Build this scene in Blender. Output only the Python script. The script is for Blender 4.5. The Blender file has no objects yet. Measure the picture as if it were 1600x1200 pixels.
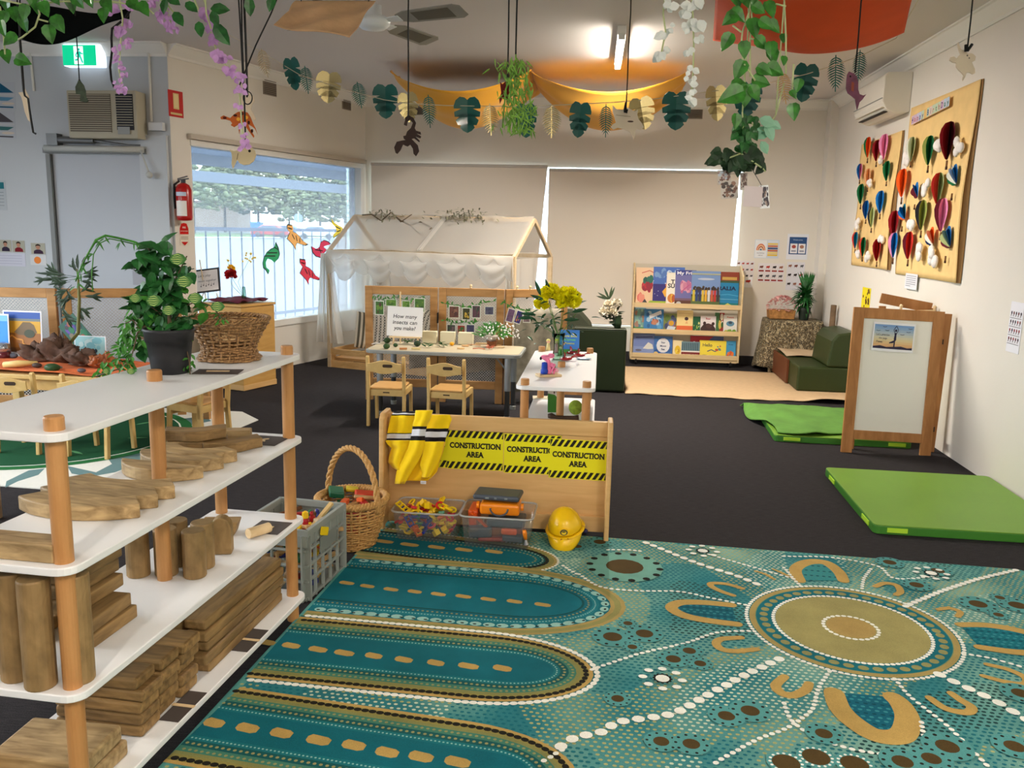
# A kindergarten room: wooden block shelf, dot-painting rug, reading corner. Blender 4.5, procedural only.
import bpy, math, random
from mathutils import Vector, Matrix
V=Vector; PI=math.pi; rnd=random.Random(11)
SC=bpy.context.scene; COL=SC.collection
def rad(a): return a*PI/180
# ---------------------------------------------------------------- camera
FPX=1340.; EYE=V((0,0,1.5))
_c,_s=math.cos(rad(10.17)),math.sin(rad(10.17)); _y=rad(6.24); _r=rad(1.33)
_f0=V((-math.sin(_y),math.cos(_y),0)); _r0=V((math.cos(_y),math.sin(_y),0)); _z=V((0,0,1))
CW=_f0*_c-_z*_s; _u0=_f0*_s+_z*_c
CR=_r0*math.cos(_r)+_u0*math.sin(_r); CU=_u0*math.cos(_r)-_r0*math.sin(_r)
cam=bpy.data.objects.new('camera',bpy.data.cameras.new('camera')); COL.objects.link(cam)
cam.data.sensor_width=36; cam.data.lens=36*FPX/1600; cam.data.clip_start=.05; cam.data.clip_end=900
M=Matrix((CR,CU,-CW)).transposed().to_4x4(); M.translation=EYE; cam.matrix_world=M; SC.camera=cam
# surveying: where the sight line through a point of the photograph meets a plane of the room
def ray(x,y): return CR*(x-800)-CU*(y-600)+CW*FPX
def PL(x,y,n,p): d=ray(x,y); n=V(n); return EYE+d*(n.dot(V(p)-EYE)/n.dot(d))
def Z(x,y,h=0.): return PL(x,y,(0,0,1),(0,0,h))
def YP(x,y,Y): return PL(x,y,(0,1,0),(0,Y,0))
def XP(x,y,X): return PL(x,y,(1,0,0),(X,0,0))
def DP(x,y,d):            # at a given distance straight ahead
    r=ray(x,y); return EYE+r*(d/r.dot(CW))
def PX(p): v=V(p)-EYE; w=v.dot(CW); return (800+FPX*v.dot(CR)/w,600-FPX*v.dot(CU)/w)
# ---------------------------------------------------------------- materials
def lin(c):
    return tuple(((v/255)/12.92 if v/255<=.04045 else ((v/255+.055)/1.055)**2.4) for v in c[:3])
MATS={}
def nmat(name):
    m=bpy.data.materials.new(name); m.use_nodes=True; nt=m.node_tree; nt.nodes.clear()
    o=nt.nodes.new('ShaderNodeOutputMaterial'); b=nt.nodes.new('ShaderNodeBsdfPrincipled')
    nt.links.new(b.outputs[0],o.inputs[0]); MATS[name]=m
    return m,nt,b,o
def N(nt,t,**k):
    n=nt.nodes.new('ShaderNode'+t)
    for a,v in k.items():
        if a.startswith('i_'):
            key=a[2:]; key=int(key) if key.isdigit() else key.replace('_',' ')
            n.inputs[key].default_value=v
        else: setattr(n,a,v)
    return n
def ramp(nt,stops,interp='LINEAR'):
    r=nt.nodes.new('ShaderNodeValToRGB'); e=r.color_ramp.elements; r.color_ramp.interpolation=interp
    while len(e)<len(stops): e.new(.5)
    for k,(p,c) in enumerate(stops): e[k].position=p; e[k].color=(*c,1)
    return r
def plain(name,col,rough=.6,metal=0,bump=0,bscale=200,vary=0,vscale=6,spec=.4,sheen=0,trans=0,ior=1.45,alpha=1,coat=0):
    m,nt,b,o=nmat(name); c=lin(col)
    b.inputs['Base Color'].default_value=(*c,1); b.inputs['Roughness'].default_value=rough
    b.inputs['Metallic'].default_value=metal; b.inputs['Specular IOR Level'].default_value=spec
    b.inputs['Transmission Weight'].default_value=trans; b.inputs['IOR'].default_value=ior
    b.inputs['Alpha'].default_value=alpha; b.inputs['Coat Weight'].default_value=coat
    b.inputs['Sheen Weight'].default_value=sheen
    tc=N(nt,'TexCoord')
    if vary:
        n=N(nt,'TexNoise',i_Scale=vscale,i_Detail=4.); nt.links.new(tc.outputs['Object'],n.inputs['Vector'])
        r=ramp(nt,[(.3,[v*(1-vary) for v in c]),(.7,[min(1,v*(1+vary)) for v in c])])
        nt.links.new(n.outputs['Fac'],r.inputs[0]); nt.links.new(r.outputs[0],b.inputs['Base Color'])
    if bump:
        n=N(nt,'TexNoise',i_Scale=bscale,i_Detail=3.); nt.links.new(tc.outputs['Object'],n.inputs['Vector'])
        u=N(nt,'Bump',i_Strength=bump,i_Distance=.004); nt.links.new(n.outputs['Fac'],u.inputs['Height']); nt.links.new(u.outputs[0],b.inputs['Normal'])
    return m
def wood(name,c1,c2,rough=.5,scale=(2,2,22),axis=None,vary=.12,spec=.35):
    # grain runs along the local axis with the small scale value
    m,nt,b,o=nmat(name); tc=N(nt,'TexCoord'); mp=N(nt,'Mapping'); mp.inputs['Scale'].default_value=scale
    nt.links.new(tc.outputs['Object'],mp.inputs[0])
    n=N(nt,'TexNoise',i_Scale=3.,i_Detail=6.,i_Distortion=.6); nt.links.new(mp.outputs[0],n.inputs['Vector'])
    r=ramp(nt,[(.3,lin(c1)),(.7,lin(c2))]); nt.links.new(n.outputs['Fac'],r.inputs[0])
    oi=N(nt,'ObjectInfo'); mr=N(nt,'MapRange'); mr.inputs[3].default_value=1-vary; mr.inputs[4].default_value=1+vary
    nt.links.new(oi.outputs['Random'],mr.inputs[0])
    hs=N(nt,'HueSaturation'); nt.links.new(mr.outputs[0],hs.inputs['Value']); nt.links.new(r.outputs[0],hs.inputs['Color'])
    nt.links.new(hs.outputs[0],b.inputs['Base Color']); b.inputs['Roughness'].default_value=rough
    b.inputs['Specular IOR Level'].default_value=spec
    u=N(nt,'Bump',i_Strength=.15,i_Distance=.002); nt.links.new(n.outputs['Fac'],u.inputs['Height']); nt.links.new(u.outputs[0],b.inputs['Normal'])
    return m
def glow(name,col,strength):
    m,nt,b,o=nmat(name); b.inputs['Base Color'].default_value=(*lin(col),1)
    b.inputs['Emission Color'].default_value=(*lin(col),1); b.inputs['Emission Strength'].default_value=strength
    return m
# coloured print / paint: the flat colours of a picture, one per face
def attr_mat(name,rough=.6,spec=.35,emit=0,noise=0,alpha=1,trans=0,sheen=0):
    m,nt,b,o=nmat(name); a=N(nt,'Attribute',attribute_name='Col'); src=a.outputs['Color']
    if noise:
        tc=N(nt,'TexCoord'); n=N(nt,'TexNoise',i_Scale=60.,i_Detail=4.); nt.links.new(tc.outputs['Object'],n.inputs['Vector'])
        mr=N(nt,'MapRange'); mr.inputs[3].default_value=1-noise; mr.inputs[4].default_value=1+noise; nt.links.new(n.outputs['Fac'],mr.inputs[0])
        hs=N(nt,'HueSaturation'); nt.links.new(mr.outputs[0],hs.inputs['Value']); nt.links.new(src,hs.inputs['Color']); src=hs.outputs[0]
    nt.links.new(src,b.inputs['Base Color']); b.inputs['Roughness'].default_value=rough; b.inputs['Specular IOR Level'].default_value=spec
    b.inputs['Alpha'].default_value=alpha; b.inputs['Transmission Weight'].default_value=trans; b.inputs['Sheen Weight'].default_value=sheen
    if emit: nt.links.new(src,b.inputs['Emission Color']); b.inputs['Emission Strength'].default_value=emit
    return m
# ---------------------------------------------------------------- objects
TM={}
def tag(o,label=None,cat=None,group=None,kind=None):
    if label: o['label']=label
    if cat: o['category']=cat
    if group: o['group']=group
    if kind: o['kind']=kind
    return o
def thing(name,label,cat,loc=(0,0,0),rz=0,group=None,rot=None):
    o=bpy.data.objects.new(name,None); COL.objects.link(o); o.empty_display_size=.05
    o.location=loc; o.rotation_euler=rot if rot is not None else (0,0,rz)
    TM[o]=Matrix.Translation(V(loc))@o.rotation_euler.to_matrix().to_4x4()
    return tag(o,label,cat,group)
def fr(o,x,y=None):      # local frame with origin o, x axis, y axis; z = x cross y
    x=V(x).normalized(); y=V(y); y=(y-x*y.dot(x)).normalized(); z=x.cross(y)
    m=Matrix((x,y,z)).transposed().to_4x4(); m.translation=V(o); return m
def RZ(a,loc=(0,0,0)): return Matrix.Translation(V(loc))@Matrix.Rotation(a,4,'Z')
def circ(r,n=16,cx=0,cy=0,ry=None,a0=0):
    ry=r if ry is None else ry
    return [(cx+r*math.cos(a0+2*PI*k/n),cy+ry*math.sin(a0+2*PI*k/n)) for k in range(n)]
def rrect(w,h,r,n=4,cx=0,cy=0):
    o=[]
    for (sx,sy,a) in ((1,1,0),(-1,1,PI/2),(-1,-1,PI),(1,-1,1.5*PI)):
        for k in range(n+1):
            t=a+PI/2*k/n; o.append((cx+sx*(w/2-r)+r*math.cos(t),cy+sy*(h/2-r)+r*math.sin(t)))
    return o
class MB:
    def __init__(s): s.v=[];s.f=[];s.m=[];s.c=[];s.col=(1,1,1);s.mi=0;s.T=None
    def add(s,vs,fs,T=None):
        n=len(s.v); T=T if T is not None else s.T
        s.v+= [T@V(p) for p in vs] if T is not None else [V(p) for p in vs]
        for f in fs: s.f.append([n+i for i in f]); s.m.append(s.mi); s.c.append(s.col)
        return s
    def rgb(s,*c): s.col=lin(c if len(c)>1 else c[0]); return s
    def mat(s,i): s.mi=i; return s
    def box(s,c,d,T=None,rz=0,tx=0,ty=0):   # centre, dims; tx,ty = widening of the top
        x,y,z=d[0]/2,d[1]/2,d[2]/2; q=[]
        for k in (-1,1):
            ex,ey=(x+tx,y+ty) if k>0 else (x,y)
            q+=[(-ex,-ey,k*z),(ex,-ey,k*z),(ex,ey,k*z),(-ex,ey,k*z)]
        if rz: cs,sn=math.cos(rz),math.sin(rz); q=[(a*cs-b*sn,a*sn+b*cs,e) for a,b,e in q]
        q=[(a+c[0],b+c[1],e+c[2]) for a,b,e in q]
        return s.add(q,[(3,2,1,0),(4,5,6,7),(0,1,5,4),(1,2,6,5),(2,3,7,6),(3,0,4,7)],T)
    def beam(s,p,q,w,t,up=(0,0,1),T=None):  # rectangular bar from p to q
        p,q=V(p),V(q); d=(q-p); L=d.length; d.normalize(); u=V(up)
        if abs(d.dot(u))>.99: u=V((0,1,0))
        a=d.cross(u).normalized(); b=a.cross(d)
        vs=[e+a*(i*w/2)+b*(j*t/2) for e in (p,q) for i,j in ((-1,-1),(1,-1),(1,1),(-1,1))]
        return s.add(vs,[(3,2,1,0),(4,5,6,7),(0,1,5,4),(1,2,6,5),(2,3,7,6),(3,0,4,7)],T)
    def tube(s,pts,r,n=8,T=None,caps=True,closed=False):
        pts=[V(p) for p in pts]; k=len(pts); rr=r if isinstance(r,(list,tuple)) else [r]*k
        vs=[];fs=[]; a=None
        for i,p in enumerate(pts):
            if closed: d=(pts[(i+1)%k]-pts[i-1])
            else: d=(pts[min(i+1,k-1)]-pts[max(i-1,0)])
            if d.length<1e-9: d=V((0,0,1))
            d.normalize()
            if a is None: a=d.orthogonal().normalized()
            else:
                a=a-d*a.dot(d)
                a=a.normalized() if a.length>1e-6 else d.orthogonal().normalized()
            b=d.cross(a)
            for j in range(n):
                t=2*PI*j/n; vs.append(p+(a*math.cos(t)+b*math.sin(t))*rr[i])
        for i in range(k if closed else k-1):
            i2=(i+1)%k
            for j in range(n): fs.append((i*n+j,i*n+(j+1)%n,i2*n+(j+1)%n,i2*n+j))
        if caps and not closed: fs+= [tuple(range(n-1,-1,-1)),tuple((k-1)*n+j for j in range(n))]
        return s.add(vs,fs,T)
    def cyl(s,p,q,r0,r1=None,n=16,T=None): return s.tube([p,q],[r0,r0 if r1 is None else r1],n,T)
    def lathe(s,prof,c=(0,0,0),n=24,T=None,caps=True,sx=1,sy=1):
        vs=[];fs=[]; k=len(prof)
        for r,z in prof:
            for j in range(n): t=2*PI*j/n; vs.append((c[0]+sx*r*math.cos(t),c[1]+sy*r*math.sin(t),c[2]+z))
        for i in range(k-1):
            for j in range(n): fs.append((i*n+j,i*n+(j+1)%n,(i+1)*n+(j+1)%n,(i+1)*n+j))
        if caps: fs+= [tuple(range(n-1,-1,-1)),tuple((k-1)*n+j for j in range(n))]
        return s.add(vs,fs,T)
    def prism(s,out,h,T=None,z0=0):
        n=len(out); A=sum(out[i][0]*out[(i+1)%n][1]-out[(i+1)%n][0]*out[i][1] for i in range(n))
        if A<0: out=list(reversed(out))
        vs=[(x,y,z0) for x,y in out]+[(x,y,z0+h) for x,y in out]
        return s.add(vs,[tuple(range(n-1,-1,-1)),tuple(range(n,2*n))]+[(i,(i+1)%n,n+(i+1)%n,n+i) for i in range(n)],T)
    def flat(s,out,z=0,T=None):
        n=len(out); A=sum(out[i][0]*out[(i+1)%n][1]-out[(i+1)%n][0]*out[i][1] for i in range(n))
        if A<0: out=list(reversed(out))
        return s.add([(x,y,z) for x,y in out],[tuple(range(n))],T)
    def ball(s,c,r,n=12,m=8,T=None,rz=0):
        r=(r,r,r) if isinstance(r,(int,float)) else r; vs=[(0,0,-1)];fs=[]
        for i in range(1,m):
            p=-PI/2+PI*i/m
            for j in range(n): t=2*PI*j/n; vs.append((math.cos(p)*math.cos(t),math.cos(p)*math.sin(t),math.sin(p)))
        vs.append((0,0,1)); e=len(vs)-1
        for j in range(n): fs.append((0,1+(j+1)%n,1+j)); fs.append((e,e-n+j,e-n+(j+1)%n))
        for i in range(m-2):
            for j in range(n): fs.append((1+i*n+j,1+i*n+(j+1)%n,1+(i+1)*n+(j+1)%n,1+(i+1)*n+j))
        cs,sn=math.cos(rz),math.sin(rz); q=[]
        for a,b,d in vs: a,b,d=a*r[0],b*r[1],d*r[2]; q.append((c[0]+a*cs-b*sn,c[1]+a*sn+b*cs,c[2]+d))
        return s.add(q,fs,T)
    def grid(s,fn,nu,nv,T=None,colf=None):
        vs=[fn(i/nu,j/nv) for j in range(nv+1) for i in range(nu+1)]
        for j in range(nv):
            for i in range(nu):
                if colf: s.rgb(colf((i+.5)/nu,(j+.5)/nv))
                a=j*(nu+1)+i
                s.add([vs[a],vs[a+1],vs[a+nu+2],vs[a+nu+1]],[(0,1,2,3)],T) if colf else None
        if not colf: s.add(vs,[(j*(nu+1)+i,j*(nu+1)+i+1,(j+1)*(nu+1)+i+1,(j+1)*(nu+1)+i) for j in range(nv) for i in range(nu)],T)
        return s
    def leaf(s,p,d,up,L,w,fold=.15,kind='oval',droop=.2):
        p,d=V(p),V(d).normalized(); u=V(up); a=d.cross(u)
        if a.length<1e-3: a=d.orthogonal()
        a.normalize(); u=a.cross(d)
        pr={'oval':[(0,.02),(.2,.75),(.5,1),(.78,.6),(1,0)],'heart':[(-.1,.45),(.08,.95),(.35,1),(.7,.55),(1,0)],'blade':[(0,.3),(.25,1),(.6,.8),(1,0)]}[kind]
        sp=[];lf=[];rt=[]
        for t,k in pr:
            c=p+d*(L*t)-u*(droop*L*t*t); sp.append(c); lf.append(c+a*(w/2*k)+u*(fold*w*k)); rt.append(c-a*(w/2*k)+u*(fold*w*k))
        n=len(pr); vs=sp+lf+rt; fs=[]
        for i in range(n-1):
            fs.append((i,i+1,n+i+1,n+i)); fs.append((i+1,i,2*n+i,2*n+i+1))
        if kind=='heart': sp0=p; 
        return s.add(vs,fs)
    def build(s,name,mats,parent=None,smooth=False,bevel=0,solid=0,sub=0,label=None,cat=None,group=None,kind=None,world=False,origin=None,seg=2,angle=35):
        vs=s.v
        if parent is not None and world: I=TM[parent].inverted(); vs=[I@p for p in vs]
        loc=V((0,0,0))
        if parent is None and kind!='structure':
            if origin is not None: loc=V(origin)
            else:
                mn=[min(p[i] for p in vs) for i in range(3)]; mx=[max(p[i] for p in vs) for i in range(3)]
                loc=V(((mn[0]+mx[0])/2,(mn[1]+mx[1])/2,mn[2]))
            vs=[p-loc for p in vs]
        me=bpy.data.meshes.new(name); me.from_pydata([tuple(p) for p in vs],[],s.f)
        if not isinstance(mats,(list,tuple)): mats=[mats]
        for m in mats: me.materials.append(m)
        me.polygons.foreach_set('material_index',s.m)
        if len(set(s.c))>1 or any(m.name.startswith('print') for m in mats):
            ca=me.color_attributes.new('Col','FLOAT_COLOR','CORNER'); buf=[]
            for f,c in zip(s.f,s.c): buf+=[c[0],c[1],c[2],1.]*len(f)
            ca.data.foreach_set('color',buf)
        if smooth: me.polygons.foreach_set('use_smooth',[True]*len(s.f))
        me.update(); o=bpy.data.objects.new(name,me); COL.objects.link(o); o.location=loc
        if parent is not None: o.parent=parent; TM[o]=TM[parent]
        else: TM[o]=Matrix.Translation(loc)
        if solid: md=o.modifiers.new('solid','SOLIDIFY'); md.thickness=solid; md.offset=0
        if bevel: md=o.modifiers.new('bevel','BEVEL'); md.width=bevel; md.segments=seg; md.limit_method='ANGLE'; md.angle_limit=rad(angle); md.harden_normals=False
        if sub: md=o.modifiers.new('sub','SUBSURF'); md.levels=sub; md.render_levels=sub
        if smooth=='auto' or (bevel and not smooth):
            me.polygons.foreach_set('use_smooth',[False]*len(s.f))
        return tag(o,label,cat,group,kind)
def dup(root,loc,rz=None,label=None,group=None,sc=None):
    r=root.copy(); COL.objects.link(r); r.location=loc
    if rz is not None: r.rotation_euler=(r.rotation_euler[0],r.rotation_euler[1],rz)
    if sc: r.scale=(sc,)*3 if not isinstance(sc,tuple) else sc
    if label: r['label']=label
    if group: r['group']=group
    TM[r]=Matrix.Translation(V(loc))@r.rotation_euler.to_matrix().to_4x4()
    for ch in [o for o in COL.objects if o.parent==root]:
        c=ch.copy(); COL.objects.link(c); c.parent=r
        for g in [o for o in COL.objects if o.parent==ch]:
            d=g.copy(); COL.objects.link(d); d.parent=c
    return r
_txt={}
def glyphs(t,bold=.0,mono=False):
    k=(t,bold)
    if k not in _txt:
        cu=bpy.data.curves.new('txt','FONT'); cu.body=t; cu.size=1; cu.resolution_u=3; cu.offset=bold; cu.align_x='CENTER'
        ob=bpy.data.objects.new('txt',cu); me=ob.to_mesh()
        vs=[(v.co.x,v.co.y) for v in me.vertices]; fs=[tuple(p.vertices) for p in me.polygons]
        ob.to_mesh_clear(); bpy.data.objects.remove(ob); bpy.data.curves.remove(cu)
        if vs:
            x0=min(v[0] for v in vs);x1=max(v[0] for v in vs); vs=[(x-(x0+x1)/2,y) for x,y in vs]
        else: x0,x1=0,1
        _txt[k]=(vs,fs,x1-x0)
    return _txt[k]
class Card(MB):
    """a printed flat thing: layers of flat shapes on a thin sheet, in its own frame (x right, y up, z to the viewer)"""
    def __init__(s,T,w,h,col=(255,255,255),th=.002,layer=.0004):
        super().__init__(); s.T=T; s.w=w; s.h=h; s.l=layer; s.k=0; s.rgb(col)
        s.prism([(0,0),(w,0),(w,h),(0,h)],th,z0=-th); s.th=th
    def up(s): s.k+=1; return s.k*s.l
    def r(s,x0,y0,x1,y1,col): s.rgb(col); s.flat([(x0*s.w,y0*s.h),(x1*s.w,y0*s.h),(x1*s.w,y1*s.h),(x0*s.w,y1*s.h)],s.up()); return s
    def p(s,pts,col): s.rgb(col); s.flat([(x*s.w,y*s.h) for x,y in pts],s.up()); return s
    def e(s,cx,cy,rx,ry,col,n=14): return s.p(circ(rx,n,cx,cy,ry),col)
    def ln(s,pts,wd,col):
        s.rgb(col); z=s.up()
        for (x0,y0),(x1,y1) in zip(pts,pts[1:]):
            a=V((x0*s.w,y0*s.h)); b=V((x1*s.w,y1*s.h)); d=b-a
            if d.length<1e-7: continue
            n=V((-d.y,d.x)).normalized()*wd/2; s.flat([tuple(a-n),tuple(b-n),tuple(b+n),tuple(a+n)],z)
        return s
    def text(s,t,cx,cy,size,col,bold=.0,wid=None,slant=0,rot=0):
        vs,fs,w=glyphs(t,bold); k=size; kx=k if wid is None else wid*s.w/max(w,1e-6); s.rgb(col)
        z=s.up(); cs,sn=math.cos(rot),math.sin(rot); q=[]
        for x,y in vs:
            a=x*kx+y*k*slant; b=y*k-size*.36; q.append((cx*s.w+a*cs-b*sn,cy*s.h+a*sn+b*cs,z))
        s.add(q,fs); return s
    def mottle(s,cols,n,r0,r1,seed=1,x0=0,y0=0,x1=1,y1=1):
        g=random.Random(seed)
        for k in range(n):
            a=r0+(r1-r0)*g.random(); cx=x0+a/2+(x1-x0-a)*g.random(); cy=y0+a/2+(y1-y0-a)*g.random()
            s.rgb(g.choice(cols)); z=s.up() if k%6==0 else s.k*s.l+.00002*(k%6)
            s.flat([(x*s.w,y*s.h) for x,y in circ(a/2*g.uniform(.6,1),7,cx,cy,a/2*g.uniform(.6,1))],z)
        return s
PRINT=attr_mat('print_satin',.45,.4); PRINTM=attr_mat('print_matte',.85,.2); PAPER=PRINTM
# ================================================================ materials of the room
WALL=plain('wall_paint',(226,220,210),.75,bump=.12,bscale=90,vary=.02,vscale=1.5,spec=.25)
WALLG=plain('grey_wall_paint',(190,194,197),.7,bump=.08,bscale=90,spec=.25)
CEIL=plain('ceiling_paint',(214,208,204),.85,bump=.05,spec=.2)
TRIMW=plain('white_trim',(232,229,222),.5)
WHITE=plain('white_laminate',(238,238,238),.35,spec=.45)
WPLAST=plain('white_plastic',(225,222,212),.4)
GREYP=plain('grey_plastic',(150,152,148),.5)
DARKP=plain('dark_plastic',(40,42,46),.45)
BLACK=plain('black_cord',(16,15,15),.7)
STEEL=plain('steel',(170,170,172),.35,metal=.8)
def carpet():
    m,nt,b,o=nmat('charcoal_carpet'); tc=N(nt,'TexCoord'); mp=N(nt,'Mapping'); mp.inputs['Scale'].default_value=(5,60,1)
    nt.links.new(tc.outputs['Object'],mp.inputs[0])
    n=N(nt,'TexNoise',i_Scale=4.,i_Detail=5.); nt.links.new(mp.outputs[0],n.inputs['Vector'])
    n2=N(nt,'TexNoise',i_Scale=260.,i_Detail=2.); nt.links.new(tc.outputs['Object'],n2.inputs['Vector'])
    a=N(nt,'Math',operation='ADD'); nt.links.new(n.outputs['Fac'],a.inputs[0]); nt.links.new(n2.outputs['Fac'],a.inputs[1])
    mr=N(nt,'MapRange'); mr.inputs[1].default_value=.6; mr.inputs[2].default_value=1.4; nt.links.new(a.outputs[0],mr.inputs[0])
    r=ramp(nt,[(.1,lin((31,29,31))),(.9,lin((62,59,61)))]); nt.links.new(mr.outputs[0],r.inputs[0])
    nt.links.new(r.outputs[0],b.inputs['Base Color']); b.inputs['Roughness'].default_value=.95; b.inputs['Specular IOR Level'].default_value=.1
    u=N(nt,'Bump',i_Strength=.6,i_Distance=.004); nt.links.new(a.outputs[0],u.inputs['Height']); nt.links.new(u.outputs[0],b.inputs['Normal'])
    return m
CARPET=carpet()
def glass(name,haze=.0,col=(235,242,240)):
    m,nt,b,o=nmat(name); nt.nodes.remove(b)
    t=N(nt,'BsdfTransparent'); t.inputs[0].default_value=(*lin(col),1); g=N(nt,'BsdfGlossy',i_Roughness=.02)
    f=N(nt,'Fresnel',i_IOR=1.2); mx=N(nt,'MixShader'); nt.links.new(f.outputs[0],mx.inputs[0]); nt.links.new(t.outputs[0],mx.inputs[1]); nt.links.new(g.outputs[0],mx.inputs[2])
    out=mx
    if haze:
        tr=N(nt,'BsdfTranslucent'); tr.inputs[0].default_value=(.9,.93,1,1); m2=N(nt,'MixShader'); m2.inputs[0].default_value=haze
        nt.links.new(mx.outputs[0],m2.inputs[1]); nt.links.new(tr.outputs[0],m2.inputs[2]); out=m2
    nt.links.new(out.outputs[0],o.inputs[0]); return m
PANE=glass('window_glass',.17); CLEAR=glass('clear_glass')
# ================================================================ room
CH=3.0; XR=2.43; YB=10.3; XL=-6.4; YR=-3.2
WA=V((-3.84,7.34,0)); WB=V((-2.95,10.3,0)); WT=(WB-WA).normalized(); WN=V((WT.y,-WT.x,0)); WL=(WB-WA).length
def WP(x,y,off=0): return PL(x,y,WN,WA+WN*off)
def ws(x,y): q=WP(x,y)-WA; return q.dot(WT),q.z
def S(mb,name,m,**k): return mb.build(name,m,kind='structure',**k)
b=MB(); b.box(((XL+XR)/2,(YR+YB)/2,-.05),(XR-XL+.4,YB-YR+.4,.1)); S(b,'floor',CARPET)
b=MB(); b.box(((XL+XR)/2,(YR+YB)/2,CH+.05),(XR-XL+.4,YB-YR+.4,.1)); S(b,'ceiling',CEIL)
b=MB(); b.box((XR+.08,(YR+YB)/2,CH/2),(.16,YB-YR+.3,CH)); S(b,'wall_right',WALL)
b=MB(); b.box(((XL+XR)/2,YR-.08,CH/2),(XR-XL+.3,.16,CH)); S(b,'wall_rear',WALL)
# back wall with the wide blinded window
BX0,BX1,BZ0,BZ1=-2.86,1.475,.405,2.235
b=MB(); y=YB+.08
b.box(((BX0-.3+WB.x-.1)/2+.02,y,CH/2),(BX0-WB.x+.1+.35,.16,CH)) if 0 else None
b.box(((WB.x-.2+BX0)/2,y,CH/2),(BX0-WB.x+.2,.16,CH)); b.box(((BX1+XR+.1)/2,y,CH/2),(XR+.1-BX1,.16,CH))
b.box(((BX0+BX1)/2,y,BZ0/2),(BX1-BX0,.16,BZ0)); b.box(((BX0+BX1)/2,y,(BZ1+CH)/2),(BX1-BX0,.16,CH-BZ1))
S(b,'wall_back',WALL)
b=MB(); b.box(((BX0+BX1)/2,YB+.1,(BZ0+BZ1)/2),(BX1-BX0,.006,BZ1-BZ0)); S(b,'window_2',PANE)
b=MB(); b.box((2.39,10.21,CH/2),(.09,.2,CH)); S(b,'wall_pier',WALL)
# left diagonal window wall
s0,_=ws(300,300); s1=WL-.07; z0=.5; z1=2.2
b=MB(); Tm=fr(WA,WT,(0,0,1))   # local x along the wall, y up, z into the room
def wb(b,x0,x1,y0,y1,d=.14,zf=0): b.box(((x0+x1)/2,(y0+y1)/2,zf-d/2),(x1-x0,y1-y0,d),T=Tm)
wb(b,-.0,s0,0,CH); wb(b,s1,WL,0,CH); wb(b,s0,s1,0,z0); wb(b,s0,s1,z1,CH); S(b,'wall_left',WALL)
b=MB(); wb(b,s0,s1,z0,z1,.006,-.08); S(b,'window_1',PANE)
b=MB(); f=.035
wb(b,s0,s1,z0-.05,z0+.015,.1,.02); wb(b,s0,s0+.012,z0,z1,.1); wb(b,s1-f,s1,z0,z1,.1); wb(b,s0,s1,z1-.02,z1+.03,.1,.012); S(b,'trim_1',TRIMW)
b=MB(); wb(b,s0-.03,s1+.02,z1+.035,z1+.08,.05,.05); tag(b.build('blind_rail',plain('blind_beige',(196,186,172),.6),smooth=False),'beige rolled blind rail above the uncovered window','blind rail')
# door wall, facing the camera
YD=7.34
DX0,DX1,DZ=-4.96,-4.10,2.07
b=MB(); y=YD+.08
b.box(((XL-.1+DX0)/2,y,CH/2),(DX0-XL+.1,.16,CH)); b.box(((DX1+WA.x)/2,y,CH/2),(WA.x-DX1,.16,CH)); b.box(((DX0+DX1)/2,y,(DZ+CH)/2),(DX1-DX0,.16,CH-DZ))
S(b,'wall_door_side',WALLG)
b=MB(); b.box((-3.99,YD-.02,1.12),(.25,.04,2.24)); S(b,'trim_2',WALLG)
dm=plain('door_grey',(176,180,186),.55)
d=thing('door_1',None,None,(0,0,0)); tag(d,None,None,None,'structure')
b=MB(); b.box(((DX0+DX1)/2,YD+.03,DZ/2),(DX1-DX0,.04,DZ)); b.build('door_leaf',dm,d)
fm=plain('door_frame_grey',(120,122,120),.5)
b=MB(); b.box((DX0-.02,YD+.0,DZ/2),(.04,.06,DZ)); b.box((DX1+.02,YD+.0,DZ/2),(.04,.06,DZ)); b.box(((DX0+DX1)/2,YD-.01,DZ+.03),(DX1-DX0+.1,.08,.045)); b.build('door_frame',fm,d)
b=MB(); b.tube([(DX0-.02,YD-.06,DZ+.045),(DX1+.04,YD-.06,DZ+.045)],.028,8); b.tube([(DX1+.02,YD-.08,DZ+.04),(DX1+.10,YD-.1,DZ-.16)],.008,6); b.ball((DX1+.1,YD-.1,DZ-.17),.03); b.build('door_rail',plain('rail_grey',(185,186,180),.5),d,smooth=True)
b=MB(); b.box((DX0+.07,YD-.05,2.19),(.1,.08,.1)); b.cyl((DX0+.1,YD-.06,2.19),(DX0+.45,YD-.06,2.185),.028); b.tube([(DX0+.45,YD-.06,2.185),(DX0+.75,YD-.05,2.15),(DX1+.0,YD-.04,2.15)],.01,6); b.build('door_closer',plain('closer_grey',(108,108,106),.4,metal=.4),d)
# left wall, out of frame, with the window the cool daylight comes through
b=MB(); x=XL-.08; W0,W1,H0,H1=-.6,5.6,.8,2.35
b.box((x,(YR+W0)/2,CH/2),(.16,W0-YR+.1,CH)); b.box((x,(W1+YD+.2)/2,CH/2),(.16,YD+.2-W1,CH)); b.box((x,(W0+W1)/2,H0/2),(.16,W1-W0,H0)); b.box((x,(W0+W1)/2,(H1+CH)/2),(.16,W1-W0,CH-H1))
S(b,'wall_left_side',WALLG)
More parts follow.
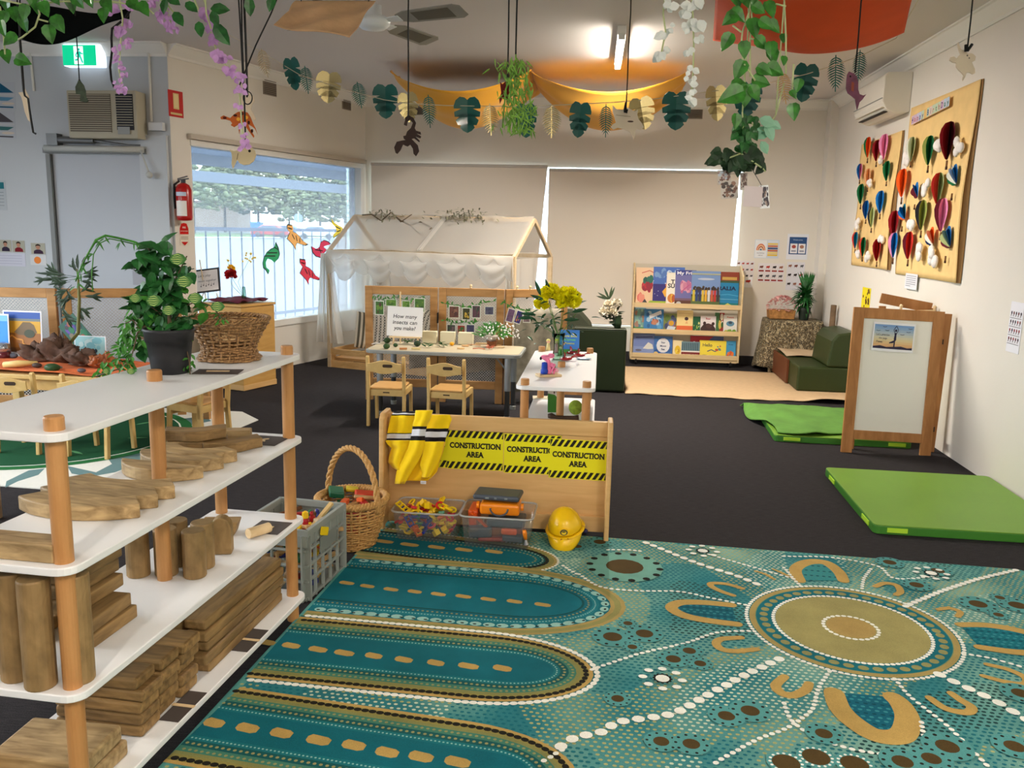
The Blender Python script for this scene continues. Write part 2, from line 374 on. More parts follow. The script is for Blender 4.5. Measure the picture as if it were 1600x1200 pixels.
# cornices
def cornice(name,p,q,n):
    b=MB(); p,q,n=V(p),V(q),V(n); pr=[(0,-.105),(.012,-.105),(.014,-.085),(.05,-.05),(.085,-.014),(.105,-.012),(.105,0),(0,0)]
    vs=[e+n*a+V((0,0,CH+h)) for e in (p,q) for a,h in pr]; k=len(pr)
    b.add(vs,[(i,(i+1)%k,k+(i+1)%k,k+i) for i in range(k)]+[tuple(range(k)),tuple(range(2*k-1,k-1,-1))]); S(b,name,TRIMW)
cornice('trim_3',(XR,YR,0),(XR,YB,0),(-1,0,0)); cornice('trim_4',(WB.x,YB,0),(XR,YB,0),(0,-1,0)); cornice('trim_5',WA,WB,WN); cornice('trim_6',(XL,YD,0),(WA.x,YD,0),(0,-1,0))
b=MB(); b.box(((WB.x+XR)/2,YB-.01,.05),(XR-WB.x,.02,.1)); S(b,'baseboard_back',plain('dark_skirting',(44,42,44),.6))
# ================================================================ lamps
TUBE=glow('fluorescent_tube',(255,246,232),60)
def batten(x,y,ang,label,power,grp=None,L=1.25):
    t=thing('ceiling_batten',label,'ceiling light',(x,y,CH),ang,grp)
    b=MB(); b.box((0,0,-.03),(.065,L,.06)); b.build('housing',TRIMW,t,bevel=.006)
    b=MB(); b.cyl((0,-L/2+.05,-.08),(0,L/2-.05,-.08),.014); b.build('tube',TUBE,t,smooth=True)
    [MB().box((0,q,-.07),(.05,.03,.05)).build('tube_holder',TRIMW,t) for q in (-L/2+.03,L/2-.03)]
    l=bpy.data.lights.new('batten_lamp','AREA'); l.shape='RECTANGLE'; l.size=.05; l.size_y=L-.1; l.energy=power; l.color=(1,.91,.81)
    o=bpy.data.objects.new('batten_lamp',l); COL.objects.link(o); o.location=(x,y,CH-.105); o.rotation_euler=(0,0,ang)
lc=Z(968,82,2.93)
batten(lc.x,lc.y,rad(1),'lit fluorescent tube light on the ceiling above the yellow cloth',80)
for k,(x,y,p) in enumerate([(-5.2,2.9,26),(1.4,.2,32),(-.8,-1.1,34),(1.5,-2.0,30),(-4.8,1.6,18)]):
    batten(x,y,0,'fluorescent tube light on the ceiling outside the picture',p,'ceiling lights out of the picture')
w=bpy.data.worlds.new('overcast'); SC.world=w; w.use_nodes=True; nt=w.node_tree; nt.nodes.clear()
o=nt.nodes.new('ShaderNodeOutputWorld'); bg=nt.nodes.new('ShaderNodeBackground'); sky=nt.nodes.new('ShaderNodeTexSky')
sky.sky_type='HOSEK_WILKIE'; sky.turbidity=8; sky.sun_direction=(-.5,-.3,.8)
mx=nt.nodes.new('ShaderNodeMix'); mx.data_type='RGBA'; mx.inputs[0].default_value=.75; nt.links.new(sky.outputs[0],mx.inputs[6]); mx.inputs[7].default_value=(.78,.89,1,1)
nt.links.new(mx.outputs[2],bg.inputs[0]); bg.inputs[1].default_value=8.0; nt.links.new(bg.outputs[0],o.inputs[0])
def portal(p,sx,sy,rot):
    l=bpy.data.lights.new('window_portal','AREA'); l.shape='RECTANGLE'; l.size=sx; l.size_y=sy; l.cycles.is_portal=True
    o=bpy.data.objects.new('window_portal',l); COL.objects.link(o); o.location=p; o.rotation_euler=rot
portal((XL-.2,(W0+W1)/2,(H0+H1)/2),H1-H0,W1-W0,(0,-PI/2,0))
pm=WA+WT*((s0+s1)/2)-WN*.3
portal((pm.x,pm.y,1.35),s1-s0,1.7,(PI/2,0,math.atan2(WT.y,WT.x)+0))
vs=SC.view_settings; vs.view_transform='Standard'; vs.look='None'; vs.gamma=1; vs.exposure=.8; vs.use_curve_mapping=False
SC.cycles.max_bounces=7; SC.cycles.diffuse_bounces=4; SC.cycles.transparent_max_bounces=12; SC.cycles.sample_clamp_indirect=6; SC.cycles.caustics_reflective=False; SC.cycles.caustics_refractive=False
SC.cycles.use_denoising=True
# ================================================================ outside
GR=plain('driveway',(86,90,100),.9,vary=.08); GRASS=plain('lawn',(72,92,44),.9,vary=.15)
OUT=-WN
def OU(s,d,z): return WA+WT*s+OUT*d+V((0,0,z))
b=MB(); 
for a,c,m in ((0,16,0),):
    b.add([OU(-150,.16,-.12),OU(250,.16,-.12),OU(250,66,-.12),OU(-150,66,-.12)],[(3,2,1,0)])
S(b,'ground_driveway',GR)
b=MB(); b.add([OU(-150,66,-.1),OU(250,66,-.1),OU(250,96,-.05),OU(-150,96,-.05)],[(3,2,1,0)]); S(b,'ground_grass',GRASS)
b=MB(); b.add([OU(-300,96,-.05),OU(400,96,-.05),OU(400,260,.0),OU(-300,260,.0)],[(3,2,1,0)]); S(b,'ground_road',plain('road',(92,95,104),.9))
b=MB()
for k in range(60):
    d0=.16+k*.045; b.add([OU(.15,d0,2.42+.012*(k%2)),OU(14,d0,2.42+.012*(k%2)),OU(14,d0+.045,2.42+.012*((k+1)%2)),OU(.15,d0+.045,2.42+.012*((k+1)%2))],[(0,1,2,3),(3,2,1,0)])
S(b,'veranda_ceiling',plain('veranda_sheet',(142,150,168),.5))
b=MB(); b.beam(OU(.15,2.9,2.40),OU(14,2.9,2.40),.1,.24); b.beam(OU(.15,1.4,2.38),OU(14,1.4,2.38),.05,.1); b.beam(OU(.15,3.9,2.2),OU(9,3.9,2.2),.08,.16); S(b,'veranda_beam',plain('veranda_beam',(92,98,114),.5))
FE=plain('blue_steel_fence',(46,62,96),.5)
f=thing('steel_fence','blue-grey steel bar fence outside the window','fence',OU(1,3.1,-.1))
b=MB(); b.beam(OU(-4,3.1,1.42),OU(12,3.1,1.42),.05,.05); b.beam(OU(-4,3.1,.1),OU(12,3.1,.1),.05,.05)
b.build('rail',FE,f,world=True)
b=MB()
for k in range(64): b.cyl(OU(-4+k*.25,3.1,-.1),OU(-4+k*.25,3.1,1.42),.012,n=6)
b.build('bar',FE,f,world=True,kind='stuff')
for s in (1.62,1.84): MB().beam(OU(s,3.05,-.1),OU(s,3.05,1.5),.1,.1).build('fence_post',FE,f,world=True)
LEAFO=[plain('foliage_far_%d'%k,c,.9,vary=.35,vscale=1.6,bump=.6,bscale=5) for k,c in enumerate([(104,110,82),(90,102,86),(120,120,90),(84,98,80)])]
g=random.Random(5)
tl=['pale tree far outside at the left edge of the window','grey-green tree far outside behind the fence','hazy tree far outside in the middle of the window','olive tree far outside above the white car','round bushy tree far outside above the kangaroo stickers','low green tree far outside right in the window']
for k,(px,d,h,r) in enumerate([(303,52,7.4,2.7),(352,64,9.5,3.6),(404,58,7.8,2.9),(452,66,7.4,3.4),(500,56,4.6,2.4),(548,68,7.4,3.4)]):
    d*=2.3; h*=2.1; r*=2.5; base=DP(px,366,d); base.z=0
    t=thing('street_tree',tl[k],'tree',base)
    MB().tube([(0,0,0),(.1,0,h*.3),(0,.1,h*.6)],[.25,.18,.1]).build('trunk',plain('bark_far_%d'%k,(70,62,56),.9),t,smooth=True)
    b=MB()
    for j in range(620):
        a=g.uniform(0,2*PI); q=r*1.05*g.random()**.6; b.ball((q*math.cos(a),q*math.sin(a),h*(.22+.78*g.random()*(1-(q/(r*1.1))**2*.6))),(r*g.uniform(.035,.09),r*g.uniform(.035,.09),r*g.uniform(.02,.055)),6,4)
    o=b.build('crown',LEAFO[k%4],t,smooth=True)
def car(px,d,col,label,ang):
    p=DP(px,372,d); p.z=0; t=thing('parked_car',label,'car',p,ang)
    cm=plain('car_paint_'+str(px),col,.25,coat=.5)
    out=[(-2.2,.35),(-2.15,.85),(-1.5,.98),(-.9,1.42),(.7,1.45),(1.35,1.0),(2.1,.85),(2.2,.35)]
    b=MB(); b.prism(out,1.7,T=Matrix.Rotation(PI/2,4,'X')@Matrix.Translation((0,0,-.85))); b.build('body',cm,t,bevel=.06)
    b=MB(); 
    for s in (-.87,.84):
        b.prism([(-1.35,.98),(-.85,1.34),(.62,1.36),(1.15,1.0)],.03,T=Matrix.Rotation(PI/2,4,'X')@Matrix.Translation((0,0,s)))
    b.build('window',plain('car_glass_'+str(px),(70,85,100),.1),t)
    for sx in (-1.35,1.35):
        for sy in (-.8,.8): MB().cyl((sx,sy-.1,.32),(sx,sy+.1,.32),.32,n=18).build('wheel',DARKP,t)
car(495,98,(190,194,200),'white car parked outside behind the steel fence',rad(15))
car(424,100,(150,30,34),'red car parked outside beyond the fence',rad(10))
car(450,104,(90,120,160),'blue-grey car parked outside between the red and the white one',rad(12))
p=DP(402,367,105); b=MB(); b.box((p.x,p.y,.8),(1.1,1.1,1.7),tx=.06,ty=.06); b.box((p.x,p.y,1.7),(1.3,1.2,.12)); b.build('rubbish_bin',plain('bin_blue',(16,84,150),.5),label='bright blue bin standing outside across the driveway',cat='bin',bevel=.03)
# street sign, back of the disc seen
p=DP(466,341,46); t=thing('street_sign','round pale street sign on a pole seen through the window','street sign',(p.x,p.y,0))
MB().cyl((0,0,0),(0,0,p.z+.35),.035,n=8).build('pole',STEEL,t)
nrm=(EYE-p).normalized(); MB().prism(circ(.24,24),.02,T=Matrix.Translation((0,0,p.z))@fr((0,0,0),nrm.cross(V((0,0,-1))),(0,0,1))).build('disc',plain('sign_pale',(110,124,138),.4),t)
# brick flats across the street
for k,(px,w_,h_,c) in enumerate([(315,9,3.6,(205,180,165)),(575,4,5.6,(205,70,60))]):
    p=DP(px,366,170); w_*=2; h_*=1.6; p.z=0; b=MB().box((p.x,p.y,h_/2),(w_,6,h_)); 
    t=thing('street_building',['pale low house across the street left in the window','white shop front with a red band across the street'][k],'building',p)
    MB().box((0,0,h_/2),(w_,6,h_)).build('wall',plain('street_wall_%d'%k,[(120,104,94),(190,190,190)][k],.8),t)
    MB().box((0,0,h_-.3 if k==0 else 3.2),(w_+.4,6.4,.5)).build('roof',plain('street_roof_%d'%k,[(84,58,50),(150,44,36)][k],.8),t)
# ================================================================ materials of things
POST=wood('beech_post',(176,124,72),(194,144,90),.45,(3,3,1.2),vary=.03)
PINE=wood('pine',(206,160,98),(226,186,128),.5,(3,1.2,14),vary=.05)
PINEX=wood('pine_frame',(158,112,62),(190,144,90),.5,(1.2,14,6),vary=.08)
PLY=wood('birch_ply',(208,164,104),(222,182,124),.5,(1,1,9),vary=.03)
OLDW=wood('worn_block',(112,88,54),(160,128,82),.6,(2.5,14,14),vary=.16)
OLDY=wood('worn_block_y',(102,78,46),(162,128,80),.6,(14,2.5,14),vary=.16)
OLDZ=wood('worn_block_z',(120,96,60),(156,126,82),.6,(9,9,5),vary=.14)
OLDL=wood('worn_block_light',(132,106,68),(192,164,118),.6,(16,3,16),vary=.1)
PLYL=wood('shelf_birch_pale',(214,186,138),(228,204,158),.5,(1,1,9),vary=.0)
PALEW=wood('pale_wood',(214,184,138),(230,204,162),.5,(4,4,8),vary=.06)
EASW=wood('easel_wood',(160,106,56),(188,132,78),.45,(8,8,1.5),vary=.04)
# ---------------------------------------------------------------- big white shelf
O1=V((-1.221,1.749,0)); A1=rad(86.9); D1=V((math.cos(A1),math.sin(A1),0)); N1=V((-D1.y,D1.x,0))
def SH(u,v,h): return O1+D1*u+N1*v+V((0,0,h))
LV=(.104,.412,.724,1.036)
def open_shelf(label,O,ang,L,W,levels,grp=None,pr=.022,over=.045,cap=.032,th=.02):
    t=thing('open_shelf',label,'shelf',O,ang,grp)
    for h in levels:
        b=MB(); b.prism(rrect(L+2*over,W+2*over,.045,5,L/2,W/2),th,z0=h-th); b.build('shelf_board',WHITE,t,bevel=.003,angle=50)
    for (x,y) in ((0,0),(L,0),(0,W),(L,W),(L/2,W/2)):
        b=MB(); top=levels[-1]+cap; b.lathe([(pr*.9,0),(pr,.004),(pr,top-.004),(pr*.9,top)],(x,y,0),20); b.build('post',POST,t,smooth=False,bevel=0)
        for pl in t.children[-1:]: pass
    return t
open_shelf('long white four-tier shelf with round beech posts full of wooden blocks',O1,A1,1.238,.28,LV)
def put(mb,name,mat,u,v,h,rz,label,cat,group=None,bevel=.004,smooth=False,kindm=None):
    o=mb.build(name,mat,label=label,cat=cat,group=group,origin=(0,0,0),bevel=bevel,smooth=smooth)
    p=SH(u,v,h+.0005); o.location=p; o.rotation_euler=(0,0,A1+rz); return o
def arcb(ro,ri,a0,a1,h,n=14):
    o=[(ro*math.cos(a0+(a1-a0)*k/n),ro*math.sin(a0+(a1-a0)*k/n)) for k in range(n+1)]+[(ri*math.cos(a1+(a0-a1)*k/n),ri*math.sin(a1+(a0-a1)*k/n)) for k in range(n+1)]
    return MB().prism(o,h)
h=LV[2]
put(MB().box((.035,.17,.0225),(.07,.34,.045)),'wooden_block',OLDL,-.022,.012,h,0,'long worn rectangular block at the near end of the second shelf','block')
for k,(u,lab) in enumerate([(.345,'nearest'),(.43,'middle'),(.515,'farthest')]):
    m=arcb(.30,.215,rad(150),rad(222),.04); put(m,'curved_block',OLDL,u+.2,.19,h,rad(-4),lab+' of three large nested curved blocks on the second shelf','block','large curved blocks')
for k,(u,lab) in enumerate([(.66,'nearest'),(.76,'middle'),(.85,'farthest')]):
    if k==0: m=MB().prism([(.17*math.cos(rad(a)),.17*math.sin(rad(a))) for a in range(120,241,8)],.04)
    else: m=arcb(.17,.095,rad(115),rad(245),.04)
    put(m,'curved_block',OLDL,u+.12,.17,h,rad(-5),lab+' of three smaller rounded blocks behind the middle post','block','smaller curved blocks')
def wavy(L,w,h,amp=.018):
    n=12; up=[(-L/2+L*k/n,w/2-amp*math.cos(PI*2*(k/n)-PI)*1-amp) for k in range(n+1)]; lo=[(-L/2+L*k/n,-w/2-amp*math.cos(PI*2*(k/n)-PI)-amp) for k in range(n,-1,-1)]
    return MB().prism(up+lo,h)
put(wavy(.2,.075,.036),'wavy_block',OLDW,1.02,.24,h,rad(-62),'lower wavy block of the stack of two on the second shelf','block')
put(wavy(.2,.075,.036),'wavy_block',OLDW,1.02,.245,h+.037,rad(-62),'upper wavy block of the stack of two on the second shelf','block')
put(wavy(.2,.07,.036),'wavy_block',OLDW,1.04,.125,h,rad(-50),'single wavy block lying next to the stacked pair','block')
put(MB().lathe([(.05,0),(.05,.035)],n=20),'round_block',OLDL,1.13,.28,h,0,'small round block behind the wavy blocks','block')
put(MB().box((0,0,.02),(.05,.09,.04)),'small_block',OLDL,1.16,.16,h,.3,'small pinkish square block by the far corner of the second shelf','block')
DARKC=plain('dark_card',(74,66,62),.6)
def label_card(u,v,h,rz,shape,lab,w=.13,d=.075):
    t=thing('picture_card',lab,'card',SH(u,v,h+.0008),A1+rz)
    MB().box((0,0,.0008),(d,w,.0016)).build('card',DARKC,t)
    m=MB(); 
    if shape=='long': m.box((0,0,.0028),(.012,.07,.002))
    elif shape=='arc': m.prism(arc2,.002,z0=.0018)
    else: m.box((0,0,.0028),(.014,.03,.002))
    m.build('picture',PALEW,t)
arc2=[(.022*math.cos(rad(a)),.022*math.sin(rad(a))) for a in range(0,181,20)]+[(.01*math.cos(rad(a)),.01*math.sin(rad(a))) for a in range(180,-1,-20)]
label_card(1.17,.055,LV[2],0,'arc','dark picture card on the second shelf beside the far front post',.12,.13)
label_card(1.12,.03,LV[1],0,'small','dark picture card on the third shelf beside the lying dowel',.12,.13)
label_card(.81,.04,LV[3],rad(15),'long','dark picture card on the shelf top in front of the wicker basket',.14,.09)
label_card(.44,-.012,LV[0],0,'long','dark picture card under the brick stack edge on the bottom shelf',.06,.16)
label_card(.86,-.012,LV[0],0,'long','dark picture card beside the long planks on the bottom shelf',.06,.16)
h=LV[1]
for (u,v,lab) in [(.02,.235,'leftmost'),(.01,.155,'second from the left'),(-.012,.075,'third from the left'),(.03,.005,'nearest to the front post')]:
    put(MB().lathe([(.034,0),(.036,.004),(.036,.266),(.034,.27)],n=22),'wooden_cylinder',OLDZ,u,v,h,0,lab+' of the tall wooden cylinders standing on the third shelf','cylinder','tall wooden cylinders',bevel=0)
for (u,v,lab) in [(.63,.235,'back left'),(.655,.155,'front left'),(.66,.062,'nearest'),(.735,.075,'right hand'),(.735,.165,'back right')]:
    put(MB().lathe([(.0335,0),(.0355,.004),(.0355,.146),(.0335,.15)],n=22),'wooden_cylinder',OLDZ,u,v,h,0,lab+' of the short wooden cylinders by the middle post','cylinder','short wooden cylinders',bevel=0)
z=h
for k,(u,v,L,w,r,nm) in enumerate([(.27,.11,.19,.085,0,'bottom'),(.26,.115,.19,.08,.03,'second'),(.29,.17,.21,.09,0,'third'),(.30,.19,.22,.085,-.02,'fourth'),(.31,.18,.22,.08,.02,'top')]):
    put(MB().box((0,0,.0185),(L,w,.037)),'wooden_block',OLDW,u,v,z,r,nm+' block of the pile next to the tall cylinders on the third shelf','block','pile on the third shelf'); z+=.0378
put(MB().box((0,0,.0185),(.2,.08,.037)),'wooden_block',OLDW,.25,.275,h,0,'worn block behind the pile on the third shelf','block')
m=MB(); o=[(-.034,0),(.034,0),(.034,.085)]+[(.034*math.cos(rad(a)),.085+.042*math.sin(rad(a))) for a in range(15,180,15)]+[(-.034,.085)]
put(m.prism(o,.05,T=Matrix.Rotation(PI/2,4,'X')),'arched_block',OLDZ,.885,.085,h,rad(-72),'upright worn block with an arched top on the third shelf','block')
m=MB().prism([(-.05,0),(.05,0),(.065,.05),(-.065,.05)],.07,T=Matrix.Rotation(PI/2,4,'X')@Matrix.Translation((0,0,-.035)))
put(m,'boat_shaped_block',OLDW,1.03,.17,h,rad(-75),'boat shaped worn block behind the arched block','block')
m=MB().cyl((-.045,0,.019),(.045,0,.019),.0185,n=20); put(m,'dowel',PALEW,1.035,.03,h,rad(-28),'short pale wooden dowel lying on the third shelf','dowel',bevel=.002)
c=Card(RZ(A1+.3,SH(1.0,.21,h+.003)),.07,.05,(230,230,235)); c.r(.1,.1,.5,.9,(90,110,150)); c.r(.55,.2,.9,.8,(60,60,70)); c.build('photo_print',PRINT,label='small photo print lying behind the arched block',cat='photo')
# bottom shelf
h=LV[0]; bw,bh,bl=.098,.0345,.26
nl=[5,5,5]; nm=['first','second','third']; ord_=['bottom','second','third','fourth','top']
for cidx in range(3):
    for k in range(nl[cidx]):
        put(MB().box((0,0,bh/2),(bw-.002,bl,bh-.001)),'wooden_brick',OLDY,.315+cidx*.103+rnd.uniform(-.004,.004),.14+rnd.uniform(-.014,.014),h+k*(bh+.0008),rnd.uniform(-.03,.03),
            f'{ord_[k]} brick in the {nm[cidx]} column of the brick stack on the bottom shelf','block','brick stack on the bottom shelf',bevel=.008)
put(MB().box((0,0,bh/2),(.14,.2,bh)),'wooden_brick',OLDW,.32,.27,h+2*bh,.1,'brick sticking out at the back of the brick stack','block') if 0 else None
pl=['bottom','second','third','fourth','top']
for k in range(5):
    put(MB().box((0,0,.016),(rnd.uniform(.54,.57),.075,.032)),'wooden_plank',OLDW,.90+rnd.uniform(-.012,.012),.052+rnd.uniform(-.009,.009),h+k*.0345,rnd.uniform(-.012,.012),pl[k]+' plank of the long stack on the bottom shelf','plank','long planks',bevel=.007)
for k in range(5):
    put(MB().box((0,0,.017),(.6,.075,.034)),'wooden_plank',OLDW,.89,.145+rnd.uniform(-.003,.003),h+k*.0345,0,pl[k]+' plank of the back row on the bottom shelf','plank','long planks at the back',bevel=.004)
for k,(u,v,nm_) in enumerate([(.115,.13,'lower'),(.10,.135,'upper')]):
    put(MB().box((0,0,.0225),(.17,.25,.045)),'wooden_slab',OLDL,u,v,h+k*.046,.05*k,nm_+' of two wide slabs at the near end of the bottom shelf','block',bevel=.008)
put(MB().box((0,0,.0225),(.1,.2,.045)),'wooden_slab',OLDL,-.0,.23,h,.0,'worn slab at the near left corner of the bottom shelf','block',bevel=.008)
# ---------------------------------------------------------------- wicker
WICK=wood('wicker',(84,54,30),(186,144,94),.6,(60,60,60),vary=.02)
WICKL=wood('wicker_light',(176,128,70),(212,168,104),.6,(40,40,40),vary=.02)
def wick(profile,rows,stakes,amp,rad_,mat,parent,skip=None,n=96,sx=1,sy=1,name='woven_wall'):
    b=MB()
    def R(t):
        s=t*(len(profile)-1); i=min(int(s),len(profile)-2); f=s-i
        return profile[i][0]*(1-f)+profile[i+1][0]*f, profile[i][1]*(1-f)+profile[i+1][1]*f
    for k in range(rows):
        r,z=R((k+.5)/rows); ph=PI*(k%2)
        pts=[((r+amp*math.cos(stakes/2*a+ph))*math.cos(a)*sx,(r+amp*math.cos(stakes/2*a+ph))*math.sin(a)*sy,z+.0015*math.sin(3*a+k)) for a in [2*PI*j/n for j in range(n)]]
        b.tube(pts,rad_,5,closed=True)
    for j in range(stakes):
        a=2*PI*j/stakes; b.tube([(R(q/6)[0]*math.cos(a)*sx,R(q/6)[0]*math.sin(a)*sy,R(q/6)[1]) for q in range(7)],rad_*1.1,5)
    return b.build(name,mat,parent,smooth=True)
def twist_rim(r,z,mat,parent,rr=.007,sx=1,sy=1,name='rim',tw=16):
    b=MB()
    for s in range(3):
        pts=[((r+rr*math.cos(tw*a+s*2.09))*math.cos(a)*sx,(r+rr*math.cos(tw*a+s*2.09))*math.sin(a)*sy,z+rr*math.sin(tw*a+s*2.09)) for a in [2*PI*j/144 for j in range(144)]]
        b.tube(pts,rr*.75,5,closed=True)
    return b.build(name,mat,parent,smooth=True)
p=Z(357,562,LV[3]); t=thing('wicker_basket','flared brown wicker bowl basket on the white shelf top','basket',(p.x,p.y+.01,LV[3]))
wick([(.104,.004),(.098,.012),(.086,.035),(.088,.05),(.104,.085),(.122,.115),(.137,.142)],17,22,.0052,.0040,WICK,t)
twist_rim(.134,.143,WICK,t,.0055); MB().lathe([(.0,.002),(.1,.002),(.1,.008),(0,.008)],n=30,caps=False).build('base',WICK,t)
# pot plant on the shelf
p=Z(264,583,LV[3]); PC=V((p.x,p.y+.012,LV[3]))
t=thing('potted_plant','leafy green artificial plant in a black pot on the white shelf top','plant',PC)
POTM=plain('black_pot',(38,38,41),.55)
MB().lathe([(.052,0),(.056,.004),(.062,.05),(.068,.1),(.072,.1),(.075,.13),(.077,.132),(.077,.14),(.071,.14),(.066,.1),(.05,.02),(0,.02)],n=30,caps=False).build('pot',POTM,t,smooth=True)
MB().lathe([(0,.112),(.066,.112)],n=24,caps=False).build('soil',plain('soil',(40,32,26),.95),t)
LG=plain('leaf_green',(34,92,40),.45,vary=.45,vscale=25); LG2=plain('leaf_mid',(62,128,44),.45,vary=.4,vscale=30); LG3=plain('leaf_lime',(150,190,70),.45,vary=.3,vscale=60); STEM=plain('stem_green',(92,128,62),.5); TWIG=plain('twig_brown',(92,76,56),.7)
def loc_(x,y,d0=None): # point of the plant seen at x,y, near the plant's own depth
    q=DP(x,y,(PC-EYE).dot(CW)+(d0 or 0)); return q
g=random.Random(3)
b=MB()
b.tube([PC+V((0,0,.1)),PC+V((.005,0,.2)),loc_(262,470),loc_(250,430),loc_(238,400),loc_(230,385)],[.007,.006,.005,.004,.003,.002],6)
for a in ([(262,520),(250,490),(225,470),(205,465)],[(262,520),(285,480),(310,470),(330,478),(350,500)],[(262,520),(262,460),(280,425),(292,400)],[(262,518),(235,500),(215,520),(205,560),(190,575),(150,588)],[(262,518),(280,515),(290,540),(296,565),(297,585)],[(258,520),(222,520),(208,500),(196,505)]):
    b.tube([loc_(x,y,-.03 if k>1 else 0) for k,(x,y) in enumerate(a)],.0022,5)
b.build('stem',TWIG,t,smooth=True,world=True)
def leafcloud(b,pts,n,L,w,kind,up=(0,0,1),spread=10,dd=.04,down=0,seed=1):
    g=random.Random(seed)
    for k in range(n):
        s=g.random()*(len(pts)-1); i=int(s); f=s-i; x=pts[i][0]*(1-f)+pts[i+1][0]*f+g.uniform(-spread,spread); y=pts[i][1]*(1-f)+pts[i+1][1]*f+g.uniform(-spread,spread)
        q=loc_(x,y,g.uniform(-dd,dd)); d=V((g.uniform(-1,1),g.uniform(-1,.5),g.uniform(-.9,.6)-down)); b.leaf(q,d,(g.uniform(-.3,.3),-.6,1),L*g.uniform(.7,1.2),w*g.uniform(.7,1.15),kind=kind)
b=MB(); leafcloud(b,[(262,520),(255,470),(248,430),(236,400)],110,.052,.038,'heart',spread=26,seed=1); leafcloud(b,[(262,515),(225,490),(200,470)],26,.048,.034,'heart',spread=14,seed=2); leafcloud(b,[(250,470),(275,440),(290,415)],28,.046,.034,'heart',spread=14,seed=3); leafcloud(b,[(225,545),(240,560)],5,.05,.04,'heart',spread=8,dd=.0,seed=9)
leafcloud(b,[(262,515),(285,490),(262,500)],26,.05,.036,'heart',spread=18,seed=21)
b.build('dark_leaves',LG,t,world=True,kind='stuff',label='dark green heart shaped leaves')
b=MB(); leafcloud(b,[(210,480),(300,470),(320,480)],22,.044,.03,'oval',spread=18,dd=.06,seed=4); leafcloud(b,[(205,500),(200,540),(190,565),(150,585)],80,.026,.013,'oval',spread=12,down=.4,seed=5); leafcloud(b,[(285,530),(294,560),(297,585)],34,.022,.012,'oval',spread=7,down=.5,seed=6); leafcloud(b,[(310,470),(335,485),(350,500)],22,.022,.01,'oval',spread=7,seed=7)
leafcloud(b,[(225,490),(205,520),(195,560)],120,.034,.014,'oval',spread=18,down=.3,seed=25)
b.build('light_leaves',LG2,t,world=True,kind='stuff',label='lighter trailing leaves')
b=MB()
for (x,y,r) in [(278,405,.026),(288,440,.026),(241,470,.026),(264,485,.022),(305,466,.024),(340,479,.022),(212,466,.02),(205,580,.014),(166,580,.012)]:
    q=loc_(x,y,-.07); m=fr(q,CR,CU); b.rgb(54,110,44); b.flat([(r*1.05,0),(r*.6,r*.55),(0,r*.72),(-r*.7,r*.5),(-r,0),(-r*.7,-r*.5),(0,-r*.72),(r*.6,-r*.55)],0,m)
    for k in range(-2,3): b.rgb(186,204,120); b.flat([(-r*.8+abs(k)*r*.15,r*.22*k-.03*r),(-r*.8+abs(k)*r*.15,r*.22*k+.03*r),(0,r*.28*k+.05*r),(r*.75-abs(k)*r*.12,r*.14*k),(0,r*.28*k-.05*r)],.0006,m)
b.build('striped_leaves',PRINT,t,world=True,solid=.0006,label='pale striped leaves')
b=MB()
AR=[(225,385),(210,378),(185,372),(165,368),(150,375),(140,392),(130,410),(122,428),(118,440)]
b.tube([loc_(x,y,.1) for x,y in AR],[.004]*5+[.003,.0025,.002,.002],6); b.tube([loc_(x+6,y+5,.12) for x,y in AR[:6]]+[loc_(143,430,.1),loc_(145,455,.1)],.002,5)
for k in range(26):
    i=g.randrange(1,len(AR)); b.leaf(loc_(AR[i][0]+g.uniform(-3,6),AR[i][1]+g.uniform(0,8),.1),(g.uniform(-1,.4),0,g.uniform(-1,.2)),(0,-1,.4),.03,.006,kind='blade')
b.build('arching_stem',LG2,t,world=True,smooth=True)
# ================================================================ dot painting rug
def rugmat():
    m,nt,b,o=nmat('print_rug_pile'); a=N(nt,'Attribute',attribute_name='Col'); tc=N(nt,'TexCoord')
    n=N(nt,'TexNoise',i_Scale=5.,i_Detail=6.,i_Roughness=.65); n2=N(nt,'TexNoise',i_Scale=420.,i_Detail=1.)
    nt.links.new(tc.outputs['Object'],n.inputs['Vector']); nt.links.new(tc.outputs['Object'],n2.inputs['Vector'])
    ad=N(nt,'Math',operation='ADD'); nt.links.new(n.outputs['Fac'],ad.inputs[0]); nt.links.new(n2.outputs['Fac'],ad.inputs[1])
    mr=N(nt,'MapRange'); mr.inputs[1].default_value=.6; mr.inputs[2].default_value=1.4; mr.inputs[3].default_value=.62; mr.inputs[4].default_value=1.08; nt.links.new(ad.outputs[0],mr.inputs[0])
    hs=N(nt,'HueSaturation'); nt.links.new(mr.outputs[0],hs.inputs['Value']); nt.links.new(a.outputs['Color'],hs.inputs['Color']); nt.links.new(hs.outputs[0],b.inputs['Base Color'])
    b.inputs['Roughness'].default_value=.9; b.inputs['Specular IOR Level'].default_value=.15
    return m
RUGM=rugmat(); RT=.011
RC=V((-1.085,4.135,0)); RA=rad(-2.7); RX=V((math.cos(RA),math.sin(RA),0)); RY=V((-RX.y,RX.x,0)); RW,RD=3.05,3.0
def rinv(q): d=V((q.x,q.y,0))-RC; return d.dot(RX),-d.dot(RY)        # rug coordinates: x right, y towards the viewer
def rp(x,y): return rinv(Z(x,y,RT))
def rw(x,y,z=0): p=RC+RX*x-RY*y; return (p.x,p.y,z)
rg=MB(); g=random.Random(8)
TEAL=(34,128,136); TEALD=(12,92,104); TEALL=(104,168,158); TAN=(176,154,92); OCH=(196,162,92); WHT=(255,255,244); BLK=(32,30,24); BRN=(84,66,34); PAL=(156,204,194)
bdr=rrect(RW,RD,.04,4,RW/2,RD/2)
rg.rgb((92,160,152)); rg.T=None
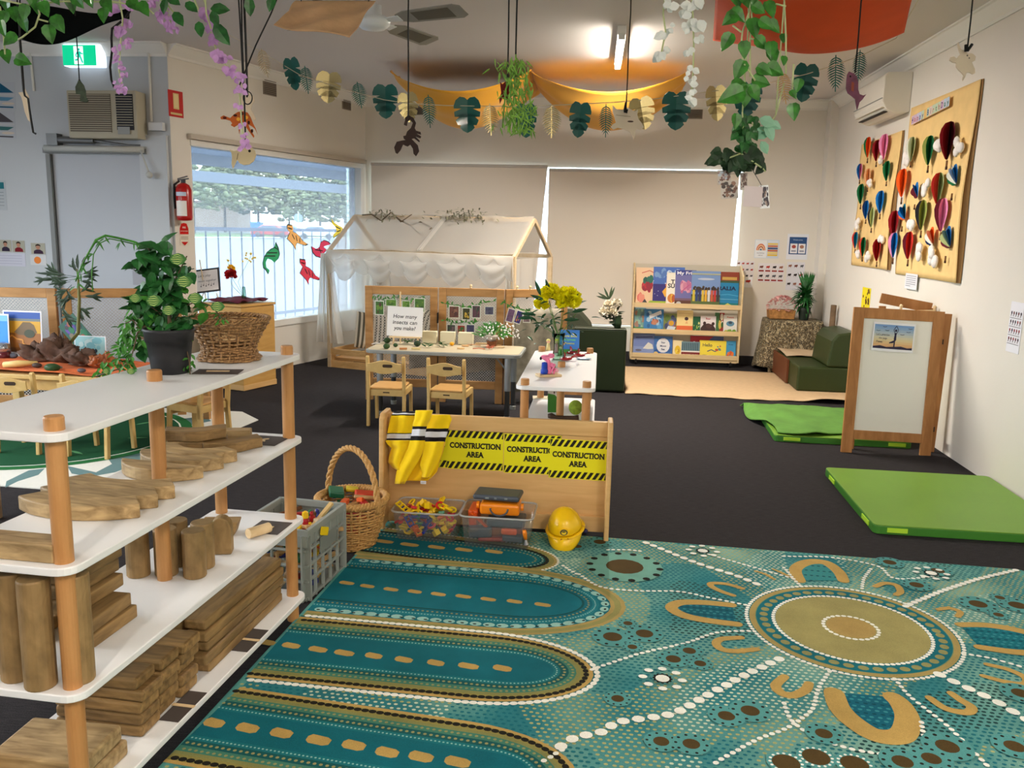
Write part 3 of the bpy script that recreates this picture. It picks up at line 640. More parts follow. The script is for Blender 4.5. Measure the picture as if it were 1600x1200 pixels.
n0=len(rg.v); rg.prism([rw(x,y)[:2] for x,y in bdr],RT)
# broad colour areas of the ground
lay=[0]
def L_(): lay[0]+=1; return RT+.0001+lay[0]*.00002
from mathutils import noise as nz
def poly(pts,col,z=None):
    z=L_() if z is None else z; q=[rw(x,y,z) for x,y in pts]
    A=sum(q[i][0]*q[(i+1)%len(q)][1]-q[(i+1)%len(q)][0]*q[i][1] for i in range(len(q)))
    rg.rgb(col); rg.add(q if A>0 else q[::-1],[tuple(range(len(q)))])
z=L_(); cs=.03
for i in range(int(RW/cs)):
    for j in range(int(2.35/cs)):
        x,y=(i+.5)*cs,(j+.5)*cs; v=nz.noise(V((x*2.1,y*2.1,3)))+.5*nz.noise(V((x*5,y*5,1)))
        k_=max(0,min(1,(v+.45)/.9)); c=tuple(int(a+(b-a)*k_) for a,b in zip((46,126,134),(136,180,164)))
        if 0<i<int(RW/cs)-1 and j>0: poly([(x-cs/2,y-cs/2),(x+cs/2,y-cs/2),(x+cs/2,y+cs/2),(x-cs/2,y+cs/2)],c,z)
z=L_(); sp=.0235
for j in range(int(2.3/(sp*.87))):
    for i in range(int(RW/sp)):
        x=i*sp+(j%2)*sp/2+g.uniform(-.003,.003); y=.01+j*sp*.87+g.uniform(-.002,.002)
        if not(.02<x<RW-.02): continue
        v=nz.noise(V((x*1.7+4,y*1.9,9))); u=nz.noise(V((x*3.1,y*2.6,20)))
        c=(206,218,190) if v>.18 else ((176,176,118) if v>-.12 else ((30,112,122) if v>-.34 else (30,70,70)))
        if u>.28: c=(24,110,124)
        r=.0074*(1.1 if v<-.12 else .95); poly([(x+r*math.cos(a),y+r*.8*math.sin(a)) for a in (0,1.05,2.09,3.14,4.19,5.24)],c,z)
def dots(pts,r,step,col,z=None,closed=False,ell=1.,jit=0):
    z=L_() if z is None else z; P_=[V(p) for p in pts]; 
    if closed: P_.append(P_[0])
    acc=0.
    for a,b in zip(P_,P_[1:]):
        L=(b-a).length; t=acc
        while t<L:
            c=a+(b-a)*(t/L); ang=math.atan2((b-a).y,(b-a).x); c=(c[0]+g.uniform(-jit,jit),c[1]+g.uniform(-jit,jit)); n=10 if r>.009 else 7
            if 0.004+r<c[0]<RW-.004-r and c[1]>r+.002: poly([(c[0]+r*ell*math.cos(k*2*PI/n)*math.cos(ang)-r*math.sin(k*2*PI/n)*math.sin(ang),c[1]+r*ell*math.cos(k*2*PI/n)*math.sin(ang)+r*math.sin(k*2*PI/n)*math.cos(ang)) for k in range(n)],col,z)
            t+=step
        acc=t-L
def spline(pts,n=8,closed=False):
    P_=[V((p[0],p[1],0)) for p in pts]; o=[]; m=len(P_)
    for i in range(m if closed else m-1):
        p0=P_[(i-1)%m] if closed or i>0 else P_[0]; p1=P_[i]; p2=P_[(i+1)%m]; p3=P_[(i+2)%m] if closed or i+2<m else P_[-1]
        for k in range(n):
            t=k/n; q=.5*((2*p1)+(p2-p0)*t+(2*p0-5*p1+4*p2-p3)*t*t+(3*p1-p0-3*p2+p3)*t**3); o.append((q.x,q.y))
    if not closed: o.append((P_[-1].x,P_[-1].y))
    return o
def stroke(pts,w,col,taper=None):
    P_=[V(p) for p in pts]; Lf=[];Rt=[]; n=len(P_)
    for i,p in enumerate(P_):
        d=(P_[min(i+1,n-1)]-P_[max(i-1,0)]).normalized(); nn=V((-d.y,d.x)); k=w/2*(1 if taper is None else taper(i/(n-1)))
        Lf.append(p+nn*k); Rt.append(p-nn*k)
    z=L_()
    for i in range(n-1): poly([tuple(Lf[i]),tuple(Lf[i+1]),tuple(Rt[i+1]),tuple(Rt[i])],col,z)
    for e,d,k in ((P_[0],P_[0]-P_[1],0),(P_[-1],P_[-1]-P_[-2],1)):
        r=w/2*(1 if taper is None else taper(k)); z=L_(); poly([(e.x+r*math.cos(a*PI/5),e.y+r*math.sin(a*PI/5)) for a in range(10)],col,z)
def finger(c0,tip,hw,bands):
    # c0: photo point on the middle line at the left, tip: photo point of the outer tip, hw: half width
    a=V(rp(*c0)); t=V(rp(*tip)); d=(t-a).normalized(); n=V((-d.y,d.x))
    def cap(off,x0=.0):
        w=hw-off; el=w*1.75; c=t-d*(off+el); P_=[]
        s=(x0-a.x)/d.x; st=a+d*s
        for k in range(13): q=k/13; p=st+(c-st)*q-n*w; P_.append((p.x,p.y))
        for k in range(19): an=-PI/2+PI*k/18; p=c+d*el*math.cos(an)+n*w*math.sin(an); P_.append((p.x,p.y))
        for k in range(12,-1,-1): q=k/13; p=st+(c-st)*q+n*w; P_.append((p.x,p.y))
        return P_
    for bd in bands:
        if bd[0]=='fill': poly(cap(bd[1],.012),bd[2])
        elif bd[0]=='dots': dots(cap(bd[1],.012),bd[2],bd[3],bd[4],ell=bd[5] if len(bd)>5 else 1)
    return a,t,d,n
def dashes(pl,col=OCH,w=.052,h=.03,wx=None):
    for k,(x,y) in enumerate(pl):
        c=rp(x,y); j=g.uniform(.9,1.1); poly([(c[0]+w/2*j*a,c[1]+.9*h/2*b+.06*w*a) for a,b in ((-1,-.4),(-.7,-1),(.6,-.9),(1,-.5),(.95,.6),(.5,1),(-.7,.95),(-1,.5))],col)
COM=[('fill',.055,(20,100,112)),('dots',.062,.0042,.016,(150,150,100)),('fill',.074,(30,128,136)),('dots',.083,.003,.011,(150,200,190)),('fill',.092,(16,104,118)),('dots',.105,.0045,.017,(156,150,96)),('fill',.116,(10,78,86)),('fill',.122,(20,118,130))]
F2=[('fill',0.0000,TAN),('fill',0.0174,(150,146,88)),('fill',0.0435,TAN),('fill',0.0609,(20,112,124)),('dots',0.0812,.0175,.052,PAL,1.35),('dots',0.0783,0.0052,0.0483,BLK,1.6),('fill',0.1073,(30,124,134)),('dots',0.1218,0.0035,0.0126,(150,200,190)),('fill',0.1334,(16,104,118)),('dots',0.1493,0.0052,0.0196,(156,150,96)),('fill',0.1668,(14,82,84)),('fill',0.1769,(16,112,126))]
F3=[('fill',-0.0060,(24,104,112)),('dots',-0.0080,0.0106,0.0259,WHT,1.3),('fill',0.0058,OCH),('fill',0.0203,(150,140,76)),('dots',0.0305,0.0103,0.0247,BLK,1.25),('fill',0.0493,(140,140,84)),('fill',0.0638,(70,130,110)),('dots',0.0754,0.0056,0.0190,(150,150,100)),('fill',0.0899,(24,92,92)),('dots',0.1044,0.0057,0.0190,(160,156,104)),('fill',0.1189,(26,118,126)),('dots',0.1305,0.0035,0.0126,(150,200,190)),('fill',0.1421,(14,106,118))]
F1=[('fill',-0.0020,TAN),('dots',0.0000,0.0075,0.0196,WHT),('fill',0.0203,(146,142,84)),('fill',0.0435,(20,84,88)),('dots',0.0522,0.0100,0.0242,BLK,1.2),('dots',0.0725,0.0056,0.0196,(150,190,170)),('fill',0.0841,(18,110,120)),('dots',0.1044,0.0056,0.0196,(156,150,96)),('fill',0.1218,(16,104,116))]
def hwid(x,y0,y1): return abs(rp(x,y1)[1]-rp(x,y0)[1])/2
finger((640,852),(872,880),.185,F1); dashes([(600,846),(640,851),(682,855),(725,859),(772,862)],w=.09,h=.045)
finger((542,912),(978,950),hwid(700,873,982),F2); dashes([(542,911),(574,916),(611,921),(648,924.5),(685,928.5),(724,932),(763,936.5),(804,940),(848,945)],w=.062,h=.036)
finger((455,1010),(930,1056),hwid(600,980,1090),F3); dashes([(417,1004),(455,1009),(497,1015),(538,1020.5),(584,1025),(631,1031),(681,1036),(732,1041),(785,1044.5)],w=.068,h=.042)
finger((387,1139),(905,1222),hwid(520,1094,1235),F3[2:]+[]); dashes([(335,1130),(387,1138),(440,1146),(498,1157),(553,1165),(605,1176),(658,1183),(715,1191)],w=.072,h=.05)
# the sun
sc_=rinv(V((.990,3.242,0)))
def ring(r,n=64): return [(sc_[0]+r*math.cos(2*PI*k/n),sc_[1]+r*math.sin(2*PI*k/n)) for k in range(n)]
e_=abs(rp(1168,962)[0]-sc_[0]); RO_=.392
poly(ring(RO_),(30,120,124)); dots(ring(RO_),.0085,.0215,WHT,closed=True,ell=1.2); poly(ring(RO_-.011),TAN); poly(ring(RO_-.034),(120,150,110)); poly(ring(RO_-.037),(20,112,124))
dots(ring(RO_-.066),.0165,.049,(156,152,96),closed=True,ell=1.15); dots(ring(.289),.0085,.0205,WHT,closed=True,ell=1.2); poly(ring(.281),(168,158,100)); dots(ring(.101),.0085,.0235,WHT,closed=True,ell=1.3); poly(ring(.09),(186,156,92))
def U(pl,w,inner=None,n=8):
    pts=spline([rp(x,y) for x,y in pl],n)
    if inner:
        poly(pts,inner); z=L_(); xs=[p[0] for p in pts]; ys=[p[1] for p in pts]
        def ins(x,y):
            c=False; n_=len(pts)
            for i in range(n_):
                (x0,y0),(x1,y1)=pts[i],pts[i-1]
                if (y0>y)!=(y1>y) and x<(x1-x0)*(y-y0)/(y1-y0)+x0: c=not c
            return c
        yy=min(ys); r_=0
        while yy<max(ys):
            xx=min(xs)+(r_%2)*.013
            while xx<max(xs):
                if ins(xx,yy): poly([(xx+.008*math.cos(a),yy+.006*math.sin(a)) for a in (0,1.05,2.09,3.14,4.19,5.24)],(54,140,148) if r_%3 else (8,76,92),z)
                xx+=.026
            yy+=.02; r_+=1
    stroke(pts,w,OCH,lambda t:.9+.16*math.sin(PI*t))
U([(1143,946),(1100,942),(1064,942),(1049,950),(1068,962),(1105,970),(1152,976)],.048,(14,96,112))
U([(1160,920),(1135,913),(1112,912),(1112,917),(1128,925),(1146,931)],.028)
U([(1158,997),(1128,999),(1119,1006),(1128,1015),(1150,1018),(1182,1015)],.032)
U([(1226,1058),(1212,1072),(1222,1084),(1240,1087),(1258,1079),(1264,1069)],.036)
U([(1303,1083),(1312,1107),(1335,1130),(1370,1150),(1408,1150),(1418,1125),(1408,1102),(1395,1090)],.074,(14,98,118))
U([(1452,1091),(1478,1108),(1510,1114),(1518,1106),(1500,1094),(1486,1084)],.032)
U([(1250,908),(1243,890),(1262,879),(1290,880),(1310,894),(1318,908)],.056,(60,140,140))
U([(1368,917),(1382,912),(1400,915),(1407,925),(1400,930)],.030)
U([(1466,953),(1484,951),(1500,957),(1496,964)],.026)
U([(1500,977),(1545,978),(1600,988),(1650,1005),(1640,1020),(1590,1020),(1530,1012)],.046,(16,112,124))
U([(1542,1039),(1575,1047),(1602,1060),(1600,1070),(1570,1066),(1536,1057)],.028)
U([(1180,893),(1196,898),(1210,906)],.016); U([(1208,890),(1222,896),(1236,903)],.016); U([(1120,893),(1100,889),(1108,897)],.012) if 0 else None
def chain(pl,r,step,ell=1.25,col=WHT): dots(spline([rp(x,y) for x,y in pl],10),r,step,col,ell=ell,jit=.001)
chain([(877,1167),(900,1153),(945,1143),(968,1129),(1045,1118),(1070,1107),(1100,1090),(1150,1063),(1175,1050),(1226,1027)],.0185,.050,1.12)
chain([(984,841),(1010,849),(1062,870),(1105,886),(1150,900),(1192,917)],.0165,.048,1.25)
chain([(1468,1055),(1510,1075),(1560,1099),(1598,1122),(1640,1145)],.02,.052,1.12)
chain([(1415,948),(1470,925),(1530,905),(1590,891)],.014,.034,1.2)
for pl in ([(925,1047),(1000,1022),(1070,1006),(1122,989),(1180,987)],[(905,898),(940,918),(1000,924),(1060,925),(1110,935),(1165,946)],[(1296,1050),(1278,1078),(1268,1110),(1230,1138),(1180,1158),(1110,1198)],[(1398,1062),(1425,1092),(1480,1135),(1515,1170),(1545,1200)],[(1505,1022),(1550,1030),(1600,1044)],[(1225,888),(1240,905),(1253,919)],[(1360,890),(1350,905),(1346,922)],[(1225,870),(1300,872),(1370,885),(1400,905),(1470,900)],[(850,1190),(880,1172)],[(1225,1100),(1240,1130),(1290,1160),(1380,1180),(1440,1175),(1440,1130)],[(880,885),(905,900)],[(1100,865),(1170,885),(1240,905)],[(1000,862),(980,860),(950,860)]):
    chain(pl,.0088,.0255,1.15)
def flower(x,y,r,n=12,core=BRN,pet=BLK,pr=.2,halo=(84,160,160),ro=1.75):
    c=rp(x,y); poly([(c[0]+r*ro*1.1*math.cos(a),c[1]+r*ro*1.1*math.sin(a)) for a in [k*PI/8 for k in range(16)]],halo) if r>.05 else poly([(c[0]+r*ro*1.25*math.cos(a),c[1]+r*ro*1.25*math.sin(a)) for a in [k*PI/8 for k in range(16)]],(88,158,156))
    z=L_(); q=r*pr
    for k in range(n): a=2*PI*k/n; poly([(c[0]+r*ro*math.cos(a)+q*math.cos(b_),c[1]+r*ro*math.sin(a)+q*math.sin(b_)) for b_ in [j*PI/4 for j in range(8)]],pet,z)
    poly([(c[0]+r*math.cos(a),c[1]+r*math.sin(a)) for a in [k*PI/8 for k in range(16)]],core)
flower(976,886,.085,14,BRN,BLK,.2,(120,176,160),1.85)
for x,y,r in [(957,996,.036),(1007,991,.033),(981,975,.018),(988,1012,.018),(1077,1018,.024),(1052,1031,.027),(1094,1038,.021),(965,1093,.021),(1135,1120,.027),(1172,1112,.03),(1033,1160,.024),(1080,1164,.026),(1432,915,.03),(1528,945,.036),(1590,947,.036),(1562,935,.02),(1560,962,.02),(1287,1148,.026),(1480,1168,.034),(1585,1168,.03),(1455,1187,.028),(1410,1192,.03),(1390,880,.03),(1465,893,.03),(902,855,.022),(937,848,.03),(1595,1085,.03)]: flower(x,y,r,10)
for x,y,r in [(1275,1185,.04),(1228,1194,.04),(1335,1196,.04)]: flower(x,y,r,16,BRN,WHT,.12,(84,160,160),1.12)
for x,y in [(1035,1062),(1098,862),(1455,897)]: flower(x,y,.03,12,BLK,BLK,.2,(70,150,160),.95); flower(x,y,.022,8,WHT,WHT,.55,(70,150,160) if 0 else BLK,.0001) if 0 else None; c=rp(x,y); poly([(c[0]+.024*math.cos(a),c[1]+.024*math.sin(a)) for a in [k*PI/6 for k in range(12)]],WHT); [poly([(c[0]+.066*math.cos(k*PI/4)+.016*math.cos(b_),c[1]+.066*math.sin(k*PI/4)+.013*math.sin(b_)) for b_ in [j*PI/4 for j in range(8)]],WHT) for k in range(8)]
rg.build('dot_painting_rug',RUGM,label='large teal rug with ochre, white and black dot painting design',cat='rug',origin=(RC.x,RC.y,0))
# ================================================================ crate, handled basket, contents
CRG=plain('crate_grey',(142,148,142),.45); CRG2=plain('crate_grey_dark',(120,126,122),.5)
CR0=V((-1.157,3.148,0)); ca=math.atan2(.372,.041); cx=V((math.cos(ca),math.sin(ca),0))
t=thing('plastic_crate','open grey plastic lattice crate full of small wooden toys','crate',CR0,ca-PI/2)   # local: y along the side, x to the left is negative
Wc,Lc,Hc=.30,.374,.30
b=MB(); b.box((-Wc/2,0.006,Hc-.012),(Wc+.02,.016,.03)); b.box((-Wc/2,Lc-.006,Hc-.012),(Wc+.02,.016,.03)); b.box((-.0,Lc/2,Hc-.012),(.016,Lc,.03)); b.box((-Wc,Lc/2,Hc-.012),(.016,Lc,.03)); b.build('rim',CRG,t,bevel=.003)
b=MB(); b.box((-Wc/2,Lc/2,.008),(Wc,Lc,.014)); b.build('floor_panel',CRG2,t)
def lattice(p,q,nb):
    b=MB(); p,q=V(p),V(q); d=(q-p); L=d.length; d.normalize()
    for z in (.012,.085,.15,.215): b.beam(p+V((0,0,z)),q+V((0,0,z)),.012,.01)
    b.beam(p+V((0,0,.255)),q+V((0,0,.255)),.008,.05)
    for k in range(nb+1):
        w=.03 if k in (0,nb) else .014; b.beam(p+d*(w/2+(L-w)*k/nb)+V((0,0,.0)),p+d*(w/2+(L-w)*k/nb)+V((0,0,Hc-.02)),w if 0 else .008,w,up=d.cross(V((0,0,1))))
    return b.build('lattice_side',CRG,t,bevel=.0015)
lattice((0,0,0),(0,Lc,0),5); lattice((0,0,0),(-Wc,0,0),4); lattice((-Wc,0,0),(-Wc,Lc,0),5); lattice((-Wc,Lc,0),(0,Lc,0),4)
b=MB(); b.prism([(.11,.17),(.27,.17),(.27,.235),(.11,.235)],.004,T=fr((.006,0,0),(0,1,0),(0,0,1))); b.build('name_plate',CRG2,t)
b=MB(); b.prism(rrect(.075,.035,.006),.002,T=Matrix.Translation((.014,.14,.255))@Matrix.Rotation(-.35,4,'X')@fr((0,0,0),(0,1,0),(0,0,1))); b.build('yellow_tag',plain('tag_yellow',(240,205,20),.4),t)
TOYC=[('tan',(196,152,98)),('tan',(206,168,112)),('red',(170,30,36)),('brown',(120,78,48)),('orange',(214,90,40)),('green',(30,110,70)),('pale',(214,190,150)),('blue',(50,60,130)),('yellow',(232,190,30))]
TM_={}
def cmat(c,r=.45):
    if c not in TM_: TM_[c]=plain('toy_%d_%d_%d'%c,c,r,coat=.2)
    return TM_[c]
g=random.Random(21)
Tc=Matrix.Translation(CR0)@Matrix.Rotation(ca-PI/2,4,'Z')
for k in range(96):
    nm,c=TOYC[g.randrange(9)]; p=Tc@V((-.03-g.random()*(Wc-.06),.03+g.random()*(Lc-.06),.02+ (k/96)*.25)); kind=g.choice(['bar','block','peg'])
    b=MB()
    if kind=='bar': b.box((0,0,.009),(g.uniform(.08,.13),.018,.016))
    elif kind=='block': b.box((0,0,.012),(.045,.03,.024))
    else: b.lathe([(.0,0),(.014,.001),(.013,.02),(.007,.03),(.009,.045),(.004,.052),(0,.053)],n=12,caps=False)
    o=b.build({'bar':'wooden_bar','block':'toy_block','peg':'toy_peg'}[kind],cmat(c),label=f'small {nm} {kind} heaped in the grey crate',cat='toy',group='toys in the grey crate',bevel=.002 if kind!='peg' else 0,origin=(0,0,0))
    o.location=p; o.rotation_euler=(g.uniform(-.5,.5),g.uniform(-.5,.5),g.uniform(0,6))
for (x,y,z,L,rz,ry,c) in [(-.18,.2,.262,.24,1.9,-.12,(206,168,112)),(-.1,.15,.266,.2,2.3,.2,(196,152,98)),(-.06,.27,.27,.16,1.2,-.5,(214,180,120)),(-.2,.28,.26,.18,.4,0,(170,30,36)),(-.22,.12,.258,.2,2.2,0.05,(206,168,112))]:
    o=MB().box((0,0,0),(L,.02,.014)).build('wooden_bar',cmat(c),label='long %s stick lying on top of the heap in the grey crate'%('red' if c[0]==170 else 'tan'),cat='toy',group='sticks on top of the grey crate',bevel=.002,origin=(0,0,0)); o.location=Tc@V((x,y,z)); o.rotation_euler=(0,ry,rz)
b=MB().lathe([(.014,0),(.016,.01),(.01,.04),(.013,.06),(.011,.075)],n=14); o=b.build('toy_figure',cmat((170,24,30)),label='red skittle with yellow top standing up in the grey crate',cat='toy',origin=(0,0,0),smooth=True); o.location=Tc@V((-.06,.12,.235))
MB().lathe([(.011,.075),(.014,.08),(.013,.1),(.004,.106)],n=14).build('cap',cmat((236,190,20)),o)
# handled basket
BC=V((-1.165,3.80,0)); t=thing('handled_basket','round light wicker basket with a tall twisted hoop handle','basket',BC)
wick([(.105,.004),(.118,.05),(.135,.1),(.148,.16),(.158,.225)],17,24,.0045,.005,WICKL,t); twist_rim(.162,.235,WICKL,t,.011,tw=22)
MB().lathe([(.0,.003),(.105,.003),(.105,.01),(0,.01)],n=30,caps=False).build('base',WICKL,t)
ha=rad(-28); hp=[(.158*math.cos(PI*k/24)*1.0,.0,.17+.30*math.sin(PI*k/24)**.9) for k in range(25)]; hd=V((math.cos(ha),math.sin(ha),0)); b=MB()
for s in range(3):
    pts=[]
    for k in range(73):
        a=PI*k/72; c=hd*(.163*math.cos(a))+V((0,0,.19+.285*math.sin(a)**.85)); nn=hd.cross(V((0,0,1))); rr=(hd*math.cos(a)+V((0,0,math.sin(a)))); q=a*14+s*2.09
        pts.append(c+(nn*math.cos(q)+rr*math.sin(q))*.0078)
    b.tube(pts,.0086,6)
b.build('handle',WICKL,t,smooth=True)
b=MB()
for s in (-1,1):
    for k in range(5): b.tube([hd*(s*(.166-.002*k))+V((0,0,.24-.012*k))+hd.cross(V((0,0,1)))*q for q in (-.022+.003*k,0,.022-.003*k)],.006,6)
b.build('handle_binding',WICKL,t,smooth=True)
for k in range(26):
    nm,c=[('orange',(226,96,40)),('red',(176,30,36)),('tan',(196,152,98)),('green',(20,100,64)),('yellow',(226,190,40))][g.choice([0,0,1,2,2,3,4])]
    a=g.uniform(0,6.28); r=(.05+.05*k/26)*g.random()**.5; b=MB().box((0,0,0),(g.uniform(.03,.06),.03,.022)); o=b.build('toy_block',cmat(c),label=f'{nm} toy block lying in the handled basket',cat='toy',group='toy blocks in the handled basket',bevel=.003,origin=(0,0,0)); o.location=BC+V((r*math.cos(a),r*math.sin(a),.05+.19*k/26)); o.rotation_euler=(g.uniform(-.3,.3),g.uniform(-.3,.3),g.uniform(0,6))
for (x,y,z,s,c,lab) in [(-.09,.04,.245,(.07,.09,.03),(16,96,66),'dark green plastic toy at the back of the handled basket'),(-.03,.1,.245,(.06,.04,.02),(220,196,40),'yellow toy piece at the back rim of the handled basket'),(.05,.05,.235,(.1,.06,.03),(206,62,34),'large orange-red toy piece in the handled basket'),(.07,-.0,.24,(.12,.02,.016),(190,150,100),'tan wooden stick across the handled basket')]:
    o=MB().box((0,0,0),s).build('toy_piece',cmat(c),label=lab,cat='toy',bevel=.006,origin=(0,0,0)); o.location=BC+V((x,y,z)); o.rotation_euler=(.1,.15,.4)
# ================================================================ low divider board with construction signs
BR=rad(.9); t=thing('low_divider','low beech divider board between two upright end panels','divider',(-1.09,4.0,0),BR)
Lb=1.13
def endp(x):
    b=MB(); o=[(0,.0),(.03,0),(.05,.02),(.16,.02),(.18,0),(.21,0),(.205,.3),(.19,.57),(.165,.6),(.04,.6),(.015,.575),(.005,.3)]
    b.prism(o,.024,T=fr((x-.012,0,0),(0,1,0),(0,0,1))); return b.build('end_panel',PLY,t,bevel=.006)
endp(0.01); endp(Lb-.0)
b=MB(); b.box((Lb/2,.135,.31),(Lb-.02,.014,.5)); b.build('board',PLY,t)
b=MB(); b.box((Lb/2,.132,.545),(Lb-.02,.03,.075)); b.build('top_rail',PLY,t,bevel=.004)
b=MB(); b.box((Lb/2,.118,.06),(Lb-.02,.022,.08)); b.build('bottom_rail',PLY,t,bevel=.003)
YB_=4.0+.126
def bT(x,z,dy=0): 
    m=Matrix.Translation((-1.09,4.0,0))@Matrix.Rotation(BR,4,'Z'); return m@fr((x,.1275-dy,z),(1,0,0),(0,0,1))
YEL=(236,228,24)
def serif(c,t,cx,cy,size,bold,wid):
    # slab ends on the flat stems of every letter
    vs,fs,w=glyphs(t,bold); tv=glyphs('T',bold)[0]; kx=wid*c.w/w; z=c.k*c.l+.00001; c.rgb((16,14,14))
    for yy,s in ((min(v[1] for v in tv),1),(max(v[1] for v in tv),-1)):
        xs=sorted(x for x,y in vs if abs(y-yy)<.014); cl=[]
        for x in xs:
            if cl and x-cl[-1][1]<.24: cl[-1][1]=x
            else: cl.append([x,x])
        for a,b_ in cl:
            if b_-a<.05: continue
            X0,X1=cx*c.w+(a-.055)*kx,cx*c.w+(b_+.055)*kx; Y0=cy*c.h+yy*size-size*.36; Y1=Y0+s*.085*size
            c.flat([(X0,Y0),(X1,Y0),(X1,Y1),(X0,Y1)],z)
def csign(x,z,dy,lab,rot=0):
    c=Card(bT(x,z,dy)@Matrix.Rotation(rot,4,'Z'),.286,.202,YEL,th=.0008,layer=.00025)
    for (a,b_) in ((.81,.985),(.015,.19)):
        for k in range(-1,10):
            x0=k*.105+.02; w=.06; sh=.075; P_=[(x0,a),(x0+w,a),(x0+w+sh,b_),(x0+sh,b_)]
            P_=[(max(.008,min(.992,p)),q) for p,q in P_]
            if P_[1][0]-P_[0][0]>.004 or P_[2][0]-P_[3][0]>.004: c.p(P_,(18,16,16)); c.k=1
    c.k=2; c.text('CONSTRUCTION',.5,.615,.038,(16,14,14),.045,wid=.9); serif(c,'CONSTRUCTION',.5,.615,.038,.045,.9); c.k=2; c.text('AREA',.5,.39,.038,(16,14,14),.045,wid=.31); serif(c,'AREA',.5,.39,.038,.045,.31)
    # slab serifs under and over the uprights
    return c.build('construction_sign',PRINT,label=lab,cat='sign',group='construction area signs')
csign(.035,.31,.0006,'yellow and black CONSTRUCTION AREA sign mostly hidden behind the yellow jumper')
csign(.318,.307,.0006,'yellow and black CONSTRUCTION AREA sign right beside the yellow jumper')
csign(.607,.30,.0006,'middle CONSTRUCTION AREA sign, its right end overlapped by the next sign')
csign(.834,.286,.0022,'rightmost CONSTRUCTION AREA sign overlapping its neighbour, next to the end panel',rad(-.8))
# jumper over the board
YL=(255,216,24); YL2=(255,202,18)
t=thing('yellow_jumper','yellow jumper with black and white stripes hung over the divider board','jumper',(-.92,4.1,.58))
def cloth(rows,dep,bul,stripes,name='fabric',n=14,amp=.005,fr_=1.6,ph=0,col=YL):
    P_=[]
    b=MB(); m=len(rows)-1
    def F(u,v):
        s=v*m; i=min(int(s),m-1); f=s-i; y=rows[i][0]*(1-f)+rows[i+1][0]*f; xl=rows[i][1]*(1-f)+rows[i+1][1]*f; xr=rows[i][2]*(1-f)+rows[i+1][2]*f
        sl=(rows[i][3] if len(rows[i])>3 else 0)
        x=xl+(xr-xl)*u; q=YP(x,y+sl*u,dep-bul*math.sin(PI*min(1,u*.96+.02))-amp*math.sin(fr_*2*PI*u+ph+v*3)); return q
    def cf(u,v):
        for a,c_,cc in stripes:
            if a<=v<c_: return cc
        return None
    vs=None
    nv=24
    pts=[[F(i/n,j/nv) for i in range(n+1)] for j in range(nv+1)]
    b.v=[p for r_ in pts for p in r_]
    for j in range(nv):
        c=cf(0,(j+.5)/nv)
        b.rgb(tuple(c) if c else col)
        for i in range(n): a_=j*(n+1)+i; b.f.append([a_,a_+n+1,a_+n+2,a_+1]); b.m.append(0); b.c.append(b.col)
    return b.build(name,CLOTHY,t,solid=.006,world=True,smooth=True)
CLOTHY=attr_mat('print_knit',.9,.15,sheen=.2,noise=.06)
K=(22,18,24); W_=(226,228,236)
cloth([(643,616,652),(648,612,650),(652,610,649),(672,606,646),(678,605,645),(690,603,643)],4.075,.012,[(0,.10,K),(.10,.17,W_),(.17,.24,K),(.74,.81,K),(.81,.9,W_),(.9,1.01,K)],ph=1)
cloth([(648,668,703),(655,668,706),(666,667,702),(676,665,699),(690,663,695)],4.07,.014,[(.6,.7,K),(.7,.86,W_),(.86,1.01,K)],ph=2,name='fabric')
cloth([(690,645,696),(705,640,692),(725,636,686),(737,634,683),(746,632,674),(751,631,668)],4.065,.018,[],ph=0,col=YL2,amp=.009)
cloth([(688,602,645),(694,605,644),(700,612,643),(712,608,642),(722,607,640),(730,613,638),(734,620,634)],4.05,.024,[],ph=2.5,amp=.01)
cloth([(641,650,676),(655,648,672),(661,646,668),(676,644,664),(700,638,664),(720,628,654),(735,620,644),(756,617,632)],4.03,.02,[(.33,.38,K),(.38,.45,W_),(.45,.5,K)],ph=.5,amp=.004)
cloth([(690,662,694),(710,660,690),(726,656,684),(738,660,676),(746,660,671)],4.035,.02,[],ph=1.2,amp=.006,name='sleeve')
c=Card(fr(YP(657,756,4.045),(1,0,0),(0,0,1)),.028,.016,(230,230,235)); c.ln([(.1,.6),(.9,.6)],.001,(90,90,100)); c.ln([(.1,.3),(.7,.3)],.001,(90,90,100)); c.build('care_label',PRINTM,t,world=True)
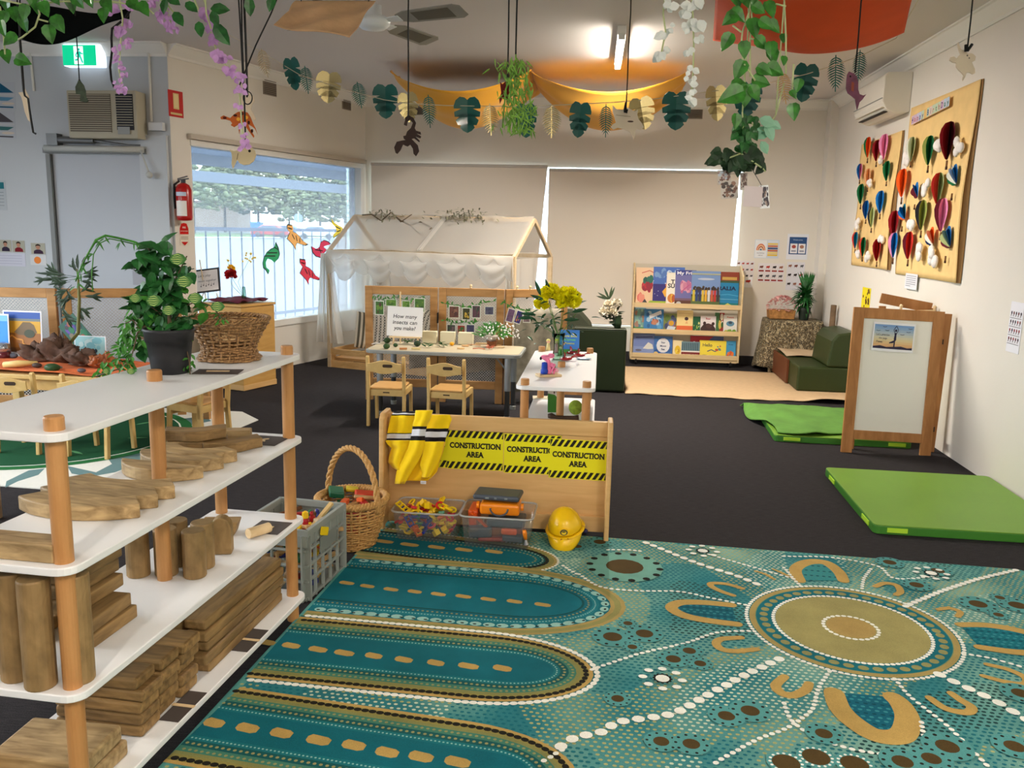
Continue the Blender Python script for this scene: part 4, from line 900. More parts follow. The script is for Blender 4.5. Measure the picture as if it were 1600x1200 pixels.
# ================================================================ clear tubs
def clearp():
    m,nt,b,o=nmat('clear_plastic'); nt.nodes.remove(b); tr=N(nt,'BsdfTransparent'); tr.inputs[0].default_value=(.93,.93,.93,1); gl=N(nt,'BsdfGlossy',i_Roughness=.12); df=N(nt,'BsdfDiffuse'); df.inputs[0].default_value=(.75,.76,.78,1)
    m1=N(nt,'MixShader'); m1.inputs[0].default_value=.10; m2=N(nt,'MixShader'); m2.inputs[0].default_value=.13
    nt.links.new(tr.outputs[0],m1.inputs[1]); nt.links.new(gl.outputs[0],m1.inputs[2]); nt.links.new(m1.outputs[0],m2.inputs[1]); nt.links.new(df.outputs[0],m2.inputs[2]); nt.links.new(m2.outputs[0],o.inputs[0]); return m
CLP=clearp(); CLR=plain('clear_rim',(196,196,194),.3,alpha=.62)
def tub(x0,x1,y0,y1,h,lab,rz=0):
    t=thing('clear_tub',lab,'storage tub',((x0+x1)/2,(y0+y1)/2,RT+.0006 if y0<4.1 else 0),rz); w,d=(x1-x0),(y1-y0)
    b=MB(); k=5; lo=rrect(w-.045,d-.04,.03,k); up=rrect(w-.012,d-.012,.03,k); n=len(lo)
    b.add([(x,y,.003) for x,y in lo]+[(x,y,h) for x,y in up],[tuple(range(n-1,-1,-1))]+[(i,(i+1)%n,n+(i+1)%n,n+i) for i in range(n)]); b.build('wall',CLP,t,smooth=True,solid=.0)
    b=MB(); b.tube([(x,y,h) for x,y in rrect(w,d,.035,k)],.005,6,closed=True); b.build('rim',CLR,t,smooth=True); return t
tub(-.995,-.665,3.855,4.09,.145,'left clear tub full of coloured plastic construction pieces')
tub(-.655,-.305,3.82,4.085,.155,'right clear tub with an orange toy tool case on top')
g=random.Random(4)
PCS=[('red',(206,30,34)),('yellow',(244,204,24)),('yellow',(244,214,40)),('blue',(30,50,150)),('pink-red',(214,66,84)),('green',(24,122,84)),('orange',(236,110,24))]
for k in range(84):
    nm,c=PCS[g.randrange(7)] if k<64 else PCS[g.choice([0,1,1,3])]; kind=g.choice(['beam','fork','ring','cube']); b=MB()
    if kind=='beam':
        b.box((0,-.012,0),(.085,.006,.014)); b.box((0,.012,0),(.085,.006,.014)); [b.box((q,0,0),(.006,.024,.014)) for q in (-.038,-.013,.013,.038)]
    elif kind=='fork': b.box((0,0,0),(.05,.012,.012)); b.box((.03,.012,0),(.03,.008,.012)); b.box((.03,-.012,0),(.03,.008,.012)); b.box((.018,0,0),(.008,.03,.012))
    elif kind=='ring': b.tube([(.018*math.cos(a),.018*math.sin(a),0) for a in [2*PI*j/14 for j in range(14)]],.006,6,closed=True)
    else: b.box((0,0,0),(.028,.028,.028)); b.cyl((0,0,.014),(0,0,.02),.008,n=10)
    o=b.build('construction_piece',cmat(c,.35),label=f'{nm} plastic {kind} in the left clear tub',cat='toy',group='plastic construction pieces in the left tub',bevel=.0015,origin=(0,0,0))
    o.location=(-.83+g.uniform(-.125,.125),3.965+g.uniform(-.08,.08),RT+.024+.13*k/84); o.rotation_euler=(g.uniform(-.7,.7),g.uniform(-.7,.7),g.uniform(0,6))
ORG=plain('tool_orange',(240,136,20),.35,coat=.3); ORD=plain('tool_orange_red',(214,84,26),.4); GRD=plain('tool_grey',(70,76,86),.4)
t=thing('toy_tool_case','orange toy tool case with a grey handle lying on top of the right tub','toy tool case',(-.47,3.95,RT+.135))
MB().box((0,-.02,.045),(.19,.12,.055)).build('case_body',ORG,t,bevel=.012)
for s in (-1,1): MB().cyl((s*.1,-.045,.055),(s*.113,-.045,.055),.018,n=14).build('side_knob',ORG,t)
MB().tube([(.04*math.cos(a)*1.05,-.087-.006*math.sin(a),.055-.034*math.sin(a)) for a in [PI*k/14 for k in range(15)]],.0045,8).build('handle',GRD,t,smooth=True)
b=MB(); b.box((-.015,.0,.098),(.225,.14,.026),rz=-.06); b.build('lid',GRD,t,bevel=.01); 
for x,s in ((-.06,.008),(-.02,.006),(.03,.007)): MB().box((x,-.074,.1),(s*2,.004,.008)).build('latch',plain('latch_silver_%d'%int(x*1000+100),(190,195,200),.2,metal=.6),t)
t=thing('toy_saw','orange-red toy tool case lid leaning in the right tub','toy',(-.6,3.96,RT+.03)); MB().box((.0,0,.08),(.03,.15,.11),tx=.01).build('shell',ORD,t,bevel=.01); MB().beam((-.005,-.08,.13),(.075,-.09,.06),.02,.008).build('strap',ORD,t)
for (x,y,z,s,m,lab,rz) in [(-.42,3.86,.08,(.075,.02,.03),ORD,'small orange-red toy block seen through the right tub',0),(-.56,3.87,.07,(.11,.05,.05),GRD,'dark grey toy tool seen at the left of the right tub',.2),(-.5,3.88,.035,(.14,.05,.02),cmat((150,50,40)),'dull red toy part at the bottom of the right tub',.1),(-.4,3.88,.045,(.1,.06,.03),GRD,'dark toy part at the bottom of the right tub',-.1),(-.46,3.95,.06,(.2,.12,.05),cmat((120,60,40)),'brown-red toy part in the middle of the right tub',0),(-.44,3.93,.115,(.18,.12,.04),GRD,'grey toy part under the orange tool case',0)]:
    MB().box((x,y,z+RT),s,rz=rz).build('toy_part',m,label=lab,cat='toy',bevel=.008)
t=thing('toy_screwdriver','orange toy spanner with a grey tip leaning at the right of the tub','toy',(-.345,3.825,RT+.03)); MB().tube([(0,0,.075),(.003,-.0,.06),(.008,0,.03)],[.009,.011,.008],8).build('handle',ORG,t,smooth=True); MB().tube([(.008,0,.03),(.012,0,.005)],[.005,.012],8).build('tip',plain('tip_grey',(150,152,155),.3,metal=.5),t)
# helmet
t=thing('toy_hard_hat','yellow toy hard hat standing tilted on the rug beside the tubs','helmet',(-.16,3.97,RT+.0006))
HY=plain('helmet_yellow',(248,198,14),.25,coat=.4)
Th=Matrix.Translation((0,0,.085))@Matrix.Rotation(rad(-8),4,'Y')@Matrix.Rotation(rad(14),4,'X')
b=MB(); b.lathe([(.088*math.cos(a),.095*math.sin(a)) for a in [rad(q) for q in range(0,91,6)]]+[],n=32,T=Th,sx=.92,sy=1.05,caps=False); b.build('dome',HY,t,smooth=True,solid=.003)
b=MB(); b.grid(lambda u,v:Th@V(((.081+.016*v)*math.cos(2*PI*u),(.092+.014*v)*math.sin(2*PI*u),-.002-.006*v)),40,2); b.build('brim',HY,t,smooth=True,solid=.003)
def peak(u,v):
    a=rad(-165+150*u); q=Th@V(((.085)*math.cos(a),.096*math.sin(a),-.002)); tip=q+V((.002*math.cos(a),-.012*math.sin(-a)*0-.01*math.sin(PI*u),-.074*math.sin(PI*u)**.6)); return q*(1-v)+tip*v+V((0,-.012*math.sin(PI*v)*math.sin(PI*u),0))
MB().grid(peak,22,6).build('peak',HY,t,smooth=True,solid=.003)
c=Card(Th@fr((-.022,-.099,.012),(1,0,0),(0,.25,1)),.044,.03,(248,198,14),th=.0001); c.e(.5,.5,.42,.5,(60,60,50)); c.e(.5,.45,.28,.33,(240,200,40)); c.e(.5,.6,.2,.1,(40,40,40)); c.build('sticker',PRINT,t)
c=Card(Th@fr((-.024,-.106,-.035),(1,0,0),(0,.1,1)),.048,.034,(248,198,14),th=.0001); c.ln([(.1,.1),(.9,.9)],.009,(150,40,30)); c.ln([(.1,.9),(.9,.1)],.009,(150,40,30)); c.e(.5,.5,.16,.22,(230,225,215)); c.build('badge',PRINT,t)
MB().ball((.098,.02,.06),(.012,.01,.012)).build('strap_clip',plain('clip_purple',(60,50,90),.5),t)
# ================================================================ green mats
def vinyl(name,c): return plain(name,c,.42,bump=.12,bscale=60,vary=.05,vscale=3)
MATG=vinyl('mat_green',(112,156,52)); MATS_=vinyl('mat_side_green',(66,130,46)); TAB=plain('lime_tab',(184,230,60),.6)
def mat_(x0,x1,y0,y1,lab,tabs,rz=0,h=.05):
    t=thing('gym_mat',lab,'gym mat',((x0+x1)/2,(y0+y1)/2,0),rz); w,d=x1-x0,y1-y0
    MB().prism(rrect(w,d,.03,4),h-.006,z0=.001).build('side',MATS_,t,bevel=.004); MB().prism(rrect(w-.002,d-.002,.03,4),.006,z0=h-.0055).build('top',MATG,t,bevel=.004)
    for (x,y,sx,sy) in tabs: MB().box((x,y,.026),(sx,sy,.024)).build('tab',TAB,t)
    return t
mat_(1.42,2.41,4.40,5.51,'large smooth green gym mat lying by the right wall',[(-.38,-.557,.1,.006),(-.497,-.4,.006,.13),(-.497,.35,.006,.13)],rad(-.8))
mat_(1.29,2.26,6.36,7.5,'green gym mat partly under a green cloth behind the easel',[(-.36,-.572,.12,.006),(.38,-.572,.12,.006)],rad(-2))
GC=plain('green_cloth',(92,140,60),.9,bump=.5,bscale=120,vary=.12,vscale=8)
def edge(u,v):
    x=1.17+1.1*u+.13*(1-v)*(1-u); y=6.42+1.2*v-.05*math.sin(9*u)*(1-v)+.03*math.sin(14*u)*v; x+=.03*math.sin(8*v)
    on=1 if x>1.28 and y<7.5 else 0; z=.062 if on else .012
    if x<1.28: z=.012+.05*max(0,min(1,(x-1.2)/.08))
    if y>7.45: z=.012+.05*max(0,min(1,(7.6-y)/.12))
    return V((x,y,z+.010*math.sin(7*u+5*v)**2+.012*math.exp(-((u-.28)**2)*200)))
MB().grid(edge,50,40).build('green_cloth',GC,label='crumpled green cloth spread over the further gym mat',cat='cloth',smooth=True,solid=.006)
# ================================================================ whiteboard easel
t=thing('whiteboard_easel','wooden A-frame whiteboard easel standing by the right wall','easel',(1.69,6.15,0),rad(2.5)); lean=rad(9); EL=1.03; EWd=.62
Te=Matrix.Rotation(-lean,4,'X')@Matrix.Rotation(rad(-1.5),4,'Y')     # plane of the front leaf
Tf=Te
def ebar(x0,x1,z0,z1,th=.022,y=0,nm='rail',T=Te,m=EASW): return MB().box(((x0+x1)/2,y,(z0+z1)/2),(x1-x0,th,z1-z0),T=T).build(nm,m,t,bevel=.003)
Te=Matrix.Rotation(rad(1.5),4,'Y')@Matrix.Rotation(-lean*.55,4,'X'); Te=Matrix(Te)
for (a,b_) in ((0,.075),(EWd-.075,EWd)): ebar(a,b_,0,EL-.0,nm='leg',T=Te)
ebar(.075,EWd-.075,EL-.075,EL,nm='top_rail',T=Te); ebar(.075,EWd-.075,.10,.165,nm='bottom_rail',T=Te)
MB().box((EWd/2,.003,.56),(EWd-.15,.006,.80),T=Te).build('whiteboard',plain('whiteboard_surface',(240,238,228),.3,spec=.5),t)
Tb=Matrix.Rotation(rad(1.5),4,'Y')@Matrix.Translation((.05,.135,EL*.995))@Matrix.Rotation(rad(-1),4,'X')@Matrix.Translation((0,0,-EL*.995))
for (a,b_) in ((0.02,.075),(EWd-.055,EWd+.02)): ebar(a,b_,0.0,EL-.02,y=.0,nm='back_leg',T=Tb)
ebar(.075,EWd-.055,EL-.09,EL-.02,nm='back_rail',T=Tb)
for z in (.2,.82): MB().box((EWd+.012,.05,z),(.02,.06,.035),T=Te).build('hinge',plain('hinge_dark_%d'%int(z*10),(70,52,40),.5,metal=.3),t)
# yoga poster
Wt=TM[t]
c=Card(Wt@Te@fr((.14,-.0135,.735),(1,0,0),(0,0,1))@Matrix.Rotation(rad(-1),4,'Z'),.285,.20,(245,245,248),th=.0006,layer=.0003)
for k in range(10): c.r(0.03,.93-.083*k-.083,.97,.93-.083*k,[(122,160,208),(138,170,206),(158,182,204),(178,192,200),(198,202,192),(214,206,176),(222,204,156),(226,194,140),(224,178,124),(214,160,112)][k]); c.k=1
c.k=3; DK=(34,26,60)
c.p([(.03,.09),(.03,.16),(.2,.2),(.35,.15),(.5,.17),(.7,.2),(.85,.15),(.97,.17),(.97,.09)],DK)
c.p([(.515,.16),(.545,.16),(.55,.36),(.57,.42),(.565,.6),(.575,.66),(.515,.66),(.52,.56),(.51,.46),(.52,.36)],DK); c.p([(.52,.40),(.41,.32),(.41,.28),(.5,.3),(.52,.32)],DK); c.e(.545,.74,.028,.045,DK)
c.ln([(.52,.65),(.49,.76),(.545,.9)],.004,DK); c.ln([(.57,.65),(.6,.76),(.55,.9)],.004,DK)
c.text('Let\'s practise',.24,.58,.02,DK,.0,wid=.32); c.text('the yoga',.25,.46,.02,DK,.0,wid=.2); c.text('Poses',.17,.33,.02,DK,.0,wid=.14)
for x,y in ((.27,.84),(.88,.82),(.12,.7),(.7,.6),(.33,.72),(.84,.7)): c.ln([(x-.05,y+.015),(x,y),(x+.05,y+.02)],.003,DK)
c.build('yoga_poster',PRINT,label='small poster of a yoga tree pose at sunset on the whiteboard',cat='poster')
t=thing('back_easel','top of a second wooden easel with round knobs behind the whiteboard easel','easel',(2.06,6.75,0),rad(-8))
MB().box((0,0,.5),(.05,.022,1.0)).build('leg',EASW,t,bevel=.003); MB().box((.34,0,.5),(.05,.022,1.0)).build('leg',EASW,t,bevel=.003)
MB().beam((-.02,0,1.06),(.34,0,1.0),.075,.022,up=(0,1,0)).build('top_rail',EASW,t,bevel=.003); MB().beam((.1,-.06,.965),(.36,-.06,.985),.018,.016).build('dowel',PALEW,t)
for x in (.12,.35): MB().lathe([(.004,0),(.012,.004),(.008,.014),(.014,.024),(.010,.036),(0,.04)],(x,-.06,.985),14,caps=False).build('knob',PALEW,t,smooth=True)
# ================================================================ reading corner
RUGB=plain('beige_rug',(206,176,138),.95,bump=.7,bscale=160,vary=.05,vscale=20)
def rb(u,v):
    x=.2+2.15*u; y=8.02+1.68*v-.05*u+.015*math.sin(20*u)*(1-v); zz=.008
    if v<.25: zz+=.028*math.exp(-((u-.86)**2)*160)*(1-v*4)**1.5*1.4+.012*math.exp(-((u-.93)**2)*300)*(1-v*4)+.006*(math.sin(25*u)**2)*(1-v*4)
    return V((x,y,zz))
MB().grid(rb,80,30).build('beige_rug',RUGB,label='beige rug with a rumpled front edge in the reading corner',cat='rug',smooth=True,solid=.008)
CG=vinyl('couch_green',(46,58,24)); CG2=vinyl('couch_green_dark',(30,42,20)); 
t=thing('green_couch','low dark green vinyl couch against the right wall','couch',(1.87,8.53,.012))
b=MB(); b.prism([(0,0),(.54,0),(.54,1.3),(0,1.3)],.245); b.build('seat',CG,t,bevel=.02)
b=MB(); b.prism([(.27,.247),(.30,.5),(.35,.57),(.47,.59),(.54,.59),(.54,.247)],.66,T=fr((0,.66,0),(1,0,0),(0,0,1))); b.build('backrest',CG,t,bevel=.02)
MB().box((-.012,.85,.13),(.02,.9,.24)).build('side_board',plain('red_brown_board',(104,58,34),.5),t)
TANB=plain('tan_blanket',(196,172,140),.9,bump=.3,bscale=120)
MB().grid(lambda u,v:V((1.885+.5*u,9.18+.62*v,.268+.008*math.sin(6*u+2*v)**2+.012*math.sin(3*v+u))),20,20).build('blanket',TANB,label='tan blanket folded on the far half of the green couch',cat='blanket',smooth=True,solid=.01)
t=thing('green_armchair','dark green vinyl armchair seen from behind in the middle of the room','armchair',(-.31,8.05,0))
MB().box((.25,.09,.31),(.5,.16,.60)).build('backrest',CG2,t,bevel=.02); MB().box((.25,.44,.15),(.5,.54,.28)).build('seat',CG2,t,bevel=.02)
MB().tube([(.01,.012,.605),(.49,.012,.605)],.004,6).build('seam',CG,t)
t=thing('grey_cushion','grey-green wedge cushion standing behind the green armchair','cushion',(-.62,9.0,0)); MB().prism([(0,.0),(.5,0),(.46,.55),(.34,.68),(.05,.7),(0,.6)],.2,T=fr((0,.2,0),(1,0,0),(0,0,1))).build('pad',plain('cushion_grey_green',(62,66,50),.8),t,bevel=.03)
# leopard cloth table
def leo():
    m,nt,b,o=nmat('leopard_cloth'); tc=N(nt,'TexCoord'); v=N(nt,'TexVoronoi',i_Scale=46.); v.feature='F1'; n=N(nt,'TexNoise',i_Scale=60.); mx=N(nt,'Mix',data_type='RGBA'); mx.inputs[0].default_value=.06
    nt.links.new(tc.outputs['Object'],mx.inputs[6]); nt.links.new(n.outputs['Color'],mx.inputs[7]); nt.links.new(tc.outputs['Object'],n.inputs['Vector']); nt.links.new(mx.outputs[2],v.inputs['Vector'])
    r=ramp(nt,[(.0,lin((120,98,60))),(.25,lin((150,128,88))),(.36,lin((58,50,36))),(.55,lin((44,40,32))),(.68,lin((168,154,122)))]); nt.links.new(v.outputs['Distance'],r.inputs[0]); nt.links.new(r.outputs[0],b.inputs['Base Color']); b.inputs['Roughness'].default_value=.9; return m
LC=V((2.075,9.95,0)); t=thing('corner_table','small side table under a leopard print cloth in the corner','table',LC)
MB().box((0,0,.56),(.56,.42,.03)).build('tabletop',PALEW,t)
for sx in (-1,1):
    for sy in (-1,1): MB().cyl((sx*.24,sy*.17,0),(sx*.24,sy*.17,.55),.02).build('leg',PALEW,t)
def lp(u,v):
    a=2*PI*u; c_,s_=math.cos(a),math.sin(a); k=1/max(abs(c_)/.30,abs(s_)/.225); k=min(k,.345)
    if v<.35: q=v/.35; return V((k*c_*q,k*s_*q,.58))
    w=(v-.35)/.65; dr=.06*w+.022*w*math.sin(9*a)+(.02*w if c_<-.5 else 0); k2=k+dr; x=min(k2*c_,.385); y=min(k2*s_,.3)
    return V((x,y,.58-(.54+.03*math.sin(3*a))*w if c_<.2 else .58-.46*w))
o=MB().grid(lp,110,26).build('leopard_cloth',leo(),smooth=True,solid=.005,origin=(0,0,0)); o.location=LC; tag(o,'leopard print cloth draped to the floor over the corner table','tablecloth')
# ================================================================ blinds of the back window
BLM=plain('roller_blind_fabric',(228,218,204),.85,bump=.1,bscale=400,spec=.15)
def blind(x0,x1t,x1b,z0,z1,lab,y=YB-.045):
    t=thing('roller_blind',lab,'blind',((x0+x1t)/2,y,z0))
    b=MB(); b.add([(x0,y,z0),(x1b,y,z0),(x1t,y,z1),(x0,y,z1)],[(0,1,2,3)]); b.build('fabric',BLM,t,world=True,solid=.002)
    MB().cyl((x0,y-.008,z0),(x1b,y-.008,z0),.009,n=8).build('bottom_bar',BLM,t,world=True)
    MB().cyl((x0,y+.0,z1-.004),(x1t,y+.0,z1-.004),.018,n=10).build('roller',plain('roller_'+str(int(x0*10+50)),(196,190,182),.5),t,world=True)
blind(-2.87,-.762,-.90,.41,2.24,'left large beige roller blind pulled down over the back window')
blind(-.745,1.43,1.375,.425,2.205,'right large beige roller blind pulled down over the back window')
def vent(lab,T,w=.2,h=.15):
    t=thing('air_vent',lab,'air vent',T.translation); b=MB(); b.box((0,0,.004),(w,h,.008),T=T); b.build('plate',plain('vent_%d'%len(MATS),(150,138,124),.6),t,world=True)
    b=MB()
    for k in range(8): b.box((0,-h/2+.014+k*(h-.028)/7,.011),(w-.02,.007,.008),T=T)
    b.build('grille',plain('ventg_%d'%len(MATS),(96,86,76),.6),t,world=True)
vent('small air vent high on the wall above the left window',fr(WP(421,137),WT,(0,0,1)),.2,.15); vent('small air vent high on the wall by the corner',fr(WP(541,163),WT,(0,0,1)),.17,.12)
vent('small air vent high on the back wall behind the garland',fr(YP(1086,178,YB),(1,0,0),(0,0,1)),.17,.11); vent('air vent on the back wall behind the left part of the yellow cloth',fr(YP(655,172,YB),(1,0,0),(0,0,1)),.1,.11)
c=MB(); c.prism(rrect(.11,.12,.01),.012,T=fr(YP(1294,421,10.108),(1,0,0),(0,0,1))); c.build('switch_plate',plain('switch_white',(232,226,212),.4),label='white square switch plate on the corner pier',cat='switch plate')
# posters on the back wall
def wcard(x0,y0,x1,y1,Y=YB,col=(236,236,238),th=.0012):
    a=YP(x0,y1,Y-.0025); d=YP(x1,y0,Y-.0025); return Card(fr(a,(1,0,0),(0,0,1)),d.x-a.x,d.z-a.z,col,th=th,layer=.0003)
c=wcard(1178,375,1218,403,col=(208,218,230)); 
c.r(.02,.03,.5,.97,(232,234,238)); 
for k,(r,cc) in enumerate([(.19,(214,120,90)),(.155,(232,190,150)),(.12,(180,100,80)),(.085,(236,214,190)),(.05,(90,120,150))]): c.p([(.26+r*math.cos(a),.42+r*1.9*math.sin(a)) for a in [PI*j/14 for j in range(15)]],cc)
c.text('MUSTERTON',.26,.27,.016,(60,60,80),wid=.3); c.text('LIBRARY',.26,.15,.012,(60,60,80),wid=.2)
for k,cc in enumerate([(220,226,240),(236,206,110),(206,120,90),(70,90,130),(200,110,80),(240,214,120),(236,196,80)]): c.r(.54,.85-.12*k,.95,.94-.12*k,cc)
c.build('rainbow_poster',PRINTM,label='poster with a rainbow and coloured stripes on the back wall',cat='poster')
c=wcard(1228,366,1264,405,col=(226,228,236)); c.r(.1,.2,.93,.88,(52,84,132)); c.text('Welcome',.5,.77,.02,(200,215,235),wid=.45); c.r(.16,.24,.5,.62,(232,232,236)); c.r(.55,.24,.88,.62,(232,232,236)); c.e(.33,.5,.1,.07,(170,80,70)); c.e(.71,.5,.1,.07,(170,120,100)); c.r(.22,.3,.44,.36,(150,150,170)); c.r(.61,.3,.82,.36,(150,150,170)); c.build('blue_poster',PRINTM,label='blue framed poster with two white panels on the back wall',cat='poster')
def animals(c,rows,cols,lab,red=True,seed=1):
    g=random.Random(seed)
    for j in range(rows):
        for i in range(cols):
            cx=(i+.5)/cols; cy=1-(j+.42)/rows*.96; cc=g.choice([(50,40,38),(120,70,60),(150,100,80),(90,90,96),(180,60,50)]); c.k=1
            c.e(cx,cy,.3/cols,.12/rows,cc,8); c.k=2; c.e(cx+.2/cols,cy+.08/rows,.1/cols,.08/rows,cc,6); c.ln([(cx-.2/cols,cy),(cx-.25/cols,cy-.2/rows)],.004,cc); c.ln([(cx+.1/cols,cy),(cx+.12/cols,cy-.2/rows)],.004,cc)
            if red: c.k=1; c.r((i+.12)/cols,1-(j+.9)/rows,(i+.9)/cols,1-(j+.74)/rows,(150,50,44))
    return c.build('animal_chart',PRINTM,label=lab,cat='poster')
animals(wcard(1183,412,1226,440,col=(226,220,222)),2,4,'animal chart with red name labels on the back wall')
animals(wcard(1149,408,1179,437,col=(222,216,218)),3,4,'pale animal chart left of the red-labelled one on the back wall',False,3)
animals(wcard(1161,433,1176,449,Y=YB-.004,col=(236,236,240)),1,1,'small white card with a single dark animal on the back wall',False,5)
animals(wcard(1227,410,1258,453,col=(222,220,226)),3,3,'pale chart with small pictures beside the corner on the back wall',False,7)
# ================================================================ right wall
def rwall(x0y0,x1y1,X=XR-.003,col=(255,255,255),th=.002): # px bottom far corner, px top near corner
    a=XP(*x0y0,X); d=XP(*x1y1,X); return fr(a,(0,-1,0),(0,0,1)),a.y-d.y,d.z-a.z
CARDB=plain('craft_cardboard',(238,202,136),.75,vary=.05,vscale=10); KRAFT=plain('kraft_edge',(140,104,60),.8)
def balloon_board(lab,bl,tr,items,banner=None):
    T,w,h=rwall(bl,tr); org=T.translation; t=thing('balloon_board',lab,'display board',org)
    g=random.Random(len(items))
    def F(u,v): return T@V((u*w+.012*math.sin(7*v+1)*(u**6),v*h,.006+.035*u**8*(.6+.4*math.sin(5*v))+.008*(1-u)**6*math.sin(9*v)))
    MB().grid(F,30,30).build('sheet',CARDB,t,world=True,smooth=True,solid=.003)
    MB().grid(lambda u,v:T@V((w*(.985+.03*u)+.012*math.sin(7*v+1),v*h,.002+.038*(1-u)*(.6+.4*math.sin(5*v)))),4,24).build('curled_edge',KRAFT,t,world=True,solid=.002)
    def at(x,y): q=XP(x,y,XR-.012); return (org.y-q.y),q.z-org.z
    for it in items:
        x,y,s=it[:3]; u,v=at(x,y); 
        if it[3]=='cloud':
            b=MB(); 
            for k in range(6): b.ball((u+g.uniform(-.05,.05)*s,v+g.uniform(-.04,.04)*s,.045+g.uniform(0,.012)),(.042*s,.038*s,.018),8,6,T=T)
            b.build('cotton_cloud',COTT,t,world=True,smooth=True); continue
        cols=it[3:]; n=len(cols); b=MB(); R_=.072*s
        prof=[(0,R_),(.55,R_*.88),(.88,R_*.5),(1,.0+R_*.08),(.88,-R_*.5),(.6,-R_*1.05),(.22,-R_*1.6),(0,-R_*1.7)]
        fan=len(it)>3 and it[-1]=='fan'
        cols=[c_ for c_ in cols if c_!='fan']; n=len(cols)
        for k in range(2*n):
            a=PI*(k)/(2*n-1) if n>0 else 0; c_=cols[k//2]; b.rgb(c_)
            ca_,sa_=math.cos(a),math.sin(a)
            tw=rad(55) if fan else 0
            vs=[(u+(px_*R_*1.0*ca_)*math.cos(tw)-py_*math.sin(tw)*(.6 if fan else 0),v+py_*math.cos(tw)*(1 if not fan else .9)+px_*R_*ca_*math.sin(tw),.012+px_*R_*.6*sa_+.03) for px_,py_ in prof]
            b.add(vs,[tuple(range(len(vs)))],T=T)
        b.build('paper_balloon',PRINTM,t,world=True)
        b=MB(); b.rgb(120,84,52); b.box((u,v-R_*1.95,.04),(.014*s,.034*s,.008),T=T); b.rgb(70,50,40); b.box((u,v-R_*2.25,.04),(.016*s,.016*s,.01),T=T); b.build('balloon_basket',PRINTM,t,world=True)
    if banner:
        (x0,y0),(x1,y1),txt=banner; u0,v0=at(x0,y0); u1,v1=at(x1,y1); n=len(txt); g2=random.Random(2)
        b=Card(T@Matrix.Translation((0,0,.02)),.001,.001,(228,190,120))
        b=Card(T@Matrix.Translation((u0,v0,.03))@Matrix.Rotation(math.atan2(v1-v0,u1-u0),4,'Z'),math.hypot(u1-u0,v1-v0),.075,(228,190,120),th=.0005)
        for k,ch in enumerate(txt):
            if ch==' ': continue
            cc=g2.choice([(216,190,214),(206,196,226),(190,206,226),(226,200,196),(196,214,190)]); b.k=1; b.r(k/n,.05,(k+.92)/n,.95,cc); b.k=2; b.text(ch,(k+.46)/n,.5,.06,g2.choice([(100,60,120),(60,70,130),(190,70,80),(50,110,60)]),.02)
        b.build('letter_banner',PRINTM,t,world=True)
    return t
COTT=plain('cotton',(236,230,226),.95,bump=1,bscale=90)
OR_,GN,DR,PK,BL,YE,TN,PG,BK,RD,MR,OL,NV,TL,WT_=(232,96,28),(20,104,60),(140,20,28),(232,140,182),(20,110,180),(196,186,110),(222,160,110),(186,196,140),(34,34,40),(200,50,40),(96,20,36),(150,160,80),(20,40,84),(20,120,150),(236,236,226)
balloon_board('smaller cardboard display of paper hot-air balloons on the right wall, next to the air conditioner',(1331,414),(1412,204),
 [(1363,226,1,OR_,GN),(1377,231,1,DR,DR),(1389,224,1.15,PK,PK),(1384,249,.7,'cloud'),(1350,265,.8,PK,BL,YE),(1363,274,.9,TN,TN),(1393,263,.9,GN,GN),(1366,287,.7,'cloud'),(1352,299,1,GN,GN),(1383,311,1.05,BL,BL),(1360,324,.9,BL,NV),(1369,336,.95,PG,BK),(1346,350,.9,'cloud'),(1343,372,.85,TL,RD),(1355,382,.95,GN,RD),(1378,386,1.05,RD,DR,MR),(1385,371,.8,'cloud'),(1348,396,.7,'cloud'),(1363,403,.9,'cloud')])
balloon_board('larger cardboard display of paper hot-air balloons with a letter banner on the right wall',(1400,428),(1535,124),
 [(1432,228,1,PG,WT_,NV),(1423,250,.9,'cloud'),(1460,229,1.15,GN,OL),(1491,212,1.4,MR,DR,MR),(1474,233,1,'cloud'),(1508,228,1,'cloud'),(1418,280,1.2,OR_,OR_),(1438,297,.9,BL,MR,'fan'),(1455,294,1,'cloud'),(1475,288,1.2,PG,RD,OL),(1498,273,1.05,BL,WT_,GN,'fan'),(1405,345,1.2,DR,DR),(1418,331,.95,TL,BL,OR_,'fan'),(1433,350,1,'cloud'),(1449,330,1.2,OL,BK),(1481,329,1.25,PK,MR),(1404,378,1.1,BL,PK),(1428,378,1.15,RD,MR),(1442,392,1.1,'cloud'),(1462,369,1,OR_,WT_,NV,'fan'),(1488,370,1.1,BL,PG,MR,'fan'),(1467,401,1.15,'cloud')],
 banner=((1428,196),(1488,166),'Happy BirthDay'))
T,w,h=rwall((1413,450),(1434,429),XR-.02); c=Card(T,w,h,(226,226,232)); [c.ln([(.1,.85-.13*k),(.9 if k<5 else .5,.85-.13*k)],.004,(120,120,130)) for k in range(6)]; c.build('caption_sheet',PRINTM,label='small white caption sheet under the larger balloon display',cat='paper')
T,w,h=rwall((1345,482),(1361,451)); c=Card(T,w,h,(232,214,40)); c.mottle([(90,50,30),(70,40,30),(120,90,30)],16,.1,.28,3); c.build('bee_poster',PRINTM,label='narrow yellow and brown poster low on the right wall',cat='poster')
T,w,h=rwall((1571,548),(1601,474)); c=Card(T,w,h,(232,230,236)); g=random.Random(5)
for j in range(4):
    for i in range(5): c.k=1; c.e(.14+.18*i,.78-.17*j,.05,.035,g.choice([(150,60,60),(110,50,50),(60,50,60)]),7); c.k=2; c.ln([(.14+.18*i,.76-.17*j),(.1+.18*i,.71-.17*j)],.006,(70,50,50))
    c.ln([(.05,.68-.17*j),(.95,.68-.17*j)],.003,(100,90,90))
